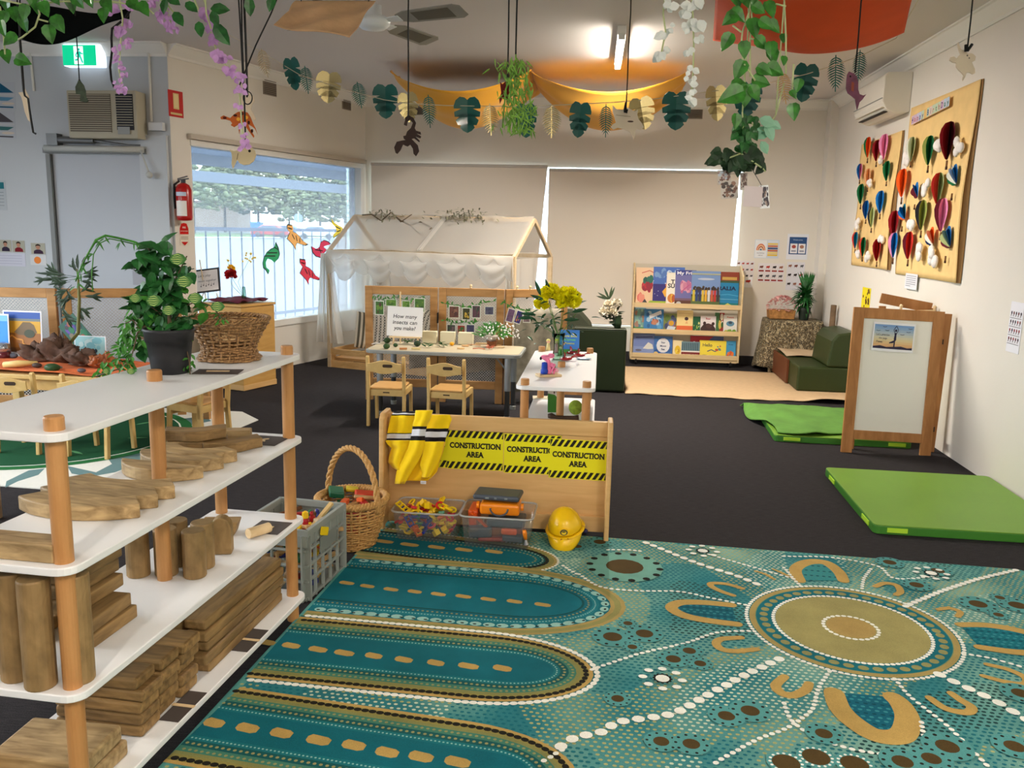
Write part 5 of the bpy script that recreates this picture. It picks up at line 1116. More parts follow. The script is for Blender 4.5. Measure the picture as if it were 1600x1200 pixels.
c.build('pose_chart',PRINTM,label='white chart of small red exercise figures at the right edge of the wall',cat='poster')
# split air conditioner
y0=XP(1424,150,XR).y; t=thing('split_air_conditioner','white split air conditioner high on the right wall','air conditioner',(XR,y0,2.36))
ACW=plain('ac_white',(226,220,208),.4)
zt=XP(1424,114,XR).z; zb=XP(1422,178,XR).z; ln_=.86
b=MB(); o=[(0,zb+.02),(0,zt),(-.2,zt),(-.225,zt-.03),(-.225,zb+.1),(-.19,zb+.04),(-.1,zb)]; b.prism(o,ln_,T=fr((XR,y0+ln_,0),(1,0,0),(0,0,1))); b.build('casing',ACW,t,world=True,bevel=.008)
b=MB(); b.box((XR-.17,y0+ln_/2,zb+.028),(.05,ln_-.12,.006)); b.build('outlet_slot',plain('slot_dark',(30,26,24),.6),t,world=True)
b=MB(); b.box((XR-.2,y0+ln_/2,zb+.06),(.055,ln_-.04,.012)); b.build('flap',ACW,t,world=True,bevel=.003)
b=MB(); b.box((XR-.23,y0+ln_/2,zb+.13),(.012,ln_-.01,.004)); b.build('front_seam',GREYP,t,world=True)
# ================================================================ left wall things
t=thing('window_air_conditioner','beige box air conditioner with louvres set into the wall over the door','air conditioner',(-4.45,YD,2.235)); b0=YP(104,140,YD-.16); b1=YP(219,214,YD-.16)
AX0,AX1,AZ1,AZ0=YP(103,140,YD-.16).x,YP(212,140,YD-.16).x,YP(160,141,YD-.16).z,YP(160,216,YD-.16).z
BEI=plain('ac_beige',(176,168,146),.5); w=AX1-AX0; hh=AZ1-AZ0
b=MB(); b.box(((AX0+AX1)/2,YD-.08,(AZ0+AZ1)/2),(w,.16,hh)); b.build('casing',BEI,t,world=True,bevel=.008)
b=MB(); b.box((AX0+.02+w*.3,YD-.162,(AZ0+AZ1)/2+.01),(w*.6,.006,hh-.08)); b.build('grille_back',plain('grille_brown',(96,86,70),.6),t,world=True)
b=MB()
for k in range(18): b.box((AX0+.02+w*.3,YD-.166,AZ0+.05+k*(hh-.09)/17),(w*.6,.006,.006))
b.build('louvre',BEI,t,world=True)
b=MB(); b.box((AX0+w*.83,YD-.163,(AZ0+AZ1)/2+.02),(w*.24,.006,hh-.1)); b.build('outlet_back',plain('outlet_dark',(28,28,32),.6),t,world=True)
b=MB()
for k in range(12): b.box((AX0+w*.83,YD-.168,AZ0+.11+k*(hh-.16)/11),(w*.23,.006,.005))
b.build('outlet_slat',BEI,t,world=True)
b=MB(); b.box((AX0+w*.81,YD-.17,AZ0+.065),(w*.17,.008,.06)); b.build('controls',GREYP,t,world=True)
# exit sign
e0=YP(96,70,YD-.1); e1=YP(150,102,YD-.1); t=thing('exit_sign','green and white illuminated running-man exit sign over the door','exit sign',(e0.x,YD,e1.z)); w=e1.x-e0.x; h=e0.z-e1.z
MB().box(((e0.x+e1.x)/2+.02,YD-.045,(e0.z+e1.z)/2),(w+.04,.09,h+.01)).build('housing',glow('exit_housing',(225,240,255),.8),t,world=True,bevel=.006)
EXG=(0,170,120); c=Card(fr((e0.x,YD-.0925,e1.z),(1,0,0),(0,0,1)),w,h,EXG,th=.001,layer=.0005); c.r(.34,.06,.62,.94,(236,255,250)); R=(10,170,140)
c.e(.5,.78,.03,.075,R,10); c.p([(.44,.68),(.53,.7),(.55,.45),(.47,.42)],R); c.ln([(.45,.66),(.40,.5),(.43,.4)],.012,R); c.ln([(.53,.66),(.58,.55),(.61,.6)],.012,R); c.ln([(.49,.44),(.45,.28),(.37,.26)],.015,R); c.ln([(.53,.45),(.56,.3),(.6,.12)],.015,R)
c.build('sign_face',attr_mat('print_exit',.4,emit=.8),t,world=True)
# fire sign, extinguisher, round sticker on the strip beside the window
T=fr(WP(264,181,.004),WT,(0,0,1)); q=WP(285,138)-WP(264,181); sw=abs(q.dot(WT)); sh=WP(275,139).z-WP(275,180).z
c=Card(T,sw,sh,(190,24,20),th=.002); c.r(.33,.3,.72,.9,(214,190,130)); c.p([(.42,.86),(.62,.86),(.66,.8),(.66,.36),(.38,.36),(.38,.8)],(226,206,150)); c.r(.12,.08,.9,.16,(214,190,130)); c.build('fire_sign',PRINT,label='red extinguisher location sign high beside the left window',cat='sign')
ec=WP(289,345,.085); t=thing('fire_extinguisher','red fire extinguisher hanging beside the left window','fire extinguisher',(ec.x,ec.y,ec.z)); RED=plain('extinguisher_red',(170,16,14),.3,coat=.3)
hz=WP(289,283,.085).z-ec.z
MB().lathe([(.02,0),(.062,.006),(.067,.03),(.067,hz*.78),(.05,hz*.9),(.02,hz*.95)],n=22).build('cylinder',RED,t,smooth=True)
b=MB(); b.cyl((0,0,hz*.93),(0,0,hz*1.03),.02,n=12); b.beam((-.05,0,hz*1.02),(.05,0,hz*1.06),.014,.01); b.beam((-.05,0,hz*1.05),(.04,0,hz*1.12),.014,.008); b.build('valve',DARKP,t)
b=MB(); b.tube([(-.03,-.01,hz*1.0),(-.075,-.02,hz*.9),(-.08,-.02,hz*.6),(-.075,-.02,hz*.3)],.01,8); b.build('hose',BLACK,t,smooth=True)
for za,zb_,cc in ((.12,.5,(226,222,214)),(.62,.72,(190,200,215))):
    b=MB(); b.grid(lambda u,v:V((.0685*math.cos(-2.3+1.5*u),.0685*math.sin(-2.3+1.5*u),hz*(za+(zb_-za)*v))),10,1); b.build('label_band',plain('ext_label_%d'%int(za*100),cc,.5),t)
T=fr(WP(288,366,.003),WT,(0,0,1)); c=Card(T@Matrix.Translation((-.055,-.1,0)),.11,.2,(224,214,198),th=.0006); c.p([(.02,.5),(.02,.75),(.2,.97),(.5,1),(.8,.97),(.98,.75),(.98,.5)],(196,30,26)); c.text('FIRE',.5,.8,.022,(236,220,210),.02); c.text('EXTINGUISHER',.5,.64,.012,(236,220,210),.01,wid=.8); c.r(.1,.36,.9,.39,(150,140,130)); c.r(.1,.28,.9,.31,(150,140,130)); c.p([(.12,.16),(.5,.0),(.88,.16)],(196,30,26)); c.build('fire_sticker',PRINTM,label='oval red and white sticker under the fire extinguisher',cat='sticker')
MB().box((0,0,0),(.13,.05,.07)).build('junction_box',plain('box_white',(206,208,208),.5),label='small white junction box at the top of the wall edge',cat='junction box',bevel=.004,origin=(0,0,0)).location=YP(245,198,YD-.03)
for k,(pts,lab) in enumerate([([(232,78),(237,190)],'white conduit running up the wall beside the box air conditioner'),([(46,76),(53,142)],'short white conduit near the ceiling left of the exit sign')]):
    b=MB(); b.tube([YP(x,y,YD-.012) for x,y in pts],.011,8); b.build('conduit',WPLAST,label=lab,cat='conduit',smooth=True)
g=random.Random(9)
def photo(x0,y0,x1,y1,shirt,lab,Y=YD):
    a=YP(x0,y1,Y-.003); d=YP(x1,y0,Y-.003); c=Card(fr(a,(1,0,0),(0,0,1)),d.x-a.x,d.z-a.z,(176,172,160),th=.0008,layer=.0003); c.r(.04,.04,.96,.96,g.choice([(150,146,140),(168,166,150)])); c.p([(.18,.04),(.2,.3),(.38,.42),(.62,.42),(.82,.28),(.86,.04)],shirt); c.e(.5,.62,.15,.2,(176,128,104),10); c.p([(.33,.64),(.34,.84),(.5,.92),(.67,.84),(.68,.64),(.6,.76),(.4,.76)],(50,38,32)); return c.build('portrait_photo',PRINTM,label=lab,cat='photo')
photo(0,375,17,393,(50,40,60),'small portrait photo at the far left of the door wall'); photo(20,376,38,394,(120,30,40),'small portrait photo of a person in a dark red top on the door wall'); photo(49,380,70,397,(60,40,60),'small portrait photo closest to the door frame')
def wc(x0,y0,x1,y1,col,Y=YD): a=YP(x0,y1,Y-.0025); d=YP(x1,y0,Y-.0025); return Card(fr(a,(1,0,0),(0,0,1)),d.x-a.x,d.z-a.z,col,th=.0008,layer=.0003)
c=wc(-12,396,39,415,(200,200,212)); [c.ln([(.1,.8-.2*k),(.9,.8-.2*k)],.004,(170,170,190)) for k in range(4)]; c.build('name_sheet',PRINTM,label='pale lilac sheet of paper under the portrait photos',cat='paper')
c=wc(48,399,72,414,(206,206,206)); c.e(.45,.5,.22,.36,(226,130,60)); c.build('painting',PRINTM,label='small sheet with an orange blob under the portrait photo',cat='paper')
c=wc(-14,282,8,328,(180,186,190)); c.r(.1,.72,.9,.94,(40,110,120)); [c.ln([(.15,.6-.11*k),(.85,.6-.11*k)],.004,(120,124,130)) for k in range(5)]; c.build('notice',PRINTM,label='grey notice with a teal heading at the left edge of the wall',cat='paper')
for k,(y0,cc,c2,lab) in enumerate([(128,(30,90,120),(90,140,170),'blue sailing boat picture, upper of two at the left edge'),(174,(80,76,80),(60,110,110),'grey sailing boat picture, lower of two at the left edge')]):
    c=wc(-14,y0,22,y0+42,(186,190,196)); c.p([(.4,.98),(.95,.6),(.4,.6)],cc); c.p([(.36,.9),(.36,.6),(.05,.62)],c2); c.r(.2,.5,.98,.55,(200,200,200)); c.p([(.3,.45),(.95,.42),(.7,.3),(.4,.3)],c2); c.e(.7,.2,.26,.05,(214,200,184)); c.ln([(.1,.08),(.9,.06)],.012,cc); c.build('boat_picture',PRINTM,label=lab,cat='picture')
# ================================================================ bookshelf
BY=9.93; t=thing('bookshelf','three tier birch front-facing bookshelf on castors against the back wall','bookshelf',(.29,BY,0)); bw=1.215
for x in (0,bw):
    MB().prism([(0,.06),(.34,.06),(.34,1.13),(.26,1.16),(.0,.9 if 0 else 1.05)],.02,T=fr((x-.01,0,0),(0,1,0),(0,0,1))).build('side_panel',PLYL,t,bevel=.004)
zs=[YP(1068,y,BY).z for y in (478,519,557)]
for z in zs:
    MB().box((bw/2,.05,z-.02),(bw-.02,.1,.015)).build('shelf',PLYL,t); MB().box((bw/2,.006,z-.0),(bw-.02,.014,.05)).build('front_lip',PLYL,t,bevel=.003)
MB().add([(.01,.10,zs[2]-.02),(bw-.01,.10,zs[2]-.02),(bw-.01,.28,1.15),(.01,.28,1.15)],[(0,1,2,3)]).build('back_panel',plain('shelf_back',(196,188,170),.6),t,solid=.008)
MB().box((bw/2,.02,.085),(bw-.02,.02,.06)).build('plinth',PLYL,t)
for x in (.06,bw-.08):
    for y in (.03,.28):
        b=MB(); b.cyl((x-.012,y,.03),(x+.012,y,.03),.028,n=14); b.box((x,y,.052),(.02,.04,.03)); b.build('castor',BLACK,t)
def book(x0,y0,x1,y1,row,cov,lab,draw=None,spin=0,off=0):
    Y=BY+.022+[.165,.10,.03][row]+off; a=YP(x0,y1+1,Y); w=YP(x1,y1,Y).x-a.x; h=YP(x0,y0,Y+.03).z-a.z
    T=fr(a,(1,0,0),(0,.16,1))
    t=thing('picture_book',lab,'book',a); b=MB(); b.box((w/2,h/2,-.005),(w-.003,h-.004,.008),T=T); b.build('pages',plain('pages',(226,220,204),.8) if 'pages' not in MATS else MATS['pages'],t,world=True)
    c=Card(T,w,h,cov,th=.0015,layer=.0003)
    if draw: draw(c)
    c.build('cover',PRINT,t,world=True); return t
def cv(shapes):
    def d(c):
        for s in shapes:
            k=s[0]
            if k=='r': c.r(*s[1:])
            elif k=='e': c.e(*s[1:])
            elif k=='p': c.p(*s[1:])
            elif k=='t': c.text(s[1],s[2],s[3],s[4],s[5],s[6] if len(s)>6 else 0,wid=s[7] if len(s)>7 else None,rot=s[8] if len(s)>8 else 0)
            elif k=='m': c.mottle(*s[1:])
            elif k=='l': c.ln(*s[1:])
    return d
NVY=(30,40,110)
book(992,417,1022,474,0,(240,206,168),'cream picture book with red fruit and green leaves at the left of the top row',cv([('m',[(190,30,50),(210,60,70),(150,20,50)],14,.2,.35,1,.2,.3,.98,.75),('m',[(20,90,80),(30,110,90)],8,.15,.3,2,.35,.55,.95,.8),('m',[(230,120,110),(236,150,130)],8,.15,.3,3,0,.05,.6,.3),('p',[(.3,0),(.5,.15),(.7,0)],(50,50,60)),('l',[(.3,.85),(.7,.92),(.95,.86)],.008,(200,60,60)),('e',.85,.05,.15,.06,(150,180,60))]))
book(1019,416,1068,475,0,(70,110,190),'blue and purple picture book with an orange bird',cv([('r',0,0,1,.55,(44,34,120)),('m',[(120,160,210),(80,120,190),(200,220,240)],16,.1,.3,4,0,.65,1,1),('p',[(.3,.35),(.5,.55),(.62,.5),(.4,.2)],(240,180,60)),('e',.5,.52,.1,.07,(236,130,40)),('r',0,0,1,.1,(160,190,50)),('m',[(230,230,250)],10,.02,.05,5,0,.2,1,.7)]),off=-0.012)
book(1040,425,1062,476,0,(240,232,214),'cream book with an orange fruit partly hidden in the top row',cv([('r',.06,.04,.94,.96,(246,240,226)),('t','T',.45,.72,.07,(40,40,50),.03),('t','SU',.35,.6,.07,(40,40,50),.03),('e',.4,.22,.3,.14,(214,130,50)),('m',[(230,180,60),(190,90,40)],6,.15,.3,3,.15,.08,.75,.35)]),off=-0.024)
book(1053.5,421,1086,477,0,(112,110,170),'mauve My Friend book with a pink tree in the top row',cv([('r',0,.86,1,1,(50,60,140)),('t','My Frie',.5,.92,.05,(240,240,250),.03,.85),('m',[(206,130,160),(220,160,180),(190,110,150)],18,.15,.35,2,.15,.3,.85,.75),('r',0,0,1,.16,(96,56,44)),('r',0,.16,1,.22,(120,90,110)),('e',.2,.07,.12,.06,(200,200,200)),('l',[(.3,.4),(.7,.6)],.008,(190,80,130))]),off=-0.036)
book(1079,422.5,1124,479,0,(120,150,200),'sky-blue book with a row of people standing on grass',cv([('r',0,0,1,.3,(90,110,60)),('r',0,.3,1,.36,(60,60,50)),('m',[(60,56,44),(80,70,50)],20,.08,.16,8,0,.4,1,.62)]+[('r',.05+.105*k,.17,.13+.105*k,.48,cc) for k,cc in enumerate([(214,190,60),(40,60,120),(50,50,90),(220,190,70),(226,170,50),(220,220,220),(200,90,60),(190,50,50),(60,50,60)])]+[('e',.09+.105*k,.52,.035,.045,(60,40,32)) for k in range(9)]+[('e',.5,.78,.3,.03,(190,200,220)),('r',.0,.9,1,.93,(190,190,140))]),off=-0.046)
book(1120,424,1153,480,0,(30,130,180),'bright blue AUSTRALIA book with a brown top band',cv([('r',0,.76,1,1,(140,60,40)),('r',.2,.78,.9,.86,(196,160,80)),('r',0,.7,1,.76,(60,90,60)),('t','RALIA',.45,.55,.06,(20,34,70),.04,.85),('l',[(0,.35),(.5,.38),(1,.34)],.006,(90,180,220)),('l',[(0,.25),(1,.24)],.004,(150,210,230)),('r',0,0,1,.14,(20,120,120)),('p',[(.35,.08),(.5,.14),(.7,.08)],(200,200,100))]),off=-0.03)
book(990,480,1008,515,1,(110,150,160),'teal and brown picture book at the left of the middle row',cv([('m',[(120,170,160),(170,130,110),(90,130,150),(150,190,170)],24,.2,.4,1),('r',0,0,1,.15,(80,150,90))]))
book(1005.5,482,1036,516,1,(60,130,190),'blue sea book with a white sash title in the middle row',cv([('m',[(90,160,210),(170,200,220),(40,100,160)],18,.15,.35,2),('p',[(.25,.7),(.85,.95),(.9,.8),(.3,.55)],(236,236,240)),('m',[(170,100,80),(196,130,100)],8,.15,.3,4,.3,.25,.8,.6),('r',0,0,1,.12,(30,120,140))]),off=-0.012)
book(1034,489,1058,516,1,(120,130,70),'green and brown book with a yellow circle in the middle row',cv([('m',[(150,80,40),(90,120,50),(60,70,110)],14,.3,.5,2),('e',.6,.45,.25,.22,(110,110,150)),('e',.6,.45,.17,.15,(214,160,40)),('p',[(.3,.1),(.8,.05),(.9,.25),(.4,.3)],(210,220,230))]))
book(1056.5,484,1082,518,1,(240,216,150),'pale yellow book with an orange ground and a small figure',cv([('r',0,0,1,.3,(226,110,60)),('e',.6,.62,.12,.08,(60,30,40)),('p',[(.52,.4),(.7,.4),(.62,.55)],(230,180,120)),('l',[(.1,.85),(.9,.85)],.006,(214,180,120))]),off=-0.012)
book(1080,494,1096,519,1,(20,96,60),'dark green slim book in the middle row',cv([('m',[(150,180,80),(60,140,80),(220,220,140)],14,.08,.2,3,.1,.1,.9,.7)]))
book(1093.7,493,1118,519.5,1,(232,224,226),'white book with a dark brown bear in the middle row',cv([('p',[(.0,0),(.02,.3),(.2,.5),(.5,.58),(.8,.5),(.98,.3),(1,0)],(60,36,36)),('e',.27,.58,.1,.1,(60,36,36)),('e',.82,.56,.1,.1,(60,36,36)),('e',.55,.42,.2,.12,(80,50,48)),('t','Bear',.5,.85,.03,(190,60,80),.02)]),off=-0.012)
book(1116,488,1131,520,1,(60,110,60),'green and red slim book in the middle row',cv([('r',.5,0,1,1,(150,40,34)),('m',[(206,180,80),(30,90,50),(226,220,200)],12,.2,.4,3)]))
book(1129.7,491.5,1151,521,1,(226,226,222),'white book with a blue creature and yellow grass in the middle row',cv([('t','Possum',.5,.88,.025,(200,50,50),.02),('e',.5,.55,.3,.14,(90,140,170)),('e',.5,.6,.14,.07,(50,70,90)),('m',[(180,180,50),(110,150,50)],12,.15,.3,2,0,0,1,.3)]),off=-0.012)
book(989,520,1022,553,2,(112,132,190),'grey-blue book with a white whale at the left of the bottom row',cv([('r',0,0,1,.4,(130,150,200)),('p',[(.45,.3),(.7,.6),(.9,.5),(.95,.3),(.7,.28)],(220,220,214)),('e',.25,.22,.15,.05,(90,90,110)),('l',[(.1,.8),(.9,.85)],.01,(60,60,130))]))
book(1021,524.5,1050,554,2,(60,110,180),'blue book with a white disc title in the bottom row',cv([('m',[(90,140,200),(40,90,160)],10,.3,.5,2),('e',.5,.52,.36,.38,(228,230,236)),('t','Star',.5,.68,.03,(40,60,110),.03),('t','Moon',.5,.5,.03,(40,60,110),.03),('t','Sea',.5,.33,.03,(40,60,110),.03),('e',.12,.1,.12,.1,(220,190,120))]),off=-0.006)
book(1050.5,531,1066,556,2,(238,222,176),'small cream book with a yellow fruit in the bottom row',cv([('e',.5,.4,.3,.28,(226,190,40)),('m',[(200,150,40),(236,210,80)],5,.15,.3,2,.25,.2,.75,.6)]))
book(1064,533,1093,557,2,(110,140,150),'blue-grey striped book with a red lower band in the bottom row',cv([('r',.05+.1*k,.45,.1+.1*k,.92,(50,80,96)) for k in range(9)]+[('r',0,.34,1,.42,(232,230,226)),('r',0,0,1,.34,(130,44,40)),('t','PICTURES',.5,.17,.018,(220,180,170),.02,.8)]),off=-0.012)
book(1078,524,1130,545,2,(60,84,140),'blue and red book lying sideways behind the bottom row',cv([('p',[(0,0),(0,1),(.7,1),(.2,0)],(176,30,50)),('e',.12,.4,.06,.2,(236,236,236))]),off=.03)
book(1092,531,1134,559,2,(240,220,70),'wide yellow Hello book with a scribbled figure in the bottom row',cv([('t','Hello',.3,.75,.05,(40,50,70),.02),('l',[(.3,.4),(.45,.5),(.6,.4),(.75,.6)],.01,(60,70,120)),('m',[(200,90,60),(90,130,160),(120,160,80)],9,.06,.16,3,.4,.3,.85,.8),('t','you',.2,.2,.03,(40,50,70),.02)]),off=-.008)
book(1133,532,1149,559,2,(60,150,200),'small blue and orange book at the right of the bottom row',cv([('t','Ocean',.5,.8,.02,(20,40,90),.02),('m',[(226,120,50),(210,90,40)],7,.2,.4,2,.1,.05,.9,.5)]))
# ================================================================ small white shelf and its things
S2=V((-.088,4.30,0)); open_shelf('small white three-tier shelf standing behind the divider with a vase on top',S2,rad(90.6),1.26,.315,(.104,.412,.724))
CLR_=glass('vase_glass',0,(225,240,232))
def flower_head(b,c,r,n,seed,petal=.5):
    g=random.Random(seed)
    for k in range(n):
        a=g.uniform(0,2*PI); e=g.uniform(-.4,1.4); d=V((math.cos(a)*math.cos(e),math.sin(a)*math.cos(e),math.sin(e)))
        b.leaf(c+d*r*.25,d,(g.uniform(-1,1),g.uniform(-1,1),g.uniform(-.5,1)),r*g.uniform(.7,1.0),r*petal*g.uniform(.8,1.2),kind='oval',fold=.25,droop=-.2)
p=Z(868,572,.724); p=V((p.x,p.y+.25,.724)); dp=(p-EYE).dot(CW)
t=thing('flower_vase','glass vase of large yellow flowers on the small white shelf','vase',p)
def q_(x,y,dd=0): return DP(x,y,dp+dd)
MB().lathe([(.0,.001),(.032,.001),(.036,.02),(.028,.07),(.03,.12),(.038,.165)],n=22,caps=False).build('vase',CLR_,t,smooth=True,solid=.003)
YF=plain('flower_yellow',(255,238,12),.6,vary=.12,vscale=30); YFO=plain('flower_amber',(240,190,20),.6)
b=MB()
for (x,y) in [(858,470),(883,468),(835,500),(862,500),(880,500),(900,490),(850,455)]: b.tube([p+V((0,0,.02)),p+V((0,0,.14)),q_(x,y)],.0025,5)
b.build('stem',STEM,t,smooth=True,world=True)
for k,(x,y,r,m) in enumerate([(887,470,.078,YF),(860,460,.062,YF),(846,476,.045,YF)]):
    b=MB(); flower_head(b,q_(x,y),r,190,k,.75); b.build('flower_head',m,t,world=True)
b=MB(); g=random.Random(8)
for k in range(70):
    x,y=g.gauss(862,22),g.gauss(496,16); a=g.uniform(0,2*PI); b.leaf(q_(x,y,g.uniform(-.06,.06)),(math.cos(a),math.sin(a),g.uniform(-.5,.7)),(0,-.5,1),.075*g.uniform(.6,1.1),.018,kind='oval')
for (x,y,dx,dz) in [(845,462,-.4,1),(860,460,-.35,1),(852,470,-1,.4),(885,478,.3,1),(890,480,.5,.9),(893,488,1,.3),(838,492,-1,.1),(833,496,-1,-.05),(880,500,1,.1)]: b.leaf(q_(x,y,-.03),(dx,-.1,dz),(0,-1,.3),.1,.024,kind='oval')
b.build('foliage',plain('foliage_dark',(28,76,44),.5,vary=.4,vscale=25),t,world=True,kind='stuff')
# books and figures on the small shelf
ZT=.724
def onz(x,y,z=ZT): return Z(x,y,z)
q=onz(884,556); T=fr((q.x-.045,5.47,ZT),(1,.05,0),(0,.12,1)); w=.125; h=.155
t=thing('picture_book','sky-blue picture book standing at the back of the small white shelf','book',(q.x,5.47,ZT)); MB().box((w/2,h/2,-.006),(w-.004,h-.004,.009),T=T).build('pages',MATS['pages'],t,world=True); c=Card(T,w,h,(60,130,214),th=.0012); c.text('Jungle Book',.5,.75,.02,(230,236,120),.02,wid=.8); c.text('Rhymes',.5,.6,.02,(120,230,140),.02,wid=.6); c.text('Poems',.5,.45,.018,(230,236,120),.02,wid=.5); c.r(0,0,1,.2,(70,150,70)); c.build('cover',PRINT,t,world=True)
g=random.Random(3)
for k,(x,y,hh,cc,lab) in enumerate([(869,552,.10,(230,150,170),'pink peg doll with a blue skirt behind the vase'),(880,553,.085,(150,120,90),'brown wooden figure beside the peg dolls'),(888,551,.09,(236,190,60),'small figure with yellow hair on the small shelf'),(856,548,.08,(236,226,160),'small pale yellow flower figure at the left of the vase'),(876,556,.07,(90,140,60),'small green figure in the row on the small shelf')]):
    q=onz(x,y); t=thing('peg_doll',lab,'toy figure',(q.x,q.y+.02,ZT)); MB().lathe([(.0,0),(.016,.002),(.012,hh*.35),(.008,hh*.62),(0,hh*.62)],n=14,caps=False).build('body',cmat(cc),t,smooth=True); MB().ball((0,0,hh*.74),.013).build('head',cmat((226,180,150)),t,smooth=True); MB().ball((0,.003,hh*.80),(.0145,.0145,.012)).build('hair',cmat([(240,210,90),(60,40,30),(240,190,40),(240,226,120),(90,60,40)][k]),t,smooth=True)
for x,y,hh,cc,lab in [(897,551,.075,(196,158,112),'pointed wooden cone tree on the small white shelf'),(891,552,.06,(70,150,60),'small green cone tree beside the wooden one')]:
    q=onz(x,y); MB().lathe([(.0,0),(.018,.001),(.002,hh)],n=16).build('cone_tree',cmat(cc),label=lab,cat='toy',origin=(0,0,0),smooth=False).location=(q.x,q.y+.02,ZT)
# blocky lino tool: pink and blue modelled figure on a wooden plaque
q=onz(857,588); t=thing('clay_figure','pink and blue clay figure on a wooden plaque on the small white shelf','clay figure',(q.x,q.y,ZT+.0005),rad(25))
MB().box((0,0,.007),(.13,.07,.014)).build('plaque',PALEW,t,bevel=.003)
PKM,BLM_=cmat((240,130,170)),cmat((30,70,180))
MB().lathe([(.0,.014),(.02,.015),(.021,.035),(.016,.04),(.015,.075),(0,.08)],(-.025,0,0),16,caps=False).build('blue_body',BLM_,t,smooth=True)
MB().tube([(.0,-.01,.014),(.002,0,.05),(-.005,0,.085),(-.02,0,.1)],[.014,.012,.012,.014],10).build('pink_body',PKM,t,smooth=True)
b=MB(); b.ball((-.02,0,.105),(.03,.018,.014)); b.ball((.012,0,.112),(.02,.016,.014)); b.ball((.018,-.005,.06),(.02,.014,.012)); b.build('pink_head',PKM,t,smooth=True)
b=MB(); b.tube([(.005,-.015,.02),(.02,-.02,.05),(.012,-.01,.075)],.006,6); b.tube([(.02,-.02,.016),(.035,-.01,.045)],.006,6); b.build('pink_leg',PKM,t,smooth=True)
MB().ball((.03,.01,.045),(.014,.014,.022)).build('green_piece',cmat((50,120,60)),t,smooth=True); MB().ball((.045,0,.03),(.014,.012,.012)).build('pink_flower',cmat((246,190,200)),t,smooth=True); MB().ball((-.05,-.006,.1),(.006,.006,.009)).build('black_tip',BLACK,t)
RG=plain('red_gloss',(150,20,24),.15,coat=.6); 
for k,(x,y,a,lab) in enumerate([(884,564,.2,'glossy red ceramic fish dish nearest to the middle post'),(905,558,-.3,'glossy red ceramic bird lying next to the grey dish'),(893,554,.6,'glossy dark red ceramic shape at the back of the small shelf')]):
    q=onz(x,y); t=thing('red_ornament',lab,'ornament',(q.x,q.y,ZT+.001),a); MB().ball((0,0,.012),(.04,.022,.011)).build('body',RG,t,smooth=True); b=MB(); b.leaf((.03,0,.015),(1,.2,.5),(0,0,1),.04,.03); b.leaf((-.01,0,.02),(.2,.1,1),(1,0,0),.035,.03); b.build('fin',RG,t,solid=.004); MB().ball((-.028,-.014,.02),(.005,.005,.005)).build('eye',WHITE,t)
q=onz(912,562); MB().lathe([(0,.001),(.03,.001),(.04,.008),(.038,.009),(.028,.003),(0,.003)],n=24,caps=False,sx=1.2,sy=.6).build('grey_dish',plain('dish_grey',(120,150,170),.3),label='small oval grey-blue dish on the small white shelf',cat='dish',origin=(0,0,0),smooth=True).location=(q.x,q.y,ZT+.0005)
# middle tier
z2=.412
q=Z(850,622,z2); c=Card(RZ(.1,V((q.x-.07,q.y-.05,z2+.004))),.16,.1,(214,206,180),th=.003); c.r(.6,.3,.85,.7,(110,50,44)); c.build('card_sheet',PRINTM,label='cream sheet with a dark red square on the middle tier of the small shelf',cat='paper')
q=Z(862,645,z2); t=thing('picture_page','standing book page with a green hill picture on the middle tier','book',(q.x,q.y,z2)); T=fr((q.x-.025,q.y,z2+.001),(1,.25,0),(0,.1,1)); c=Card(T,.085,.155,(216,206,196),th=.002); c.p([(0,0),(0,.75),(.5,.7),(.9,.45),(1,0)],(60,130,40)); c.mottle([(140,60,60),(190,180,170),(90,50,50)],10,.1,.2,2,.3,.7,1,1); c.build('page',PRINT,t,world=True)
q=Z(899,648,z2); MB().ball((0,0,.045),(.042,.03,.045),16,12).build('green_ball',plain('moss_ball',(120,140,40),.9,vary=.4,vscale=40,bump=.6,bscale=60),label='round yellow-green mossy ball on the middle tier of the small shelf',cat='ball',origin=(0,0,0),smooth=True).location=(q.x,q.y,z2)
q=Z(891,620,z2); t=thing('bone','cream curved bone shaped object on the middle tier','ornament',(q.x,q.y+.06,z2+.001)); MB().tube([(-.05,0,.065),(-.03,0,.06),(0,0,.045),(.035,0,.03)],[.014,.02,.016,.01],8).build('shape',cmat((224,206,170)),t,smooth=True); MB().box((-.0,.03,.012),(.16,.05,.024)).build('base',POST,t)
q=Z(880,657,z2); t=thing('brown_mallet','dark brown wooden club lying at the front of the middle tier','club',(q.x,q.y,z2+.003)); MB().tube([(-.09,0,.02),(-.07,0,.022),(-.04,0,.014),(.06,0,.014),(.09,0,.018)],[.012,.018,.01,.014,.016],10).build('shaft',plain('dark_wood',(60,40,26),.6),t,smooth=True)
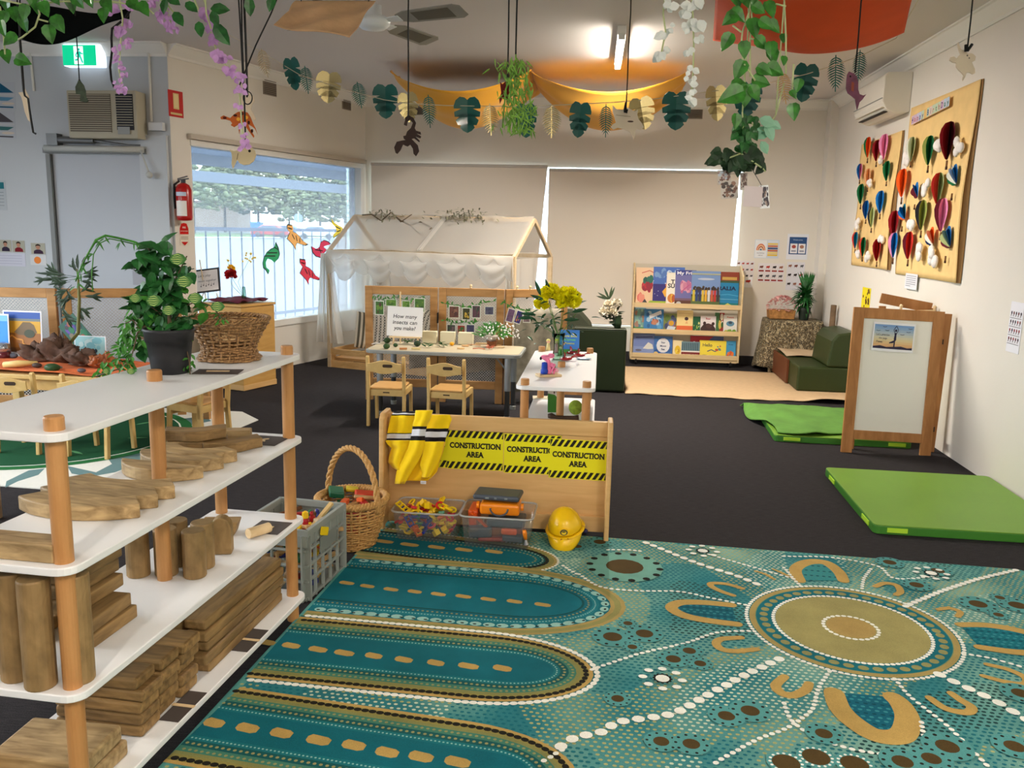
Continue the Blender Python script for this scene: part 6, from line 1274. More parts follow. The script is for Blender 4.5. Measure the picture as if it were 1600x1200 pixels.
# ================================================================ grey table with insects activity
t=thing('activity_table','grey-edged activity table with adjustable metal legs','table',(-1.29,6.89,0)); TX0,TX1,TY0,TY1,TZ=-1.92,-.665,6.62,7.17,.535
TG=plain('table_grey_edge',(142,146,142),.5); o=rrect(TX1-TX0,TY1-TY0,.07,5,(TX0+TX1)/2,(TY0+TY1)/2)
MB().prism(o,.028,z0=TZ-.03).build('edge',TG,t,world=True,bevel=.005); MB().prism(rrect(TX1-TX0-.03,TY1-TY0-.03,.06,5,(TX0+TX1)/2,(TY0+TY1)/2),.003,z0=TZ-.0025).build('tabletop',plain('table_top_beige',(190,178,150),.4,vary=.04),t,world=True)
for x in (-1.80,-.765):
    for y in (6.66,7.1):
        b=MB(); b.cyl((x,y,.24),(x,y,TZ-.02),.026,n=16); lg=b.build('leg',plain('leg_grey_%d'%int(x*100+y*10+300),(150,156,160),.4,metal=.3),t,world=True)
        MB().cyl((x,y,.03),(x,y,.26),.021,n=14).build('lower_tube',plain('leg_dark_%d'%int(x*100+y*10+300),(70,72,74),.4,metal=.5),t,world=True); MB().lathe([(.024,0),(.026,.03),(.02,.035)],(x,y,0),14).build('foot',TG,t,world=True)
MB().beam((-.9,6.9,.48),(-.78,6.9,.34),.012,.012).build('brace',TG,t,world=True)
# sign on a mini easel
q=Z(630,545,TZ); t=thing('table_sign','white card on a mini wooden easel asking How many insects can you make?','sign',(q.x,7.02,TZ))
a=YP(604,524,7.0); d=YP(664,480,7.02); T=fr(a,(1,0,.0),(0,.12,1))@Matrix.Rotation(rad(-1),4,'Z'); c=Card(T,d.x-a.x-.02,d.z-a.z+.0,(240,238,236),th=.004)
for s_,y,w in (('How many',.68,.66),('insects can',.48,.68),('you make?',.28,.6)): c.text(s_,.5,y,.046,(46,46,50),.008,wid=w,slant=.12)
c.build('card',PRINTM,t,world=True)
for x in (615,624,653): 
    pt=YP(x,545,7.0+(.04 if x==624 else 0)); MB().beam((pt.x,pt.y-.02+(.06 if x==624 else 0),TZ),(pt.x+.0,pt.y+.03,YP(x,456 if x==624 else 475,7.05).z if x==624 else YP(x,520,7).z),.012,.01).build('easel_leg',PALEW,t,world=True)
MB().box(((a.x+d.x)/2,a.y-.02,a.z-.008),(.26,.03,.012)).build('easel_ledge',PALEW,t,world=True)
# cream tray behind
q=Z(703,545,TZ); t=thing('cream_trays','three joined cream trays standing along the back of the table','tray',(q.x,7.12,TZ))
for k in range(3):
    a=YP(660+28*k,540,7.12); b=MB(); b.box((a.x+.065,7.12,TZ+.055),(.128,.05,.105)); b.build('tray',plain('cream_%d'%k,(214,206,176),.6),t,world=True,bevel=.006)
# small potted white flowers
q=Z(766,545,TZ); PB=V((q.x,7.03,TZ)); t=thing('white_flower_pot','small bush of tiny white flowers in a brown pot on the table','plant',PB); MB().lathe([(.035,.0),(.045,.05),(.05,.055),(.0,.05)],n=20,caps=False).build('pot',plain('brown_pot',(120,70,40),.6),t,smooth=True); MB().lathe([(.02,.05),(.055,.09),(.05,.1),(0,.09)],n=20,caps=False).build('wrap',plain('grey_wrap',(170,160,150),.7),t,smooth=True)
b=MB();g=random.Random(4)
for k in range(160):
    a=g.uniform(0,2*PI); e=g.uniform(.1,1.45); r=g.uniform(.06,.15); d=V((math.cos(a)*math.cos(e)*1.35,math.sin(a)*math.cos(e)*.6,math.sin(e))); b.leaf(V((0,0,.08))+d*r*.75,d+V((g.uniform(-.5,.5),0,g.uniform(-.4,.4))),(0,-1,.5),.04,.011,kind='oval')
b.build('foliage',LG2,t,kind='stuff'); b=MB()
for k in range(90):
    a=g.uniform(-2.4,1.4); e=g.uniform(-.1,1.2); r=g.uniform(.12,.17); d=V((math.cos(a)*math.cos(e)*1.25+.25,math.sin(a)*math.cos(e)*.6,math.sin(e)*.75)); b.ball(V((0,0,.09))+d*r,.0065,6,4)
b.build('tiny_flowers',WHITE,t,kind='stuff')
# loose parts on the table
g=random.Random(12); LP_=[]
def loose(x,y,kind,col,s,lab,rz=0,cat='loose part',nm='loose_part'):
    q=Z(x,y,TZ+.002); t=thing(nm,lab,cat,(q.x,q.y,TZ+.001),rz); b=MB()
    if kind=='ball': b.ball((0,0,s*.8),(s,s,s*.8),12,8)
    elif kind=='leaf':
        for k in range(9): a=g.uniform(-1,1); b.leaf((g.uniform(-.02,.02),g.uniform(-.01,.01),.004+.003*k),(math.cos(a)*(1 if k%2 else -1),math.sin(a),g.uniform(.1,.8)),(0,0,1),s,s*.35)
    elif kind=='slice': b.lathe([(s,0),(s,.01),(0,.01)],n=16)
    elif kind=='bar': b.box((0,0,.008),(s,.02,.014))
    elif kind=='stick': b.tube([(-s,0,.006),(0,.01,.01),(s,-.005,.006)],.004,6)
    b.build('shape',cmat(col,.7),t,smooth=kind in('ball','stick'),solid=.002 if kind=='leaf' else 0)
loose(604,545,'ball',(40,70,24),.028,'left of two round green moss balls on the table',cat='moss ball',nm='moss_ball'); loose(605,536,'ball',(34,62,22),.03,'further of two round green moss balls on the table',cat='moss ball',nm='moss_ball')
loose(618,542,'ball',(34,66,28),.02,'small dark green pod beside the moss balls'); loose(630,546,'bar',(190,130,80),.06,'small light brown bark strip on the table',.3); loose(637,537,'leaf',(60,100,40),.05,'pale green leaf spray on the table'); loose(652,541,'ball',(26,50,22),.03,'dark green bushy tuft in the middle of the table'); loose(650,546,'bar',(206,186,130),.07,'cream wooden block at the front of the table'); loose(669,543,'leaf',(30,90,44),.05,'bright green leaf sprig on the table'); loose(690,542,'leaf',(36,84,36),.055,'larger dark green leaf sprig right of the middle of the table'); loose(706,540,'ball',(226,160,20),.02,'orange-yellow flower head on the table',cat='flower',nm='yellow_blossom'); loose(700,535,'leaf',(176,50,30),.035,'red petals behind the yellow flower head on the table',cat='flower',nm='red_flower'); loose(720,545,'slice',(206,170,120),.03,'round wooden slice on the table',cat='wood slice',nm='wood_slice'); loose(727,541,'slice',(190,150,104),.03,'second round wooden slice behind the first',cat='wood slice',nm='wood_slice'); loose(740,540,'stick',(200,150,110),.06,'thin tan stick on the table'); loose(748,546,'stick',(190,100,70),.05,'reddish stick at the front of the table'); loose(765,546,'leaf',(200,110,80),.04,'pile of pinkish pieces at the right of the table'); loose(752,538,'bar',(210,180,140),.1,'long pale strip near the flower pot',.1); loose(780,543,'slice',(216,190,150),.045,'large pale wooden slice at the right end of the table',cat='wood slice',nm='wood_slice'); loose(775,541,'bar',(200,160,110),.09,'tan wooden strip at the right end of the table',-.2); loose(587,538,'stick',(210,210,210),.04,'pale thin stick at the left end of the table',.9)
# ================================================================ children's chairs
CHW=wood('chair_birch',(196,162,98),(212,180,118),.45,(4,4,4),vary=.03)
def make_chair(label,group):
    t=thing('child_chair',label,'chair',(0,0,0),0,group); w=.30; d=.27; sh=.295
    # backrest towards -y (towards the viewer), seat towards +y
    for s in (-1,1):
        b=MB(); x=s*(w/2-.013); b.beam((x,-.02,0),(x,.0,sh),.024,.034); b.beam((x,.0,sh-.1),(x,-.03,.53),.024,.034); b.cyl((x-.012,-.031,.53),(x+.012,-.031,.53),.0165,n=12); b.build('leg',CHW,t,bevel=.004)
        b=MB(); b.beam((x,d,0),(x,d-.02,sh-.01),.024,.034); b.build('leg',CHW,t,bevel=.004)
        MB().beam((x,.01,sh-.03),(x,d-.02,sh-.03),.02,.05).build('side_rail',CHW,t,bevel=.003)
    MB().prism(rrect(w-.055,d+.02,.015,3,0,d/2),.014,z0=sh-.008).build('seat',wood('seat_birch',(200,152,90),(216,170,106),.4,(3,14,3)) if 'seat_birch' not in MATS else MATS['seat_birch'],t,bevel=.004)
    MB().box((0,-.002,sh-.035),(w-.05,.016,.05)).build('back_rail',CHW,t,bevel=.003); MB().box((0,d-.01,sh-.06),(w-.05,.016,.06)).build('front_rail',CHW,t,bevel=.003)
    MB().box((0,-.011,sh-.032),(.05,.002,.009)).build('stamp',plain('stamp_dark',(60,44,30),.7) if 'stamp_dark' not in MATS else MATS['stamp_dark'],t)
    n=16; up=[(-w/2+.02+(w-.04)*k/n,.525-.012*math.cos(2*PI*k/n)-.012) for k in range(n+1)]; lo=[(-w/2+.02+(w-.04)*k/n,.435+.01*math.cos(2*PI*k/n)-.005) for k in range(n,-1,-1)]
    T=fr((0,-.022,0),(1,0,0),(0,-.12,1)); MB().prism(up+lo,.012,T=T).build('backrest',CHW,t,bevel=.003)
    MB().prism(rrect(.075,.024,.011,4,.028,.485),.0012,T=fr((0,-.0225,0),(1,0,0),(0,-.12,1))@Matrix.Translation((0,0,.0118))).build('hand_hole',MATS['stamp_dark'] if 'stamp_dark' in MATS else BLACK,t)
    return t
c0=make_chair('left of two birch child chairs pushed up to the grey table','birch child chairs at the grey table'); c0.location=(-1.645,6.27,0); c0.rotation_euler=(0,0,rad(2)); TM[c0]=RZ(rad(2),(-1.645,6.27,0))
dup(c0,(-1.18,6.27,0),rad(-3),'right of two birch child chairs pushed up to the grey table')
dup(c0,(-3.74,5.0,0),rad(4),'birch child chair nearest to the left edge at the orange-covered table','birch child chairs at the orange-covered table')
dup(c0,(-3.26,5.0,0),rad(-3),'birch child chair right of the first one at the orange-covered table','birch child chairs at the orange-covered table')
dup(c0,(-2.66,5.5,0),rad(75),'birch child chair at the right end of the orange-covered table','birch child chairs at the orange-covered table')
# ================================================================ wooden partitions with wire mesh
def meshmat():
    m,nt,b,o=nmat('wire_mesh'); tc=N(nt,'TexCoord'); out=None
    b.inputs['Base Color'].default_value=(*lin((196,190,182)),1); b.inputs['Roughness'].default_value=.4; b.inputs['Metallic'].default_value=.3
    mxs=[]
    for a in (45,-45):
        mp=N(nt,'Mapping'); mp.inputs['Rotation'].default_value=(0,0,0); nt.links.new(tc.outputs['Object'],mp.inputs[0]); sx=N(nt,'SeparateXYZ'); nt.links.new(mp.outputs[0],sx.inputs[0])
        ad=N(nt,'Math',operation='ADD' if a>0 else 'SUBTRACT'); nt.links.new(sx.outputs[0],ad.inputs[0]); nt.links.new(sx.outputs[2],ad.inputs[1])
        ml=N(nt,'Math',operation='MULTIPLY'); ml.inputs[1].default_value=42; nt.links.new(ad.outputs[0],ml.inputs[0]); fr_=N(nt,'Math',operation='FRACT'); nt.links.new(ml.outputs[0],fr_.inputs[0])
        lt=N(nt,'Math',operation='LESS_THAN'); lt.inputs[1].default_value=.24; nt.links.new(fr_.outputs[0],lt.inputs[0]); mxs.append(lt)
    mx=N(nt,'Math',operation='MAXIMUM'); nt.links.new(mxs[0].outputs[0],mx.inputs[0]); nt.links.new(mxs[1].outputs[0],mx.inputs[1]); nt.links.new(mx.outputs[0],b.inputs['Alpha']); return m
MESHM=meshmat()
def partition(p,q,lab,h=1.0,pw=.065,grp=None):
    p,q=V(p),V(q); d=q-p; L=d.length; ang=math.atan2(d.y,d.x); t=thing('mesh_partition',lab,'partition',p,ang,grp)
    for x in (pw/2,L-pw/2): MB().box((x,0,h/2),(pw,.035,h)).build('post',PINEX,t,bevel=.004)
    for z,w in ((h-.035,.07),(.16,.07)): MB().box((L/2,0,z),(L-2*pw,.03,w)).build('rail',PINEX,t,bevel=.004)
    MB().add([(pw,0,.19),(L-pw,0,.19),(L-pw,0,h-.07),(pw,0,h-.07)],[(0,1,2,3)]).build('mesh',MESHM,t)
    return t
PY=7.27; xa=YP(572,500,PY).x; xb=YP(684,500,PY).x; xc=YP(787,500,PY+.03).x
t1=partition((xa,PY-.02,0),(xb-.005,PY+.02,0),'left wooden partition with wire mesh and green photos behind the grey table')
t2=partition((xb+.005,PY+.02,0),(xc,PY+.04,0),'middle wooden partition with wire mesh and hanging photos behind the grey table')
t3=partition((xc+.012,PY+.03,0),(-.36,7.62,0),'right wooden partition angled back with hanging photos behind the vase')
MB().box(((xb),PY-.005,.74),(.006,.04,.09)).build('hinge',BLACK,t2,world=True)
# cloth-bark panel under/behind
BARK=plain('bark_print',(150,134,112),.9,vary=.35,vscale=18,bump=.4,bscale=30)
a=V((xa+.1,PY+.06,.22)); 
MB().grid(lambda u,v:V((-1.72+.86*u,PY+.07+.012*math.sin(12*u),.27+.24*v+.02*math.sin(9*u)*(1-v))),30,8).build('patterned_cloth',BARK,label='patterned brown cloth hanging behind the legs of the grey table',cat='cloth',smooth=True,solid=.004)
MB().grid(lambda u,v:V((-.80+.40*u,7.22+.25*u+.02*math.sin(10*u+2*v),.05+.80*v)),24,10).build('grey_cloth',plain('grey_bark_cloth',(146,140,124),.9,vary=.3,vscale=14,bump=.4,bscale=30),label='grey bark patterned cloth hanging from the right partition behind the vase',cat='cloth',smooth=True,solid=.004) if 0 else None
b=MB(); b.grid(lambda u,v:V((xc+.1+.38*u,PY+.03+.035*u/.1*.1+.22*u*.9-.06+.014*math.sin(14*u),.12+.72*v)),26,10); b.build('grey_cloth',plain('grey_bark_cloth',(146,140,124),.9,vary=.3,vscale=14,bump=.4,bscale=30),label='grey bark patterned cloth hanging on the right partition',cat='cloth',smooth=True,solid=.004)
g=random.Random(6)
def pic(x0,y0,x1,y1,Y,cols,lab,rot=0,grp=None):
    a=YP(x0,y1,Y); d=YP(x1,y0,Y); c=Card(fr(a,(1,0,0),(0,0,1))@Matrix.Rotation(rot,4,'Z'),d.x-a.x,d.z-a.z,(226,230,216),th=.0008,layer=.0003); c.r(.07,.06,.93,.94,cols[0]); c.mottle(cols,18,.15,.4,g.randrange(99),.08,.08,.92,.92); return c.build('hanging_photo',PRINT,label=lab,cat='photo',group=grp)
GNS=[(96,140,50),(70,110,40),(130,160,70)]; FL=[(90,60,70),(130,80,90),(60,70,60)]
for k,(x0,y0,x1,y1,cols) in enumerate([(586,470,600,492,[(70,110,50),(90,60,50),(110,150,60)]),(602,468,620,478,GNS),(628,470,641,482,GNS),(647,466,664,488,[(80,120,50),(120,150,60),(60,90,50)])]): pic(x0,y0,x1,y1,PY-.045,cols,['leftmost','second','third','rightmost'][k]+' of the green nature photos pegged on the left partition')
nm_=['leftmost','second','third','rightmost']
for k,(x0,y0,x1,y1,cols) in enumerate([(701,478,718,497,[(110,70,60),(140,100,80),(80,50,50)]),(722,481,735,500,[(60,60,30),(190,160,60),(50,50,30)]),(737,477,751,497,FL),(757,479,772,492,[(80,80,100),(60,60,80)])]): pic(x0,y0,x1,y1,PY-.03,cols,nm_[k]+' flower photo in the upper row on the middle partition')
for k,(x0,y0,x1,y1,cols) in enumerate([(698,507,712,524,[(70,70,70),(110,90,100),(60,90,60)]),(714,508,727,524,[(150,50,40),(70,110,60),(180,90,60)]),(728,507,742,524,[(60,60,90),(80,70,110)])]): pic(x0,y0,x1,y1,PY-.03,cols,['left','middle','right'][k]+' flower photo in the lower row on the middle partition')
for k,(x0,y0,x1,y1,cols,r) in enumerate([(789,480,801,502,[(110,80,110),(90,70,90)],.25*-1),(802,483,813,504,[(50,40,110),(190,120,60),(60,50,90)],-.3),(817,488,829,504,[(130,110,110),(110,90,90)],0)]): pic(x0,y0,x1,y1,PY-.05,cols,['left','middle','right'][k]+' tilted flower photo pegged on the right partition',r)
for k,(pts,Y,lab) in enumerate([([(584,462),(600,470),(618,464),(640,470),(664,462)],PY-.035,'leafy string with photos on the left partition'),([(694,474),(712,477),(730,480),(750,474),(775,470)],PY-.02,'upper leafy string on the middle partition'),([(694,500),(712,505),(735,503),(748,502)],PY-.02,'lower leafy string on the middle partition'),([(784,472),(800,478),(815,484),(830,486)],PY-.04,'leafy string on the right partition')]):
    P_=[YP(x,y,Y) for x,y in pts]; t=thing('leafy_string',lab,'garland',P_[0]); MB().tube(P_,.0025,5).build('string',cmat((70,110,60)),t,world=True); b=MB()
    for i in range(len(P_)-1):
        for j in range(6): c=P_[i].lerp(P_[i+1],j/6); b.leaf(c,(g.uniform(-1,1),-.2,g.uniform(-1,1)),(0,-1,0),.035,.014)
    b.build('leaves',LG2,t,world=True,kind='stuff')
for k,x in enumerate((807,827,735)): q=YP(x,458,PY); MB().lathe([(.006,0),(.012,.005),(.008,.012),(.013,.022),(.008,.034),(0,.036)],n=12).build('wooden_peg',PALEW,label=['left of two small wooden knobs on top of the right partition','right of two small wooden knobs on top of the right partition','small wooden peg on top of the middle partition'][k],cat='peg',origin=(0,0,0)).location=(q.x,PY+.02+(.02 if k==0 else .06 if k==1 else 0),1.0)
# ================================================================ playhouse with sheer curtains
def sheer(name,a):
    m,nt,b,o=nmat(name); nt.nodes.remove(b); t=N(nt,'BsdfTransparent'); d=N(nt,'BsdfDiffuse'); d.inputs[0].default_value=(.80,.77,.71,1); tl=N(nt,'BsdfTranslucent'); tl.inputs[0].default_value=(.82,.78,.72,1)
    m1=N(nt,'MixShader'); m1.inputs[0].default_value=.4; nt.links.new(d.outputs[0],m1.inputs[1]); nt.links.new(tl.outputs[0],m1.inputs[2]); m2=N(nt,'MixShader'); m2.inputs[0].default_value=a; nt.links.new(t.outputs[0],m2.inputs[1]); nt.links.new(m1.outputs[0],m2.inputs[2]); nt.links.new(m2.outputs[0],o.inputs[0]); return m
SHR=sheer('sheer_voile',.42); SHR2=sheer('sheer_voile_thick',.66)
HO=V((-2.955,8.894,0)); ha=rad(-16.7); HL,HD,HE,HR=2.13,1.0,1.235,1.605
t=thing('playhouse_frame','pine house-shaped canopy frame draped with sheer white curtains','playhouse',HO,ha)
HP=wood('house_pine',(196,172,136),(214,192,158),.55,(8,8,8),vary=.02)
for x in (0,HL):
    for y in (0,HD): MB().box((x,y,HE/2),(.04,.04,HE)).build('post',HP,t)
    MB().beam((x,0,HE),(x,HD/2,HR),.035,.03,up=(1,0,0)).build('rafter',HP,t); MB().beam((x,HD,HE),(x,HD/2,HR),.035,.03,up=(1,0,0)).build('rafter',HP,t)
for y,z,n in ((0,HE,'eave_rail'),(HD,HE,'eave_rail'),(HD/2,HR,'ridge_pole')): MB().beam((0,y,z),(HL,y,z),.03,.04).build(n,HP,t)
MB().beam((0,0,HE),(0,HD,HE),.03,.035).build('gable_rail',HP,t)
for z0,z1 in ((.0,.075),(.14,.2)):
    for (p,q) in (((0,0),(1.2,0)),((0,0),(0,HD)),((0,HD),(1.2,HD))): MB().beam((p[0],p[1],(z0+z1)/2),(q[0],q[1],(z0+z1)/2),.025,z1-z0).build('base_rail',PINE,t)
MB().box((.02,.02,.1),(.05,.05,.2)).build('base_block',PINE,t); MB().box((.6,HD/2,.09),(1.16,HD-.06,.03)).build('base_board',PINE,t)
def sh(name,fn,nu,nv,m=SHR,lab=None,par=t): o=MB().grid(fn,nu,nv).build(name,m,par,smooth=True); return tag(o,lab) if lab else o
sag=lambda u:.02*math.sin(PI*((u*2)%1))
sh('roof_cloth',lambda u,v:V((HL*u,HD/2*v,HE+.03+(HR-HE)*v-.03*math.sin(PI*v)*math.sin(PI*u)-.006*math.sin(30*u))),70,14)
sh('roof_cloth',lambda u,v:V((HL*u,HD-HD/2*v,HE+.03+(HR-HE)*v-.03*math.sin(PI*v)*math.sin(PI*u)-.006*math.sin(26*u))),70,14)
sh('gathered_strip',lambda u,v:V((1.16+.06*(u-.5)-.06*(1-v),-.02+HD/2*v,HE+.045+(HR-HE)*v+.012*math.sin(5*PI*u))),8,20,SHR2)
def val(u,v):
    k=5.0; ph=(u*k)%1; drop=(.07+.25*math.sin(PI*ph)**.8)*(1 if u>.06 else .9); z=HE+.02-drop*v-.004*math.sin(PI*ph)*math.sin(4*PI*v); return V((HL*u,-.03-.05*math.sin(PI*v)*(.3+math.sin(PI*ph))-.009*math.sin(5*PI*v),z))
sh('valance',val,120,22,SHR2)
sh('valance',lambda u,v:V((HL*u+.01,-.045-.03*math.sin(PI*v),HE+.02-(.05+.20*math.sin(PI*((u*5+.45)%1))**.9)*v)),120,14,SHR)
def cur(x0,w0,w1,y0,zt,zb,am,fq,ph=0): return lambda u,v:V((x0+(w0+(w1-w0)*v)*(u-.5)+am*.4*math.sin(fq*2*PI*u+ph),y0+am*math.cos(fq*2*PI*u+ph)+.03*v,zt+(zb-zt)*v))
sh('left_curtain',cur(-.02,.10,.36,-.03,HE-.02,.26,.03,4),50,26,SHR2,'gathered sheer curtain hanging at the left front corner')
sh('left_curtain',lambda u,v:V((-.03+.02*math.sin(20*u),HD*u*.96+.05,HE-.01-(HE-.36)*v)),50,16,SHR)
sh('back_curtain',cur(.33,.12,.3,.5,HE,.5,.03,4,1),40,20,SHR2)
sh('right_curtain',cur(HL-.03,.08,.14,-.02,HE+.02,.7,.025,3),30,20,SHR2); sh('right_curtain',lambda u,v:V((HL+.02*math.sin(18*u),HD*u,HE-.01-(HE-.3)*v)),40,14,SHR)
b=MB(); P_=[V((.15+.12*k,HD*.42,HR-.02-.03*k*.5+.03*math.sin(2.3*k)+.06*(k==3))) for k in range(8)]; b.tube(P_,.008,6); 
for k in range(2): b.tube([P_[5-2*k],P_[5-2*k]+V((.15,-.05,-.1)),P_[5-2*k]+V((.3,-.08,-.02))],.005,5)
b.build('branch',TWIG,label='dry branch lying on top of the playhouse roof',cat='branch',smooth=True,origin=(0,0,0)); o=COL.objects[-1]
o=[x for x in COL.objects if x.name.startswith('branch')][0]; o.location=TM[t]@V((0,0,.04)); o.rotation_euler=(0,0,ha)
b=MB(); g=random.Random(31)
for k in range(140): b.leaf((1.35+g.gauss(.0,.16),HD*.42+g.uniform(-.05,.05),HR+.0+g.gauss(0,.035)),(g.uniform(-1,1),g.uniform(-1,1),g.uniform(-1,.5)),(0,0,1),.05,.018)
for k in range(60): b.leaf((.42+g.gauss(.0,.09),HD*.42+g.uniform(-.04,.04),HR+.0+g.gauss(0,.03)),(g.uniform(-1,1),g.uniform(-1,1),g.uniform(-1,.5)),(0,0,1),.05,.018)
o=b.build('dry_leaves',plain('dry_leaf',(128,126,104),.8),label='bunch of dry grey-green leaves on the playhouse ridge',cat='leaves',origin=(0,0,0),kind='stuff'); o.location=TM[t]@V((0,0,.03)); o.rotation_euler=(0,0,ha)
def stripe():
    m,nt,b,o=nmat('striped_fabric'); tc=N(nt,'TexCoord'); mp=N(nt,'Mapping'); mp.inputs['Scale'].default_value=(1,1,1); nt.links.new(tc.outputs['Object'],mp.inputs[0]); w=N(nt,'TexWave',i_Scale=7.); w.wave_type='BANDS'; w.bands_direction='X'; nt.links.new(mp.outputs[0],w.inputs[0]); r=ramp(nt,[(.0,lin((84,80,66))),(.45,lin((90,84,70))),(.55,lin((196,186,166))),(1,lin((204,194,176)))]); nt.links.new(w.outputs['Fac'],r.inputs[0]); nt.links.new(r.outputs[0],b.inputs['Base Color']); b.inputs['Roughness'].default_value=.9; return m
STR=stripe()
def cushion(p,s,rot,lab):
    b=MB(); b.grid(lambda u,v:V(((u-.5)*s,(v-.5)*s,.075*(max(0,1-abs(2*u-1)**3)*max(0,1-abs(2*v-1)**3))**.5)),16,16); b.grid(lambda u,v:V(((u-.5)*s,(.5-v)*s,-.075*(max(0,1-abs(2*u-1)**3)*max(0,1-abs(2*v-1)**3))**.5)),16,16)
    o=b.build('striped_cushion',STR,label=lab,cat='cushion',smooth=True,origin=(0,0,0)); o.location=p; o.rotation_euler=rot; return o
cushion(TM[t]@V((.36,.32,.37)),.42,(rad(62),rad(10),rad(25)),'grey-beige striped cushion leaning in the playhouse left of the partition')
cushion(TM[t]@V((.85,.4,.42)),.46,(rad(78),rad(6),rad(-20)),'grey-beige striped cushion seen through the left mesh partition')
# ================================================================ left side: rug, table, partitions, cabinet
z=.006; b=MB(); b.rgb(222,222,214); P_=[rp_ for rp_ in [(-5.3,4.42),(-2.86,4.32),(-2.66,6.25),(-2.9,6.5),(-5.3,6.5)]]
b.prism(P_,z); b.rgb(104,134,136)
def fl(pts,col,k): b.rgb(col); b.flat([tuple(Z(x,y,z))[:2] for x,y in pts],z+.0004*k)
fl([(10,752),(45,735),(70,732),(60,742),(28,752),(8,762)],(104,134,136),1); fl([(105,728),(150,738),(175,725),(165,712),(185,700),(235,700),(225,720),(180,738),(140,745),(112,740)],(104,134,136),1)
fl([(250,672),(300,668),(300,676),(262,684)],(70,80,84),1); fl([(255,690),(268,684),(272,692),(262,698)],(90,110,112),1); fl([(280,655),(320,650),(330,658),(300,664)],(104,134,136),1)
b.rgb(44,110,62); C0=Z(60,665,z); C1=Z(70,737,z); rr=abs(C0.y-C1.y)*1.0
cx0,cy0,r0=-3.85,5.50,.92
b.flat(circ(r0,40,cx0,cy0),z+.0010); b.rgb(236,240,230); b.flat(circ(r0-.075,40,cx0,cy0),z+.0014); b.rgb(34,84,56); b.flat(circ(r0-.088,40,cx0,cy0),z+.0018)
b.rgb(96,160,110)
for k in range(24):
    a=2*PI*k/24; b.leaf((cx0+.55*math.cos(a),cy0+.55*math.sin(a),z+.002),(math.cos(a+.3),math.sin(a+.3),0),(0,0,1),.14,.03,fold=0,droop=0) if k%3==0 else None
b.build('leaf_rug',attr_mat('print_flat_rug',.95,.1,noise=.06),label='pale grey rug with a big dark green circle on the floor left of the shelf',cat='rug')
# low table with orange cloth
OTZ=.5; ORC=plain('orange_sand_cloth',(206,106,58),.9,vary=.2,vscale=12,bump=.5,bscale=60)
t=thing('play_table','birch children\'s table covered with an orange cloth','table',(-3.5,5.42,0)); X0,X1,Y0,Y1=-4.3,-2.82,5.12,5.76
MB().prism(rrect(X1-X0,Y1-Y0,.06,4,(X0+X1)/2,(Y0+Y1)/2),.03,z0=OTZ-.03).build('tabletop',CHW,t,world=True,bevel=.005)
for x in (X0+.06,X1-.06):
    for y in (Y0+.06,Y1-.06): MB().box((x,y,OTZ/2-.015),(.055,.055,OTZ-.03)).build('leg',CHW,t,world=True,bevel=.005)
MB().box(((X0+X1)/2,Y0+.05,OTZ-.07),(X1-X0-.1,.02,.07)).build('apron',CHW,t,world=True)
def oc(u,v): return V((X0+.02+(X1-X0-.06)*u,Y0+.02+(Y1-Y0-.04)*v,OTZ+.008+.01*math.sin(9*u+3*v)**2+.014*math.sin(5*u-7*v)**2))
MB().grid(oc,50,24).build('orange_cloth',ORC,label='rumpled orange cloth spread like sand over the play table',cat='cloth',smooth=True,solid=.004)
def onT(x,y,dy=0): q=Z(x,y,OTZ+.02); q.y=min(max(q.y+dy,Y0+.05),Y1-.03); return q
DW=plain('driftwood',(82,58,44),.85,vary=.35,vscale=14,bump=.8,bscale=30); g=random.Random(15)
def lump(x,y,s,m,lab,n=3,cat='driftwood',nm='driftwood',seed=1,dy=0):
    gg=random.Random(seed); q=onT(x,y,dy); b=MB(); b.grid(lambda u,v:(lambda r,a,e:V((r*s[0]*math.cos(a)*math.cos(e),r*s[1]*math.sin(a)*math.cos(e),s[2]*(.5+.5*math.sin(e))*r)))(1+.75*__import__('mathutils').noise.noise(V((math.cos(2*PI*u)*1.9+seed,math.sin(2*PI*u)*1.9,v*5)))+.3*__import__('mathutils').noise.noise(V((math.cos(2*PI*u)*5+seed,math.sin(2*PI*u)*5,v*11))),2*PI*u,-PI/2+PI*v),36,20)
    o=b.build(nm,m,label=lab,cat=cat,smooth=True,origin=(0,0,0)); o.location=(q.x,q.y,OTZ+.02); return o
lump(98,568,(.13,.07,.15),DW,'large gnarled brown tree root on the orange cloth',seed=2); lump(62,566,(.12,.05,.10),DW,'dark arched piece of driftwood left of the root',seed=5); lump(128,572,(.10,.06,.09),DW,'dark lumpy root right of the large one',seed=8); lump(150,574,(.05,.04,.06),cmat((150,84,44)),'rusty orange-brown lump at the right of the orange cloth',seed=3,cat='rock',nm='rock'); lump(165,572,(.06,.04,.07),cmat((166,96,52)),'second rusty lump beside the trailing plant',seed=4,cat='rock',nm='rock')
for k,(x,y,s,c,lab) in enumerate([(72,583,.055,(36,66,26),'dark green mossy mound at the front of the orange cloth'),(58,575,.035,(58,44,36),'dark brown pod left of the mossy mound'),(92,578,.028,(120,112,104),'grey and white pebble near the mossy mound'),(122,584,.03,(84,76,80),'grey stone behind the second chair back'),(20,560,.04,(90,96,110),'grey toy animal at the left of the orange cloth')]):
    q=onT(x,y); MB().ball((0,0,s*.45),(s,s*.6,s*.5),12,8).build('pebble' if k else 'moss_mound',cmat(c,.85),label=lab,cat='stone' if k else 'moss',smooth=True,origin=(0,0,0)).location=(q.x,q.y,OTZ+.022)
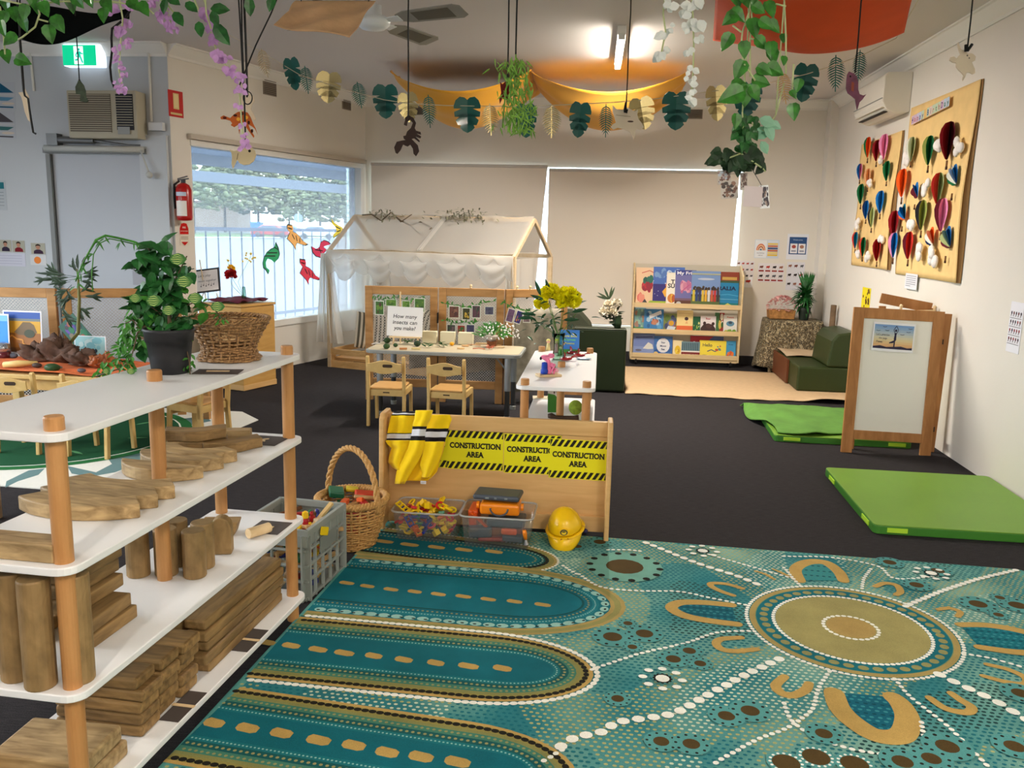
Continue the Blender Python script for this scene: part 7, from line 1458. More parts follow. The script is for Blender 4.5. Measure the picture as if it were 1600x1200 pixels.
q=onT(32,574); MB().tube([(-.12,0,.012),(-.03,.02,.02),(.1,.03,.03)],[.02,.024,.012],8).build('bark_stick',cmat((206,178,110),.8),label='pale yellow bark stick lying on the orange cloth',cat='stick',smooth=True,origin=(0,0,0)).location=(q.x,q.y,OTZ+.02)
q=onT(6,560); t=thing('snow_globe','round glass dome with a dark red base at the left edge of the orange cloth','ornament',(q.x,q.y,OTZ+.02)); MB().lathe([(0,0),(.05,0),(.055,.02),(.045,.05),(0,.05)],n=22,caps=False).build('base',cmat((90,24,34),.3),t,smooth=True); MB().ball((0,0,.075),(.05,.05,.045),18,12).build('dome',plain('silver_dome',(190,196,204),.08,metal=.8),t,smooth=True)
# partitions behind it
p0=V((-5.35,5.72,0)); j1=YP(93,500,5.93); j1.z=0; e1=V((-3.28,6.32,0))
partition(p0,j1-V((.01,0,0)),'left wooden mesh partition behind the orange-covered table'); partition(j1+V((.02,.01,0)),e1,'right wooden mesh partition behind the orange-covered table')
MB().box((0,0,0),(.05,.04,.9)).build('loose_panel_post',PINEX,label='upright wooden post leaning beside the potted plant',cat='post',origin=(0,0,0),bevel=.004).location=(-3.05,6.2,.45)
def art(x0,y0,x1,y1,Y,fn,col,lab,rot=0,frame=(236,236,240),nm='painting'):
    a=YP(x0,y1,Y); d=YP(x1,y0,Y); t_=Card(fr(a,(1,.0,0),(0,.05,1))@Matrix.Rotation(rot,4,'Z'),d.x-a.x,d.z-a.z,frame,th=.003); fn(t_); return t_.build(nm,PRINT,label=lab,cat='painting')
def desert(c):
    c.r(.03,.03,.97,.97,(150,96,34)); c.r(.03,.80,.97,.97,(40,80,160)); c.r(.03,.74,.97,.82,(110,120,120)); c.r(.03,.48,.97,.76,(206,156,30)); c.p([(.28,.5),(.45,.66),(.52,.74),(.7,.74),(.8,.68),(.88,.5),(.7,.42),(.4,.44)],(110,88,54)); c.e(.68,.47,.14,.1,(60,66,40)); c.ln([(.12,.35),(.22,.42),(.35,.34),(.5,.32),(.5,.24),(.56,.2)],.01,(214,150,60)); c.r(.03,.03,.97,.14,(120,76,36))
art(7,487,62,551,5.66,desert,(0,0,0),'painting of a desert rock under a blue and yellow sky on the left partition')
def blue(c): c.r(.04,.04,.96,.96,(50,140,226)); c.r(.04,.04,.96,.2,(30,70,60)); c.r(.04,.8,.96,.96,(110,180,236))
art(-30,491,11,545,5.62,blue,0,'bright blue picture cut by the left edge of the photo',nm='picture')
def dotp(c): c.r(0,0,1,1,(30,90,70)); c.mottle([(60,50,130),(90,60,150),(40,60,120)],10,.3,.6,1,0,.35,.8,1); c.mottle([(60,60,60),(120,110,90),(150,80,60),(20,110,70)],16,.15,.4,2); c.ln([(.4,.3),(.55,.5)],.012,(230,220,230))
art(124,500,152,549,5.72,dotp,0,'purple and green painting hung diagonally on the right partition',rot=rad(42),frame=(40,110,70))
def pale(c): c.r(.03,.03,.97,.97,(150,196,200)); c.mottle([(120,180,190),(190,214,214)],12,.2,.4,3,0,.3,1,1); c.r(.03,.03,.97,.16,(90,130,120)); c.e(.4,.25,.08,.16,(170,120,90)); c.e(.6,.25,.1,.12,(30,50,60)); c.e(.68,.4,.05,.08,(30,50,60))
art(117,526,164,562,5.68,pale,0,'pale turquoise picture standing at the back of the orange-covered table',nm='picture')
def dark(c): c.mottle([(120,90,60),(80,60,44),(90,120,130),(150,110,70),(60,90,80)],26,.15,.35,6)
art(216,495,252,530,6.0,dark,0,'brown and blue picture half hidden behind the potted plant',frame=(110,84,56),nm='picture')
def dark2(c): c.mottle([(20,80,70),(30,60,130),(60,110,60)],20,.2,.4,6)
art(272,500,296,528,5.9,dark2,0,'blue-green picture right of the black pot',frame=(30,90,80),nm='picture')
c=wc(208,424,236,445,(160,160,166)); c.build('grey_sheet',PRINTM,label='plain grey sheet fixed low on the door',cat='paper')
c=wc(238,390,268,402,(112,104,98)); c.mottle([(130,120,112),(96,90,84)],10,.2,.4,2); c.build('grey_picture',PRINTM,label='dark grey picture at the wall corner behind the plant',cat='picture')
# tall artificial bamboo-like plant on the left table
bp=Z(122,560,OTZ); bp=V((bp.x,5.55,OTZ+.012)); dpb=(bp-EYE).dot(CW)
def qb(x,y,d=0): return DP(x,y,dpb+d)
t=thing('leafy_branch','upright dark leafed artificial branch standing on the orange cloth','plant',bp)
MB().tube([bp,qb(122,520),qb(124,470),qb(122,435),qb(120,420)],[.016,.013,.011,.008,.004],8).build('stem',plain('olive_stem',(104,104,52),.6),t,smooth=True,world=True)
b=MB(); BL_=[(122,432,55,425),(122,432,68,437),(118,436,75,444),(122,430,152,422),(122,434,148,430),(122,438,144,442),(122,430,112,408),(123,428,120,400),(124,430,132,405),(112,445,88,468),(112,448,95,486),(118,455,88,478),(122,460,140,446),(122,462,160,464),(110,440,90,445),(112,452,86,456),(100,428,70,418),(90,432,52,440),(95,430,80,418),(122,470,128,500),(120,478,140,490),(120,500,96,488),(122,470,104,462),(98,486,112,508)]
for k,(x0,y0,x1,y1) in enumerate(BL_):
    a=qb(x0,y0); c_=qb(x1,y1); b.leaf(a+(c_-a)*.25,c_-a,(0,-1,.5),(c_-a).length*.8,.026,kind='oval',droop=.1); 
    m_=a+(c_-a)*.55; b.leaf(m_,(c_-a)+V((0,0,.08)),(0,-1,.4),.075,.018); b.leaf(m_,(c_-a)-V((0,0,.08)),(0,-1,.4),.075,.018)
for x0,y0,x1,y1 in BL_: b.tube([qb(x0,y0),qb(x1,y1)],.002,4)
b.build('leaves',plain('leaf_black_green',(38,58,34),.5,vary=.3,vscale=20),t,world=True,kind='stuff')
# stool cut by the left edge
q=Z(6,812); t=thing('side_frame','grey-brown wooden frame end cut by the left edge of the photo','furniture',(q.x-.05,q.y,0),rad(5)); MB().box((0,0,.33),(.05,.06,.66)).build('upright',wood('grey_brown_wood',(120,98,74),(150,126,98),.6,(8,8,2)),t,bevel=.004); MB().beam((-.02,0,.02),(-.35,.0,.3),.03,.03).build('brace',PINEX,t); MB().box((-.35,0,.33),(.05,.06,.66)).build('upright',MATS['grey_brown_wood'],t,bevel=.004); MB().box((-.18,0,.64),(.4,.07,.04)).build('top_bar',MATS['grey_brown_wood'],t,bevel=.004)
# cabinet by the window
ca_=V((-3.25,7.337,0)); cr=V((.135,.401,0)).normalized(); cl=V((-cr.y,cr.x,0)); t=thing('wooden_cabinet','light wooden cabinet by the left window','cabinet',ca_,math.atan2(cr.y,cr.x))
CB=wood('cabinet_ply',(190,146,78),(204,160,92),.5,(2,2,9),vary=.0)
MB().box((.22,.24,.40),(.44,.48,.72)).build('body',CB,t,bevel=.004); MB().box((.22,.24,.03),(.45,.49,.05)).build('plinth',PLY,t,bevel=.004); MB().box((.22,.24,.775),(.46,.5,.022)).build('cabinet_top',CB,t,bevel=.004)
MB().box((-.006,.24,.42),(.012,.4,.6)).build('side_panel',PLY,t,bevel=.003)
Tc_=TM[t]
PUR=plain('purple_cloth',(86,20,40),.8,bump=.4,bscale=60,vary=.2)
MB().grid(lambda u,v:Tc_@V((.02+.40*u,.05+.40*v,.797+.014*math.sin(7*u+5*v)**2+.012*math.sin(11*u)**2)),26,22).build('purple_cloth',PUR,label='dark red-purple cloth rumpled over the wooden cabinet',cat='cloth',smooth=True,solid=.004)
sp_=Tc_@V((.07,.30,.81)); dpc=(Tc_@V((.15,.2,.8))-EYE).dot(CW)
def qc(x,y,d=0): return DP(x,y,dpc+d)
t=thing('framed_sign','black framed handwritten sign on a small easel on the cabinet','sign',sp_)
a=qc(305,459,.1); w=abs((qc(345,459,.1)-a).length); h=(qc(305,421,.1)-a).length; T=fr(a,CR,CU)@Matrix.Rotation(rad(7),4,'Z')@Matrix.Rotation(rad(-8),4,'X'); c=Card(T,w,h,(26,26,30),th=.008); c.r(.07,.07,.93,.93,(222,216,214)); c.text("Let's play",.4,.72,.032,(60,60,70),.0,slant=.2); c.text('music together',.5,.5,.028,(60,60,70),.0,wid=.7,slant=.2)
for k in range(6): c.k=2; c.e(.25+.1*k,.27+.04*(k%2),.022,.03,(30,30,34),8); c.ln([(.265+.1*k,.28+.04*(k%2)),(.27+.1*k,.38+.03*(k%2))],.002,(30,30,34))
c.build('frame',PRINT,t,world=True)
for (x0,y0,x1,y1) in ((318,458,314,468),(338,458,342,468),(312,406,322,470)): MB().tube([qc(x0,y0,.12),qc(x1,y1,.12)],.005,6).build('easel_leg',PALEW,t,world=True)
vb=Tc_@V((.26,.2,.808)); t=thing('rose_vase','clear vase with one red and yellow artificial rose on the cabinet','vase',vb); dv=(vb-EYE).dot(CW)
def qv(x,y,d=0): return DP(x,y,dv+d)
MB().lathe([(0,.001),(.022,.001),(.018,.05),(.012,.12)],n=16,caps=False).build('vase',CLR_,t,smooth=True,solid=.002)
b=MB(); b.tube([vb+V((0,0,.02)),qv(366,450),qv(360,440)],.002,5); b.tube([vb+V((0,0,.02)),qv(372,440),qv(392,400)],.0018,5); b.tube([vb+V((0,0,.02)),qv(360,430),qv(356,405)],.0018,5); b.build('stem',STEM,t,world=True)
b=MB(); flower_head(b,qv(361,430),.055,70,3,.8); b.build('flower_head',plain('rose_red',(170,20,24),.6,vary=.2),t,world=True,label='dark red rose'); b=MB(); flower_head(b,qv(361,419),.035,40,5,.8); b.build('flower_head',YFO,t,world=True,label='yellow rose petals')
b=MB(); g=random.Random(3)
for k in range(14): b.ball(qv(385+g.uniform(-6,14),405+g.uniform(-10,6)),(.010,.010,.010),6,4)
for k in range(4): b.ball(qv(356+g.uniform(-3,3),405+g.uniform(-5,3)),(.008,.008,.008),6,4)
b.build('small_blossoms',plain('blossom_yellow',(226,196,80),.6),t,world=True,kind='stuff')
# ================================================================ things in the reading corner
t=thing('pink_flower_box','pink hydrangea flowers in a woven wooden box on the corner table','plant',LC+V((-.13,.0,.588))); BX=plain('woven_box',(170,120,66),.7,vary=.3,vscale=40,bump=.6,bscale=60)
MB().box((0,0,.05),(.27,.17,.10),tx=.012).build('box',BX,t,bevel=.006)
b=MB(); g=random.Random(3)
for k in range(260):
    a=g.uniform(0,2*PI); e=g.uniform(-.1,1.5); d=V((math.cos(a)*math.cos(e)*.16,math.sin(a)*math.cos(e)*.10,math.sin(e)*.13)); b.leaf(V((.01,0,.11))+d,d+V((g.uniform(-.1,.1),g.uniform(-.1,.1),0)),(0,0,1),.03,.026)
b.build('flowers',plain('hydrangea_pink',(236,180,176),.8,vary=.15,vscale=30),t,kind='stuff')
t=thing('corner_fern','dark green leafy plant in a dark pot on the corner table','plant',LC+V((.11,-.06,.588))); MB().lathe([(.05,0),(.065,.1),(.07,.14),(.06,.14),(0,.12)],n=20,caps=False).build('pot',plain('pot_dark_green',(30,40,30),.5),t,smooth=True)
b=MB(); g=random.Random(6)
for k in range(170):
    a=g.uniform(0,2*PI); e=g.uniform(-.5,1.4); d=V((math.cos(a)*math.cos(e),math.sin(a)*math.cos(e)*.7,math.sin(e))); d.x*=.45 if d.x>0 else 1; b.leaf(V((0,0,.16+g.uniform(0,.14)))+d*g.uniform(.0,.05),d,(0,0,1),.17*g.uniform(.6,1),.034,kind='blade',droop=.5)
for k in range(16): a=g.uniform(.2,2.4); d=V((math.cos(a)*.8,-.3,math.sin(a)*1.3+.5)); b.leaf((0.0,0,.30),d,(0,-1,0),.22,.034,kind='blade',droop=.6)
b.build('foliage',LG,t,kind='stuff')
q=YP(1331,478,9.35); b=MB(); b.tube([(2.385,9.4,0),(2.375,9.4,.4),(2.37,9.38,q.z)],[.035,.032,.03],10); b.build('wooden_log',plain('bark_brown',(110,88,66),.85,vary=.35,vscale=9,bump=.7,bscale=30),label='upright weathered wooden log standing behind the green couch',cat='log',smooth=True)
# white flowers standing on the green armchair
fb=V((.10,8.14,.612)); df=(fb-EYE).dot(CW)
def qf(x,y,d=0): return DP(x,y,df+d)
t=thing('white_flower_vase','white peony bouquet with dark leaves standing on the green armchair back','vase',fb); MB().lathe([(0,.0),(.03,.0),(.04,.05),(.03,.1),(.035,.12)],n=18,caps=False).build('vase',plain('dark_vase',(40,60,36),.4),t,smooth=True)
b=MB(); g=random.Random(8)
for k in range(34): a=g.uniform(0,2*PI); b.leaf(qf(957+g.uniform(-8,8),495+g.uniform(-12,10),g.uniform(-.04,.04)),(math.cos(a),g.uniform(-.3,.3),math.sin(a)*.5),(0,-1,.4),.10*g.uniform(.5,1.1),.018)
for (dx,dz) in ((-.5,1),(-.9,.5),(.4,1),(.2,1.2),(-.9,.2)): b.leaf(qf(952,468),(dx,0,dz),(0,-1,0),.13,.022)
b.build('foliage',plain('leaf_olive_dark',(44,60,34),.5),t,world=True,kind='stuff')
for k,(x,y) in enumerate([(950,478),(963,476),(957,489),(945,488)]): b=MB(); flower_head(b,qf(x,y,-.03),.052,60,k,.8); b.build('flower_head',plain('peony_%d'%k,(232,222,200),.7,vary=.08),t,world=True)
# ================================================================ hanging things
CORD=BLACK
def cord(parent,p,top=CH,r=.003,lean=(0,0),name='string'):
    q=V((p[0]+lean[0],p[1]+lean[1],top)); n=6; MB().tube([V(p).lerp(q,k/n)+V((.004*math.sin(3*k),0,0)) for k in range(n+1)],r,5).build(name,CORD,parent,world=True)
# ceiling fan
hc=DP(583,33,5.15); t=thing('ceiling_fan','white ceiling fan with cane-patterned grey blades','ceiling fan',(hc.x,hc.y,CH)); dz=hc.z-CH
FW=plain('fan_white',(236,240,242),.3); FB=plain('fan_blade',(150,146,136),.5); FC=plain('fan_cane',(104,98,84),.7,bump=.4,bscale=300)
MB().lathe([(.0,0),(.07,0),(.06,-.05),(.02,-.07),(.014,-.075),(.014,dz+.10),(.05,dz+.09),(.052,dz+.03),(.09,dz+.02),(.105,dz-.0),(.1,dz-.02),(.07,dz-.045),(.0,dz-.055)],n=30,caps=False).build('motor_housing',FW,t,smooth=True)
for k in range(4):
    a=rad(-22+90*k); T=Matrix.Translation((0,0,dz))@Matrix.Rotation(a,4,'Z')@Matrix.Rotation(rad(-15),4,'X')
    bl=MB().prism([(.18,-.035),(.25,-.065),(.6,-.075),(.64,-.05),(.64,.05),(.6,.075),(.25,.065),(.18,.035)],.006,T=T).build('blade',FB,t,bevel=.002)
    MB().prism([(.3,-.045),(.56,-.052),(.56,.052),(.3,.045)],.001,T=T@Matrix.Translation((0,0,-.0012))).build('cane_panel',FC,bl); MB().prism([(.08,-.02),(.2,-.03),(.2,.03),(.08,.02)],.006,T=T@Matrix.Translation((0,0,-.004))).build('blade_arm',FW,bl)
# cloths under the ceiling
def drape(quad,sag,name,m,lab,fold=.02,n=40,mid=0,wr=0):
    # quad: four points (near left, near right, far right, far left) with heights
    A,B_,C_,D_=[V(p) for p in quad]
    def F(u,v):
        p=(A.lerp(B_,u)).lerp(D_.lerp(C_,u),v); s=math.sin(PI*u); k=sag*(s if not mid else abs(math.sin(PI*((u*2)%1 if 0 else u*2))))*(1-.35*abs(2*v-1))
        return p-V((0,0,k))+V((0,0,fold*math.sin(5*PI*v+2*u)*(.3+.7*abs(math.cos(PI*u)))+wr*math.sin(17*u+9*v)*math.sin(11*v)))
    return MB().grid(F,n*2,n//2*2).build(name,m,label=lab,cat='cloth',smooth=True,solid=.003)
YC=plain('ochre_cloth',(222,158,34),.85,bump=.2,bscale=200,sheen=.2)
a0=Z(614,112,2.94); a1=Z(1074,118,2.94); Yn=min(a0.y,a1.y)
xl=a0.x; xr=a1.x; xm=Z(832,113,2.94).x
for k,(x0,x1,lab) in enumerate([(xl,xm,'left half of the ochre cloth sagging under the ceiling'),(xm,xr,'right half of the ochre cloth sagging under the ceiling')]):
    def F(u,v,x0=x0,x1=x1):
        x=x0+(x1-x0)*u; y=8.15+1.05*v; s=math.sin(PI*u)**.8; near=.06+.24*s*(1-v)+.42*s*v if 0 else .05+s*(.20+.25*math.sin(PI*v))
        return V((x,y-.15*s*(1-v),2.97-near-.14*v*0+.025*math.sin(7*PI*v+1.5*u)*(1-s*.6)))
    o=MB().grid(F,50,30).build('ochre_cloth',YC,label=lab,cat='cloth',smooth=True,solid=.003)
OC=plain('rust_orange_cloth',(214,76,24),.85,bump=.25,bscale=160,vary=.06,vscale=5)
OP=[(1115,0),(1112,60),(1130,84),(1200,88),(1300,90),(1360,78),(1405,66),(1430,40),(1445,0),(1455,-60),(1120,-60)]
# a rectangular cloth hanging level under the ceiling, near edge out of the picture
oa=Z(1113,80,2.72); ob=Z(1410,68,2.72)
def OF(u,v):
    y0=oa.y+(ob.y-oa.y)*u; x=(oa.x+(ob.x-oa.x)*u)*(1-v*1.3/y0*(1-.12*u)); y=y0-1.3*v; sg=.10*math.sin(PI*min(1,u*1.0))*math.sin(PI*min(1,v+.15)); return V((x,y-.03*math.sin(9*u)*(1-v),2.74-sg+.05*abs(2*u-1)**3+.02*math.sin(6*u+4*v)))
MB().grid(OF,50,26).build('orange_cloth_canopy',OC,label='rust orange cloth hanging level under the ceiling at the top right',cat='cloth',smooth=True,solid=.004)
BK=plain('black_net_cloth',(9,13,13),.95,bump=.4,bscale=120,spec=.03)
ba=Z(-60,20,2.75); bb=DP(205,32,4.4)
MB().grid(lambda u,v:(lambda p:p)(DP(-60+262*u,34+(30*math.sin(PI*min(1,u*1.02))**1.0-0)*(1) -75*v*(1-u*.72) +(-2)*u,4.3+.35*v)+V((0,.0,.02*math.sin(9*u+3*v)))),40,16).build('black_cloth',BK,label='black net cloth draped under the ceiling at the top left',cat='cloth',smooth=True,solid=.004)
PAPK=plain('brown_crumpled_paper',(208,168,126),.8,bump=1.0,bscale=18,vary=.12,vscale=9)
pk=[(427,10),(434,28),(437,40),(470,45),(495,50),(520,57),(545,62),(552,30),(565,-20),(430,-20)]
def PK(u,v):
    y=-40+ (78+22*u+4*math.sin(6*u))*v; x=(430+8*(1-v))+(134-18*v)*u-(3*math.sin(8*v))*(1-u); return DP(x,y,3.6)+CW*(.25*(1-v)+.02*math.sin(9*u+4*v)*math.sin(6*v))
t=thing('brown_paper','crumpled sheet of brown paper hanging from the ceiling beside the fan','paper',PK(.5,1))
MB().grid(PK,36,24).build('sheet',PAPK,t,smooth=True,solid=.003,world=True)
for u_ in (.08,.92): q=PK(u_,.02); MB().tube([q,V((q.x,q.y,CH))],.002,5).build('string',CORD,t,world=True)
# garland of paper leaves
GD=5.45
def gp(x,y,d=0): return DP(x,y,GD+d)
GS=[(330,40),(410,82),(470,118),(540,140),(600,156),(640,162),(700,165),(760,166),(830,166),(900,163),(960,160),(1020,155),(1080,147),(1140,139),(1200,130),(1260,116),(1310,100),(1350,85),(1400,60)]
gt=thing('leaf_garland_string','pale string of the paper leaf garland running across the room','garland',gp(800,166)); MB().tube([V((gp(330,40).x-.25,gp(330,40).y,CH))]+[gp(x,y) for x,y in GS]+[V((gp(1400,60).x+.12,gp(1400,60).y,CH))],.0025,5).build('string',cmat((206,196,170)),gt,world=True)
PG1=plain('paper_monstera',(16,92,84),.4,coat=.2); PG2=plain('paper_palm',(44,110,98),.5); GLD=plain('gold_foil',(214,196,140),.22,metal=.85)
def monstera(w,h):
    o=[(0,-.0)]; L=[(.10,.07),(.28,.09),(.43,-.02),(.5,-.18),(.5,-.27),(.16,-.25),(.49,-.37),(.47,-.52),(.15,-.41),(.43,-.62),(.35,-.77),(.12,-.57),(.28,-.84),(.16,-.94),(0,-1.0)]
    R=[(x*w,y*h) for x,y in L]; return [(0,-.02*h)]+R+[(-x,y) for x,y in reversed(R[:-1])]
def lf(kind,x,y,w,h,m,lab,rot=0,yaw=0,d=0):
    p=gp(x,y,d); s=GD/FPX; w*=s; h*=s; T=fr(p,CR,(0,0,1))@Matrix.Rotation(yaw,4,'Y')@Matrix.Rotation(rot,4,'Z'); b=MB()
    if kind=='m':
        P_=monstera(w,h); n=len(P_); half=n//2
        # two halves folded slightly along the midrib, cut into strips around the midrib
        for sgn in (1,-1):
            R=[(x,y) for x,y in P_[1:half+2-0]]; R=[(abs(x)*sgn,y) for x,y in P_[1:half+1]]
            for i in range(len(R)-1):
                a,c=R[i],R[i+1]; m0=(0,min(-.0*h,a[1])); m1=(0,min(0,c[1])); q=[(m0[0],m0[1],0),(a[0],a[1],abs(a[0])*.18),(c[0],c[1],abs(c[0])*.18),(m1[0],m1[1],0)]
                b.add(q,[(0,1,2,3)],T)
    else:
        b.box((0,-h/2,0),(w*.05,h,.001),T=T); n=12
        for k in range(n):
            yy=-h*.05-h*.8*k/n; L=w*.5*math.sin(PI*(.25+.68*k/n))
            for sgn in (1,-1): b.add([(0,yy,0),(0,yy-h*.03,0),(sgn*L,yy-h*.15,L*.2),(sgn*L*.6,yy-h*.055,L*.1)],[(0,1,2,3)],T)
    b.build('paper_monstera_leaf' if kind=='m' else 'paper_palm_leaf',m,label=lab,cat='paper leaf',solid=.0012)
for a in [('m',454,94,26,46,PG1,'dark green paper monstera leaf at the far left of the garland',.15),('p',476,103,24,42,PG2,'green paper palm leaf at the left of the garland',.1),('m',515,116,40,44,GLD,'gold foil monstera leaf at the left of the garland',-.1),('p',558,128,26,40,PG2,'green paper palm leaf just left of the large green monstera leaf',.15),('m',602,136,40,48,PG1,'large green paper monstera leaf left of the scorpion',0),('m',636,148,32,42,GLD,'gold foil monstera leaf behind the scorpion string',.1),('p',669,148,25,50,PG2,'green paper palm leaf just right of the scorpion',.05),('m',730,156,42,50,PG1,'green paper monstera leaf with a pale sheen under the ochre cloth',0),('p',765,162,30,48,GLD,'gold foil palm leaf left of the fern bunch',.05),('m',822,166,34,48,PG1,'green paper monstera leaf behind the fern bunch',0),('p',862,164,32,50,GLD,'gold foil palm leaf right of the fern bunch',0),('m',908,164,34,50,PG1,'narrow green paper monstera leaf in the middle of the garland',-.1),('p',947,163,24,50,PG2,'green paper palm leaf left of the cream cut-out animal',.0),('m',1000,156,40,46,GLD,'gold foil monstera leaf behind the cream cut-out animal',.2),('m',1057,148,46,54,PG1,'large green paper monstera leaf beside the white blossoms',.0),('m',1118,138,34,50,GLD,'gold foil monstera leaf left of the hanging vines',.1),('m',1170,132,44,50,PG1,'dark green paper monstera leaf behind the hanging vines',-.1),('p',1221,112,28,50,plain('paper_tan',(206,176,120),.6),'tan paper palm leaf right of the hanging vines',.2),('m',1261,104,40,54,PG1,'dark green paper monstera leaf below the orange cloth',-.1),('p',1306,86,30,55,PG2,'green paper palm leaf below the orange cloth',.05),('p',1344,78,24,50,PG2,'rightmost green paper palm leaf behind the purple fish',.0),('p',408,76,22,44,plain('paper_tan2',(196,176,140),.6),'pale paper palm leaf at the left end of the garland',.2)]:
    lf(a[0],a[1],a[2]-0,a[3],a[4],a[5],a[6],a[7] if len(a)>7 else 0)
# cut-out animals on black strings
def cutout(nm,lab,pts,d,m,str_top=None,th=.005,extra=None,curve=False,cat='cut-out animal',org=None,strx=None):
    cxm=sum(p[0] for p in pts)/len(pts); cym=sum(p[1] for p in pts)/len(pts); c=DP(cxm,cym,d); t=thing(nm,lab,cat,c); s=d/FPX
    T=fr(c,CR,CU)@Matrix.Rotation(rad(4),4,'Y'); P_=[((x-cxm)*s,-(y-cym)*s) for x,y in pts]
    if curve: P_=[(x,y) for x,y in spline(P_,4,True)]
    MB().prism(P_,th,T=T,z0=-th/2).build('body',m,t,world=True,bevel=.001)
    if extra:
        c2=MB(); k=0
        for sh_ in extra: k+=1; c2.rgb(sh_[1]); c2.flat([((x-cxm)*s,-(y-cym)*s) for x,y in sh_[0]],th/2+.0006*k,T)
        c2.build('markings',PRINTM,t,world=True)
    if str_top:
        q=DP(str_top[0],str_top[1],d-.012); cord(t,q,CH,.0032)
    return t
def ell(x,y,a,b,n=10): return [(x+a*math.cos(2*PI*k/n),y+b*math.sin(2*PI*k/n)) for k in range(n)]
BRK=plain('dark_brown_board',(44,26,20),.7); CRM=plain('cream_board',(222,206,180),.7); 
t=cutout('scorpion_cutout','dark brown scorpion cut-out hanging on a long black string',[(633,188),(631,195),(636,197),(637,190),(641,187),(645,192),(642,200),(636,206),(634,212),(630,213),(631,217),(634,219),(628,220),(620,222),(616,231),(618,239),(621,241),(626,235),(630,226),(634,228),(637,229),(641,226),(645,232),(646,240),(650,244),(655,236),(653,227),(646,220),(643,217),(647,216),(655,222),(656,220),(649,213),(657,216),(658,213),(650,208),(658,210),(657,206),(650,204),(648,200),(650,192),(646,184),(638,180),(633,184)],3.4,BRK,(638,184))
cutout('kangaroo_cutout','spotted brown kangaroo cut-out hanging at the upper left',[(346,187),(345,184),(350,181),(355,183),(360,185),(366,179),(372,175),(380,174),(387,176),(391,182),(395,192),(399,200),(402,210),(398,201),(393,197),(388,194),(390,200),(397,212),(396,215),(388,204),(382,195),(378,190),(376,195),(374,210),(372,195),(366,199),(361,196),(363,193),(360,189),(353,187)],3.3,plain('kangaroo_orange',(190,92,30),.7),(386,152),extra=[(ell(352,185,3,2),(90,30,20)),(ell(368,181,3,2),(70,30,20)),(ell(378,178,3,3),(80,30,20)),(ell(385,184,3,3),(230,170,60)),(ell(373,187,3,3),(230,170,60)),(ell(389,192,2,3),(70,30,20)),(ell(394,205,2,3),(50,24,20))])
t=cutout('cream_fish_cutout','round cream fish cut-out hanging in front of the left window',[(359,234),(366,236),(372,235),(378,231),(386,229),(393,230),(398,235),(400,243),(396,252),(389,257),(381,258),(374,255),(371,250),(368,256),(365,263),(364,264),(362,256),(363,247),(362,240)],3.3,plain('cream_fish',(206,190,150),.7),(384,231),extra=[(ell(390,236,2.2,2.2),(40,36,30)),([(372,240),(373,240),(371,250),(370,250)],(120,104,80))])
cutout('turtle_cutout','cream bone-coloured cut-out with a black ring hanging at the left window corner',[(376,152),(381,148),(386,146),(392,147),(397,151),(398,158),(394,164),(392,171),(396,178),(400,186),(396,188),(390,182),(386,174),(381,166),(377,160)],3.35,CRM,(387,150))
t=thing('black_ring','black cord ring hanging over the cream cut-out','ring',DP(387,153,3.25)); MB().tube([DP(387+7*math.cos(2*PI*k/20),153+10*math.sin(2*PI*k/20),3.25) for k in range(20)],.0022,5,closed=True).build('loop',CORD,t,world=True); cord(t,DP(380,134,3.25),CH,lean=(-.02,0)); MB().tube([DP(380,134,3.25),DP(387,144,3.25)],.0025,5).build('string_end',CORD,t,world=True)
b=MB(); b.tube([DP(374,134,3.2),DP(400,70,3.3),DP(424,20,3.4),DP(440,-20,3.5)],.003,5); b.build('black_string',CORD,label='slanting black string beside the cut-out kangaroo',cat='string')
cutout('numbat_cutout','cream dingo cut-out with a black hook hanging in the middle of the garland',[(957,165),(963,171),(972,172),(980,168),(986,171),(992,174),(997,171),(996,179),(998,186),(1003,192),(1006,198),(1002,203),(996,201),(993,204),(992,212),(990,219),(987,212),(984,206),(975,202),(965,200),(958,203),(954,199),(957,195),(962,192),(960,184),(957,175)],4.2,plain('cream_dingo',(222,204,180),.7),(978,176),extra=[(ell(985,190,5,1.4),(90,70,60)),([(962,180),(985,182),(985,183),(962,181)],(170,150,124))])
q=DP(978,166,4.18); t=thing('black_hook','small black hook holding the cream dingo cut-out','hook',q); MB().tube([DP(978,160,4.18),DP(976,170,4.18),DP(976,175,4.18),DP(979,176,4.18),DP(980,171,4.18)],.005,6).build('hook',CORD,t,world=True,smooth=True)
cutout('fish_cutout','purple-brown fish cut-out hanging below the orange cloth',[(1326,112),(1334,115),(1339,120),(1341,130),(1341,140),(1343,147),(1349,149),(1354,147),(1348,155),(1343,160),(1340,170),(1339,172),(1337,162),(1336,155),(1330,150),(1324,146),(1321,138),(1322,125),(1323,117)],3.6,plain('purple_fish',(112,64,84),.6,vary=.3,vscale=30),(1336,114),extra=[(ell(1328,120,1.6,1.6),(30,20,20)),([(1330,128),(1334,130),(1333,144),(1329,142)],(150,80,60))])
cutout('echidna_cutout','cream mouse-like cut-out hanging against the right wall',[(1497,66),(1499,72),(1502,78),(1507,79),(1512,84),(1517,83),(1521,84),(1525,88),(1524,94),(1519,97),(1521,102),(1524,108),(1524,114),(1520,116),(1514,113),(1510,114),(1508,120),(1504,127),(1503,124),(1505,118),(1502,114),(1497,110),(1493,105),(1493,99),(1487,98),(1482,95),(1484,90),(1490,89),(1494,92),(1497,88),(1500,85),(1497,78),(1495,70)],3.6,CRM,(1511,80),extra=[(ell(1511,87,1.4,1.4),(110,100,90)),(ell(1514,91,1.2,1.2),(110,100,90))])
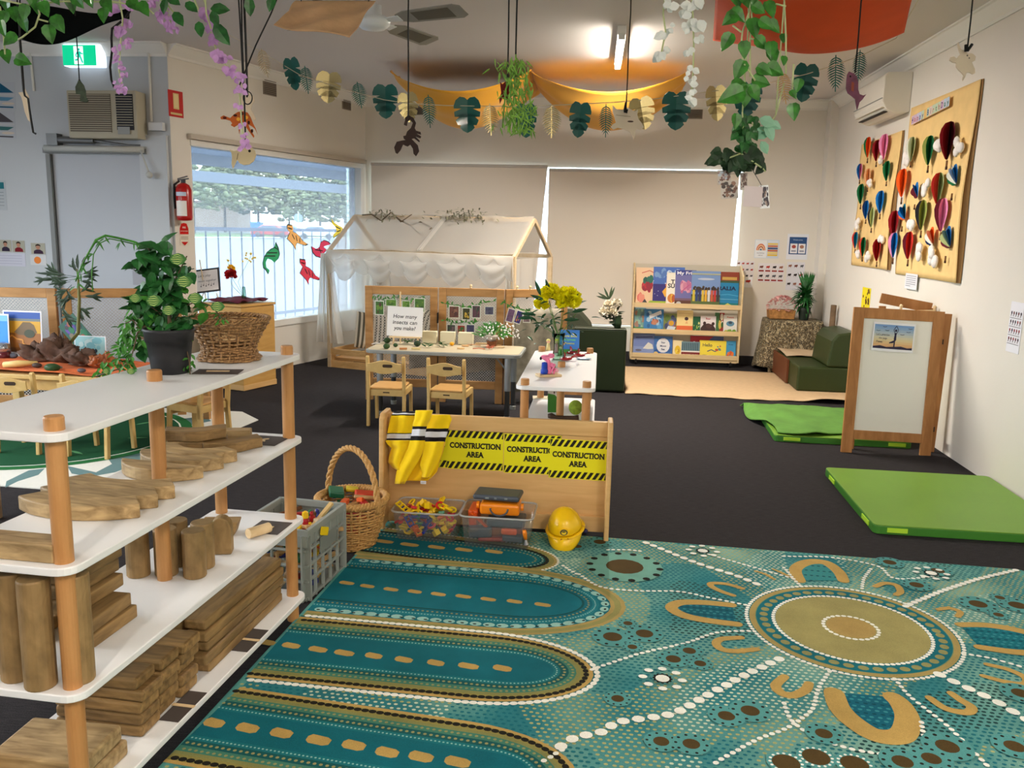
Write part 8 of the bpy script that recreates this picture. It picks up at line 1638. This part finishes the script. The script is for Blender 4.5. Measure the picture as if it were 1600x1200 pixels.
t=thing('black_hook','small black hook over the mouse-like cut-out by the right wall','hook',DP(1511,78,3.58)); MB().tube([DP(1509,70,3.58),DP(1509,80,3.58),DP(1512,79,3.58),DP(1519,69,3.58)],.006,6).build('hook',CORD,t,world=True,smooth=True)
cutout('crocodile_cutout','cream lizard cut-out on a black string at the far left',[(29,145),(36,144),(38,136),(41,143),(45,150),(45,160),(45,170),(47,182),(49,192),(44,188),(39,175),(36,160),(34,152)],3.4,CRM,(38,146))
b=MB(); P_=[(31,62),(33,90),(35,120),(37,142),(39,150),(44,154),(46,170),(49,190),(52,207),(56,209)]; b.tube([DP(x,y,3.35) for x,y in P_],.004,5); b.tube([DP(31,62,3.35),DP(31,-40,3.35)],.003,5); b.build('black_string',CORD,label='long black string with the cream lizard cut-out at the far left',cat='string')
b=MB(); P_=[(204,15),(199,24),(194,30),(175,45),(174,60),(175,80),(172,105),(174,125),(178,136),(187,139)]; b.tube([DP(x,y,3.6) for x,y in P_],.005,6); b.tube([DP(204,15,3.6),DP(206,-30,3.6)],.004,5); b.build('black_string',CORD,label='wavy black string hanging beside the purple flower strand',cat='string',smooth=True)
cutout('bird_cutout','dark green bird cut-out hanging in front of the box air conditioner',[(124,122),(127,128),(131,133),(134,142),(134,150),(138,158),(134,160),(125,158),(126,148),(119,147),(118,136),(121,130)],4.6,plain('bird_green',(66,78,60),.7,vary=.4,vscale=30),(124,126))
for k,(x,d,lab) in enumerate([(640,3.4,''),]): pass
# wallaby and fish stickers on the left window
def stick(nm,lab,pts,col,marks,x0=None):
    cxm=sum(p[0] for p in pts)/len(pts); cym=sum(p[1] for p in pts)/len(pts); c=WP(cxm,cym,-.07); T=fr(c,WT,(0,0,1)); b=MB()
    def w2(p): q=WP(p[0],p[1],-.07)-c; return (q.dot(WT),q.z)
    P_=[w2(p) for p in pts]; b.rgb(20,20,20); A=V((0,0)); b.flat([(x*1.10,y*1.10) for x,y in P_],.001,T); b.rgb(col); b.flat(P_,.002,T)
    for mk in marks:
        for (a,b2) in zip(mk,mk[1:]):
            a,b2=V(w2(a)),V(w2(b2)); dd=(b2-a); 
            if dd.length<1e-6: continue
            nn=V((-dd.y,dd.x)).normalized()*.006; b.rgb(25,20,20); b.flat([tuple(a-nn),tuple(b2-nn),tuple(b2+nn),tuple(a+nn)],.003,T)
    b.build(nm,attr_mat('print_sticker',.4,emit=.25) if 'print_sticker' not in MATS else MATS['print_sticker'],label=lab,cat='window sticker')  # small emission added so the stickers glow as if backlit
stick('dolphin_sticker','green dolphin sticker on the left window',[(430,380),(434,388),(436,398),(434,404),(428,410),(424,406),(418,404),(415,410),(416,418),(421,422),(419,427),(415,420),(412,418),(411,410),(413,402),(417,395),(423,390),(428,388)],(44,150,96),[[(414,400),(430,400)],[(418,395),(433,395)],[(428,386),(434,390)]])
K1=[(449,352),(457,353),(458,358),(457,362),(463,365),(468,370),(472,376),(480,381),(476,383),(469,381),(464,379),(462,383),(462,390),(459,384),(456,380),(452,376),(449,373),(451,368),(453,364),(449,358)]
stick('kangaroo_sticker','orange-tan kangaroo sticker on the left window',K1,(226,170,100),[[(456,366),(460,374)],[(462,368),(464,377)],[(468,372),(468,379)],[(450,356),(456,358)]])
stick('kangaroo_sticker','red kangaroo sticker low on the left window',[(x+20,y+54) for x,y in K1],(226,60,80),[[(476,420),(480,428)],[(482,422),(484,431)],[(488,426),(488,433)],[(470,410),(476,412)]])
stick('fish_sticker','pink-red fish sticker beside the playhouse',[(487,385),(494,389),(499,387),(501,379),(506,376),(512,378),(516,382),(508,384),(505,386),(510,390),(506,395),(502,402),(494,400),(489,394)],(222,60,96),[[(492,390),(504,392)],[(498,386),(502,398)]])
stick('bird_sticker','yellow bird sticker at the top of the playhouse gable',[(518,342),(522,348),(529,353),(535,356),(534,361),(528,366),(521,371),(521,366),(526,361),(524,355),(519,350)],(226,206,70),[[(524,354),(532,358)],[(526,362),(532,360)]])
# ---------------------------------------------------------------- vines
VG=plain('pothos_green',(52,118,36),.35,coat=.3,vary=.5,vscale=40); VGD=plain('vine_green',(40,100,42),.35,coat=.3,vary=.5,vscale=35); WIS=plain('wisteria_purple',(208,160,216),.6,vary=.15,vscale=40); WHF=plain('white_blossom',(238,242,238),.6); IVY=plain('ivy_dark',(30,58,30),.5,vary=.5,vscale=30); FER=plain('fern_green',(112,158,56),.5,vary=.4,vscale=30); VST=plain('vine_stem',(196,206,150),.6)
def vine(nm,lab,stems,leaves,d,m,L,w,kind='heart',mst=None,top=True,clu=1):
    x,y=stems[0][0]; t=thing(nm,lab,'hanging plant',DP(x,y,d)); b=MB(); 
    for s in stems:
        b.tube([DP(x,y,d+.01*k) for k,(x,y) in enumerate(s)],.0032,5)
    x,y=stems[0][0]; q=DP(x,y,d)
    if top and q.z<CH: b.tube([q,V((q.x,q.y,CH))],.003,5)
    b.build('stem',mst or VST,t,world=True,smooth=True); b=MB(); g=random.Random(len(leaves)+int(x))
    if clu>1: leaves=[(l[0]+g.uniform(-6,6),l[1]+g.uniform(-6,6),(l[2] if len(l)>2 else 0)+g.uniform(-1.2,1.2),(l[3] if len(l)>3 else 1)*g.uniform(.45,.75)) for l in leaves for _ in range(clu)]
    for lv in leaves:
        x,y=lv[:2]; a=lv[2] if len(lv)>2 else g.uniform(-1,1); s=lv[3] if len(lv)>3 else 1
        dr=CR*math.sin(a)-CU*math.cos(a)+CW*g.uniform(-.25,.25); b.leaf(DP(x,y,d+g.uniform(-.03,.03))-dr*L*s*.45,dr,-CW+CR*g.uniform(-.3,.3),L*s,w*s,kind=kind,fold=.12,droop=.12)
    b.build('leaves',m,t,world=True,solid=.0008,kind='stuff' if len(leaves)>60 else None); return t
vine('pothos_vine','variegated pothos vine across the top left corner',[[(-20,-5),(40,8),(100,2),(180,3),(230,12),(240,22)],[(60,10),(62,22),(55,42),(35,58),(28,62)],[(60,30),(75,34)],[(0,10),(5,45),(8,85)]],[(10,8,0),(22,22,.3),(38,20,-.3),(58,10,0),(70,14,.4),(112,8,0),(122,2,.6),(162,24,0),(168,8,.5),(4,45,.2),(15,62,-.9),(38,38,.1),(92,38,.5,1.1),(78,54,.1,1.1),(10,88,.3,.9),(36,95,1.2,1.1),(5,30,-.4),(50,0,0),(210,8,.8),(225,14,.6),(85,-4,.5),(140,0,.3)],3.0,VG,.054,.044)
vine('pothos_vine','darker vine leaves among the purple flowers at the top',[[(225,-20),(262,8),(272,20)],[(320,-20),(322,20),(330,45)],[(300,-10),(310,15)]],[(257,8,-.2),(278,28,.6,1.1),(298,10,.9),(312,44,.2),(342,14,1.5,1.2),(345,52,.6,1.5),(390,9,0,1.1),(424,4,-.3,1),(270,0,1),(335,28,.4)],3.1,VGD,.06,.036,'oval')
vine('wisteria_strand','purple wisteria strand hanging beside the wavy black string',[[(185,-10),(192,30),(188,70),(186,110),(192,140)]],[(178,14,1.4,1.2),(172,18,1.2,1),(200,8,.5),(206,12,1,.9),(198,36,1.3,1.2),(186,46,.4,1.1),(190,50,-.5,1.1),(198,70,.6,.9),(202,66,1,.8),(182,78,-1,.8),(183,92,-1.2,.7),(192,103,1,.9),(193,113,1,.8),(184,130,-.6,.8),(190,142,1.4,.9),(195,141,1.4,.8)],3.2,WIS,.04,.03,'oval',clu=5)
vine('wisteria_strand','short cluster of purple wisteria flowers at the top',[[(250,-20),(262,20),(270,48)],[(232,-20),(234,8)]],[(232,6,.3,1.2),(236,3,1),(256,18,1.2),(250,26,.8,1.1),(262,22,.4),(258,38,.2,1.2),(266,34,.8),(272,46,0),(266,46,-.5),(240,0,1,1)],3.2,WIS,.038,.028,'oval',clu=5)
vine('wisteria_strand','long purple wisteria strand leading down to the kangaroo cut-out',[[(316,-10),(328,30),(332,60),(340,85),(355,105),(370,122),(374,140),(378,200),(382,228)]],[(320,20,1,1.4),(316,16,-.5,1.2),(328,32,.5,1.3),(330,42,0,1.3),(332,64,.2,1.5),(336,62,1,1.2),(336,86,0,1.6),(342,90,.6,1.3),(354,92,1,1),(354,110,.6,1.4),(360,108,1),(370,122,.3,1.4),(376,124,1),(372,138,-.4),(378,140,1),(372,168,-.8,.9),(378,196,0,.7),(382,214,.5,.8),(378,228,-1,1.1),(385,226,1,1)],3.2,WIS,.036,.028,'oval',clu=5)
vine('white_blossom_strand','left of two white artificial blossom strands hanging from the ceiling',[[(1040,-10),(1036,20),(1040,50),(1034,80),(1032,92)]],[(1047,8,.8,1.4),(1044,12,0,1),(1034,57,-.3,1.2),(1038,55,.4,1.1),(1046,44,.8,.9),(1031,86,-.5,1.3),(1036,89,.5,1.2),(1028,90,-1,1),(1041,80,.9,.8)],3.1,WHF,.042,.036,'oval',clu=3)
vine('white_blossom_strand','longer of two white artificial blossom strands hanging from the ceiling',[[(1080,-10),(1083,30),(1084,70),(1083,110),(1080,150)]],[(1076,12,-.8,1.6),(1070,18,-.6,1.2),(1086,6,.8,1.6),(1094,9,1.2,1.2),(1070,44,-.8,1.2),(1090,38,1.1,1.7),(1082,38,0,1.2),(1092,60,.8,1),(1077,82,-.3,1.2),(1082,108,0,1),(1075,118,-1,.8),(1084,128,.5,1.2),(1082,147,1,1.2),(1078,156,-.8,1.4),(1074,152,-1,1)],3.1,WHF,.042,.036,'oval',clu=3)
vine('trailing_vine','variegated green vine hanging in front of the orange cloth',[[(1168,-20),(1170,20),(1160,50),(1158,70),(1163,110),(1165,160)],[(1172,-20),(1175,30),(1172,60),(1172,120)],[(1158,50),(1145,40)],[(1172,60),(1190,65)],[(1163,100),(1180,126)],[(1225,-10),(1228,60),(1228,115)],[(1228,10),(1212,6)],[(1240,100),(1238,140)]],
 [(1152,0,.4),(1140,30,-.9,1.1),(1154,24,.8,1.1),(1186,14,1.2,1),(1178,44,.2,1.2),(1135,66,-.5,1.1),(1163,78,.1,1),(1190,68,.9,1),(1198,38,1,1),(1155,110,-.4,1.2),(1195,110,1,1),(1190,128,1.4,1.2),(1150,138,-.8,1.3),(1142,150,-1.2,1.6),(1165,150,0,1.3),(1180,146,.6,1),(1205,78,0,1),(1210,42,.9,1),(1204,15,.4,1.1),(1208,88,.2,1),(1212,110,1.2,1.2),(1150,190,0,.9),(1240,175,.1,1),(1247,134,-.2,.8),(1240,148,.6,.6),(1165,0,.3),(1180,-6,-.3),(1224,60,0,.6),(1225,95,0,.6)],3.0,VG,.056,.045)
vine('pale_vine','pale mint green leaf spray by the vines near the right',[[(1212,180),(1195,205),(1180,200),(1172,190)],[(1212,180),(1225,130)]],[(1198,190,1.2,1.1),(1190,208,-1.2,1.3),(1202,206,.5,1.1),(1180,204,-1.4,1),(1194,230,.6,.9),(1210,195,1,.9)],3.4,plain('mint_leaf',(150,200,170),.4),.065,.042,'oval')
t=vine('ivy_bunch','dark ivy bunch hanging below the trailing vine',[[(1160,175),(1162,210),(1158,240)],[(1158,240),(1130,250)],[(1158,240),(1190,262)]],[(1152+g_[0],185+g_[1]) for g_ in [(random.Random(k).uniform(-6,30),random.Random(k+99).uniform(0,50)) for k in range(46)]],3.3,VGD,.034,.028,'heart',top=True)
g=random.Random(44)
vine('ivy_cluster','wide cluster of very dark ivy leaves above the hanging photos',[[(1160,235),(1140,245),(1120,250)],[(1160,235),(1185,255),(1196,268)]],[(g.gauss(1155,20),g.gauss(252,8),g.uniform(-1.5,1.5),g.uniform(.8,1.4)) for k in range(64)],3.32,IVY,.038,.034,'heart',top=False)
vine('fern_bunch','feathery green fern bunch hanging on a black string in the middle',[[(806,85),(805,120),(802,160),(796,205)],[(806,90),(820,110),(828,150),(830,190)],[(805,100),(790,140),(785,200)]],[(g.gauss(806+ (y_-140)*.08,11+abs(y_-150)*.06),y_,g.gauss(0,.6),g.uniform(.6,1.2)) for y_ in [95+115*g.random()**.9 for k in range(330)]],3.3,FER,.036,.006,'blade',mst=FER,top=False)
q=DP(806,85,3.3); b=MB(); b.tube([q,V((q.x,q.y,CH))],.0035,5); b.build('black_string',CORD,label='long black string holding the fern bunch',cat='string')
cutout('red_cutout','small dark red animal cut-out behind the fern bunch',[(781,128),(785,132),(790,127),(793,130),(797,126),(800,134),(799,150),(796,158),(792,163),(791,152),(786,152),(781,163),(780,155),(783,145)],3.34,plain('dark_red_board',(110,20,18),.7),(793,129))
q=DP(970,600,3); 
# photos hanging under the ivy
def hp_(x0,y0,x1,y1,d,cols,lab,rot=0,bg=(200,190,180)):
    a=DP(x0,y1,d); s=d/FPX; c=Card(fr(a,CR,CU)@Matrix.Rotation(rot,4,'Z'),(x1-x0)*s,(y1-y0)*s,bg,th=.001,layer=.0003); 
    if cols: c.mottle(cols,34,.12,.3,5)
    return c.build('hanging_photo',PRINT,label=lab,cat='photo')
hp_(1121,266,1142,289,3.34,[(170,150,150),(110,70,60),(190,200,210),(90,60,50)],'small group photo hanging at the left under the ivy cluster'); hp_(1127,283,1154,311,3.28,[(70,44,34),(110,70,54),(50,34,28),(140,100,80)],'larger dark group photo hanging under the ivy cluster',rad(3)); hp_(1156,270,1168,297,3.36,[(150,140,140),(90,64,54),(110,84,74)],'narrow photo hanging right of the bright blind gap')
hp_(1161,290,1190,322,3.2,None,'blank back of a photo card hanging under the ivy cluster',rad(-4),bg=(206,192,192)); hp_(1188,290,1203,326,3.24,[(60,40,50),(40,30,44),(150,130,120)],'photo card turned edge-on beside the blank card',rad(4),bg=(236,238,240))
t=thing('photo_string','thin cord carrying the hanging photos','string',DP(1158,262,3.3)); MB().tube([DP(1130,268,3.33),DP(1140,258,3.33),DP(1158,252,3.33),DP(1175,264,3.3),DP(1190,290,3.24)],.0015,4).build('cord',CORD,t,world=True)
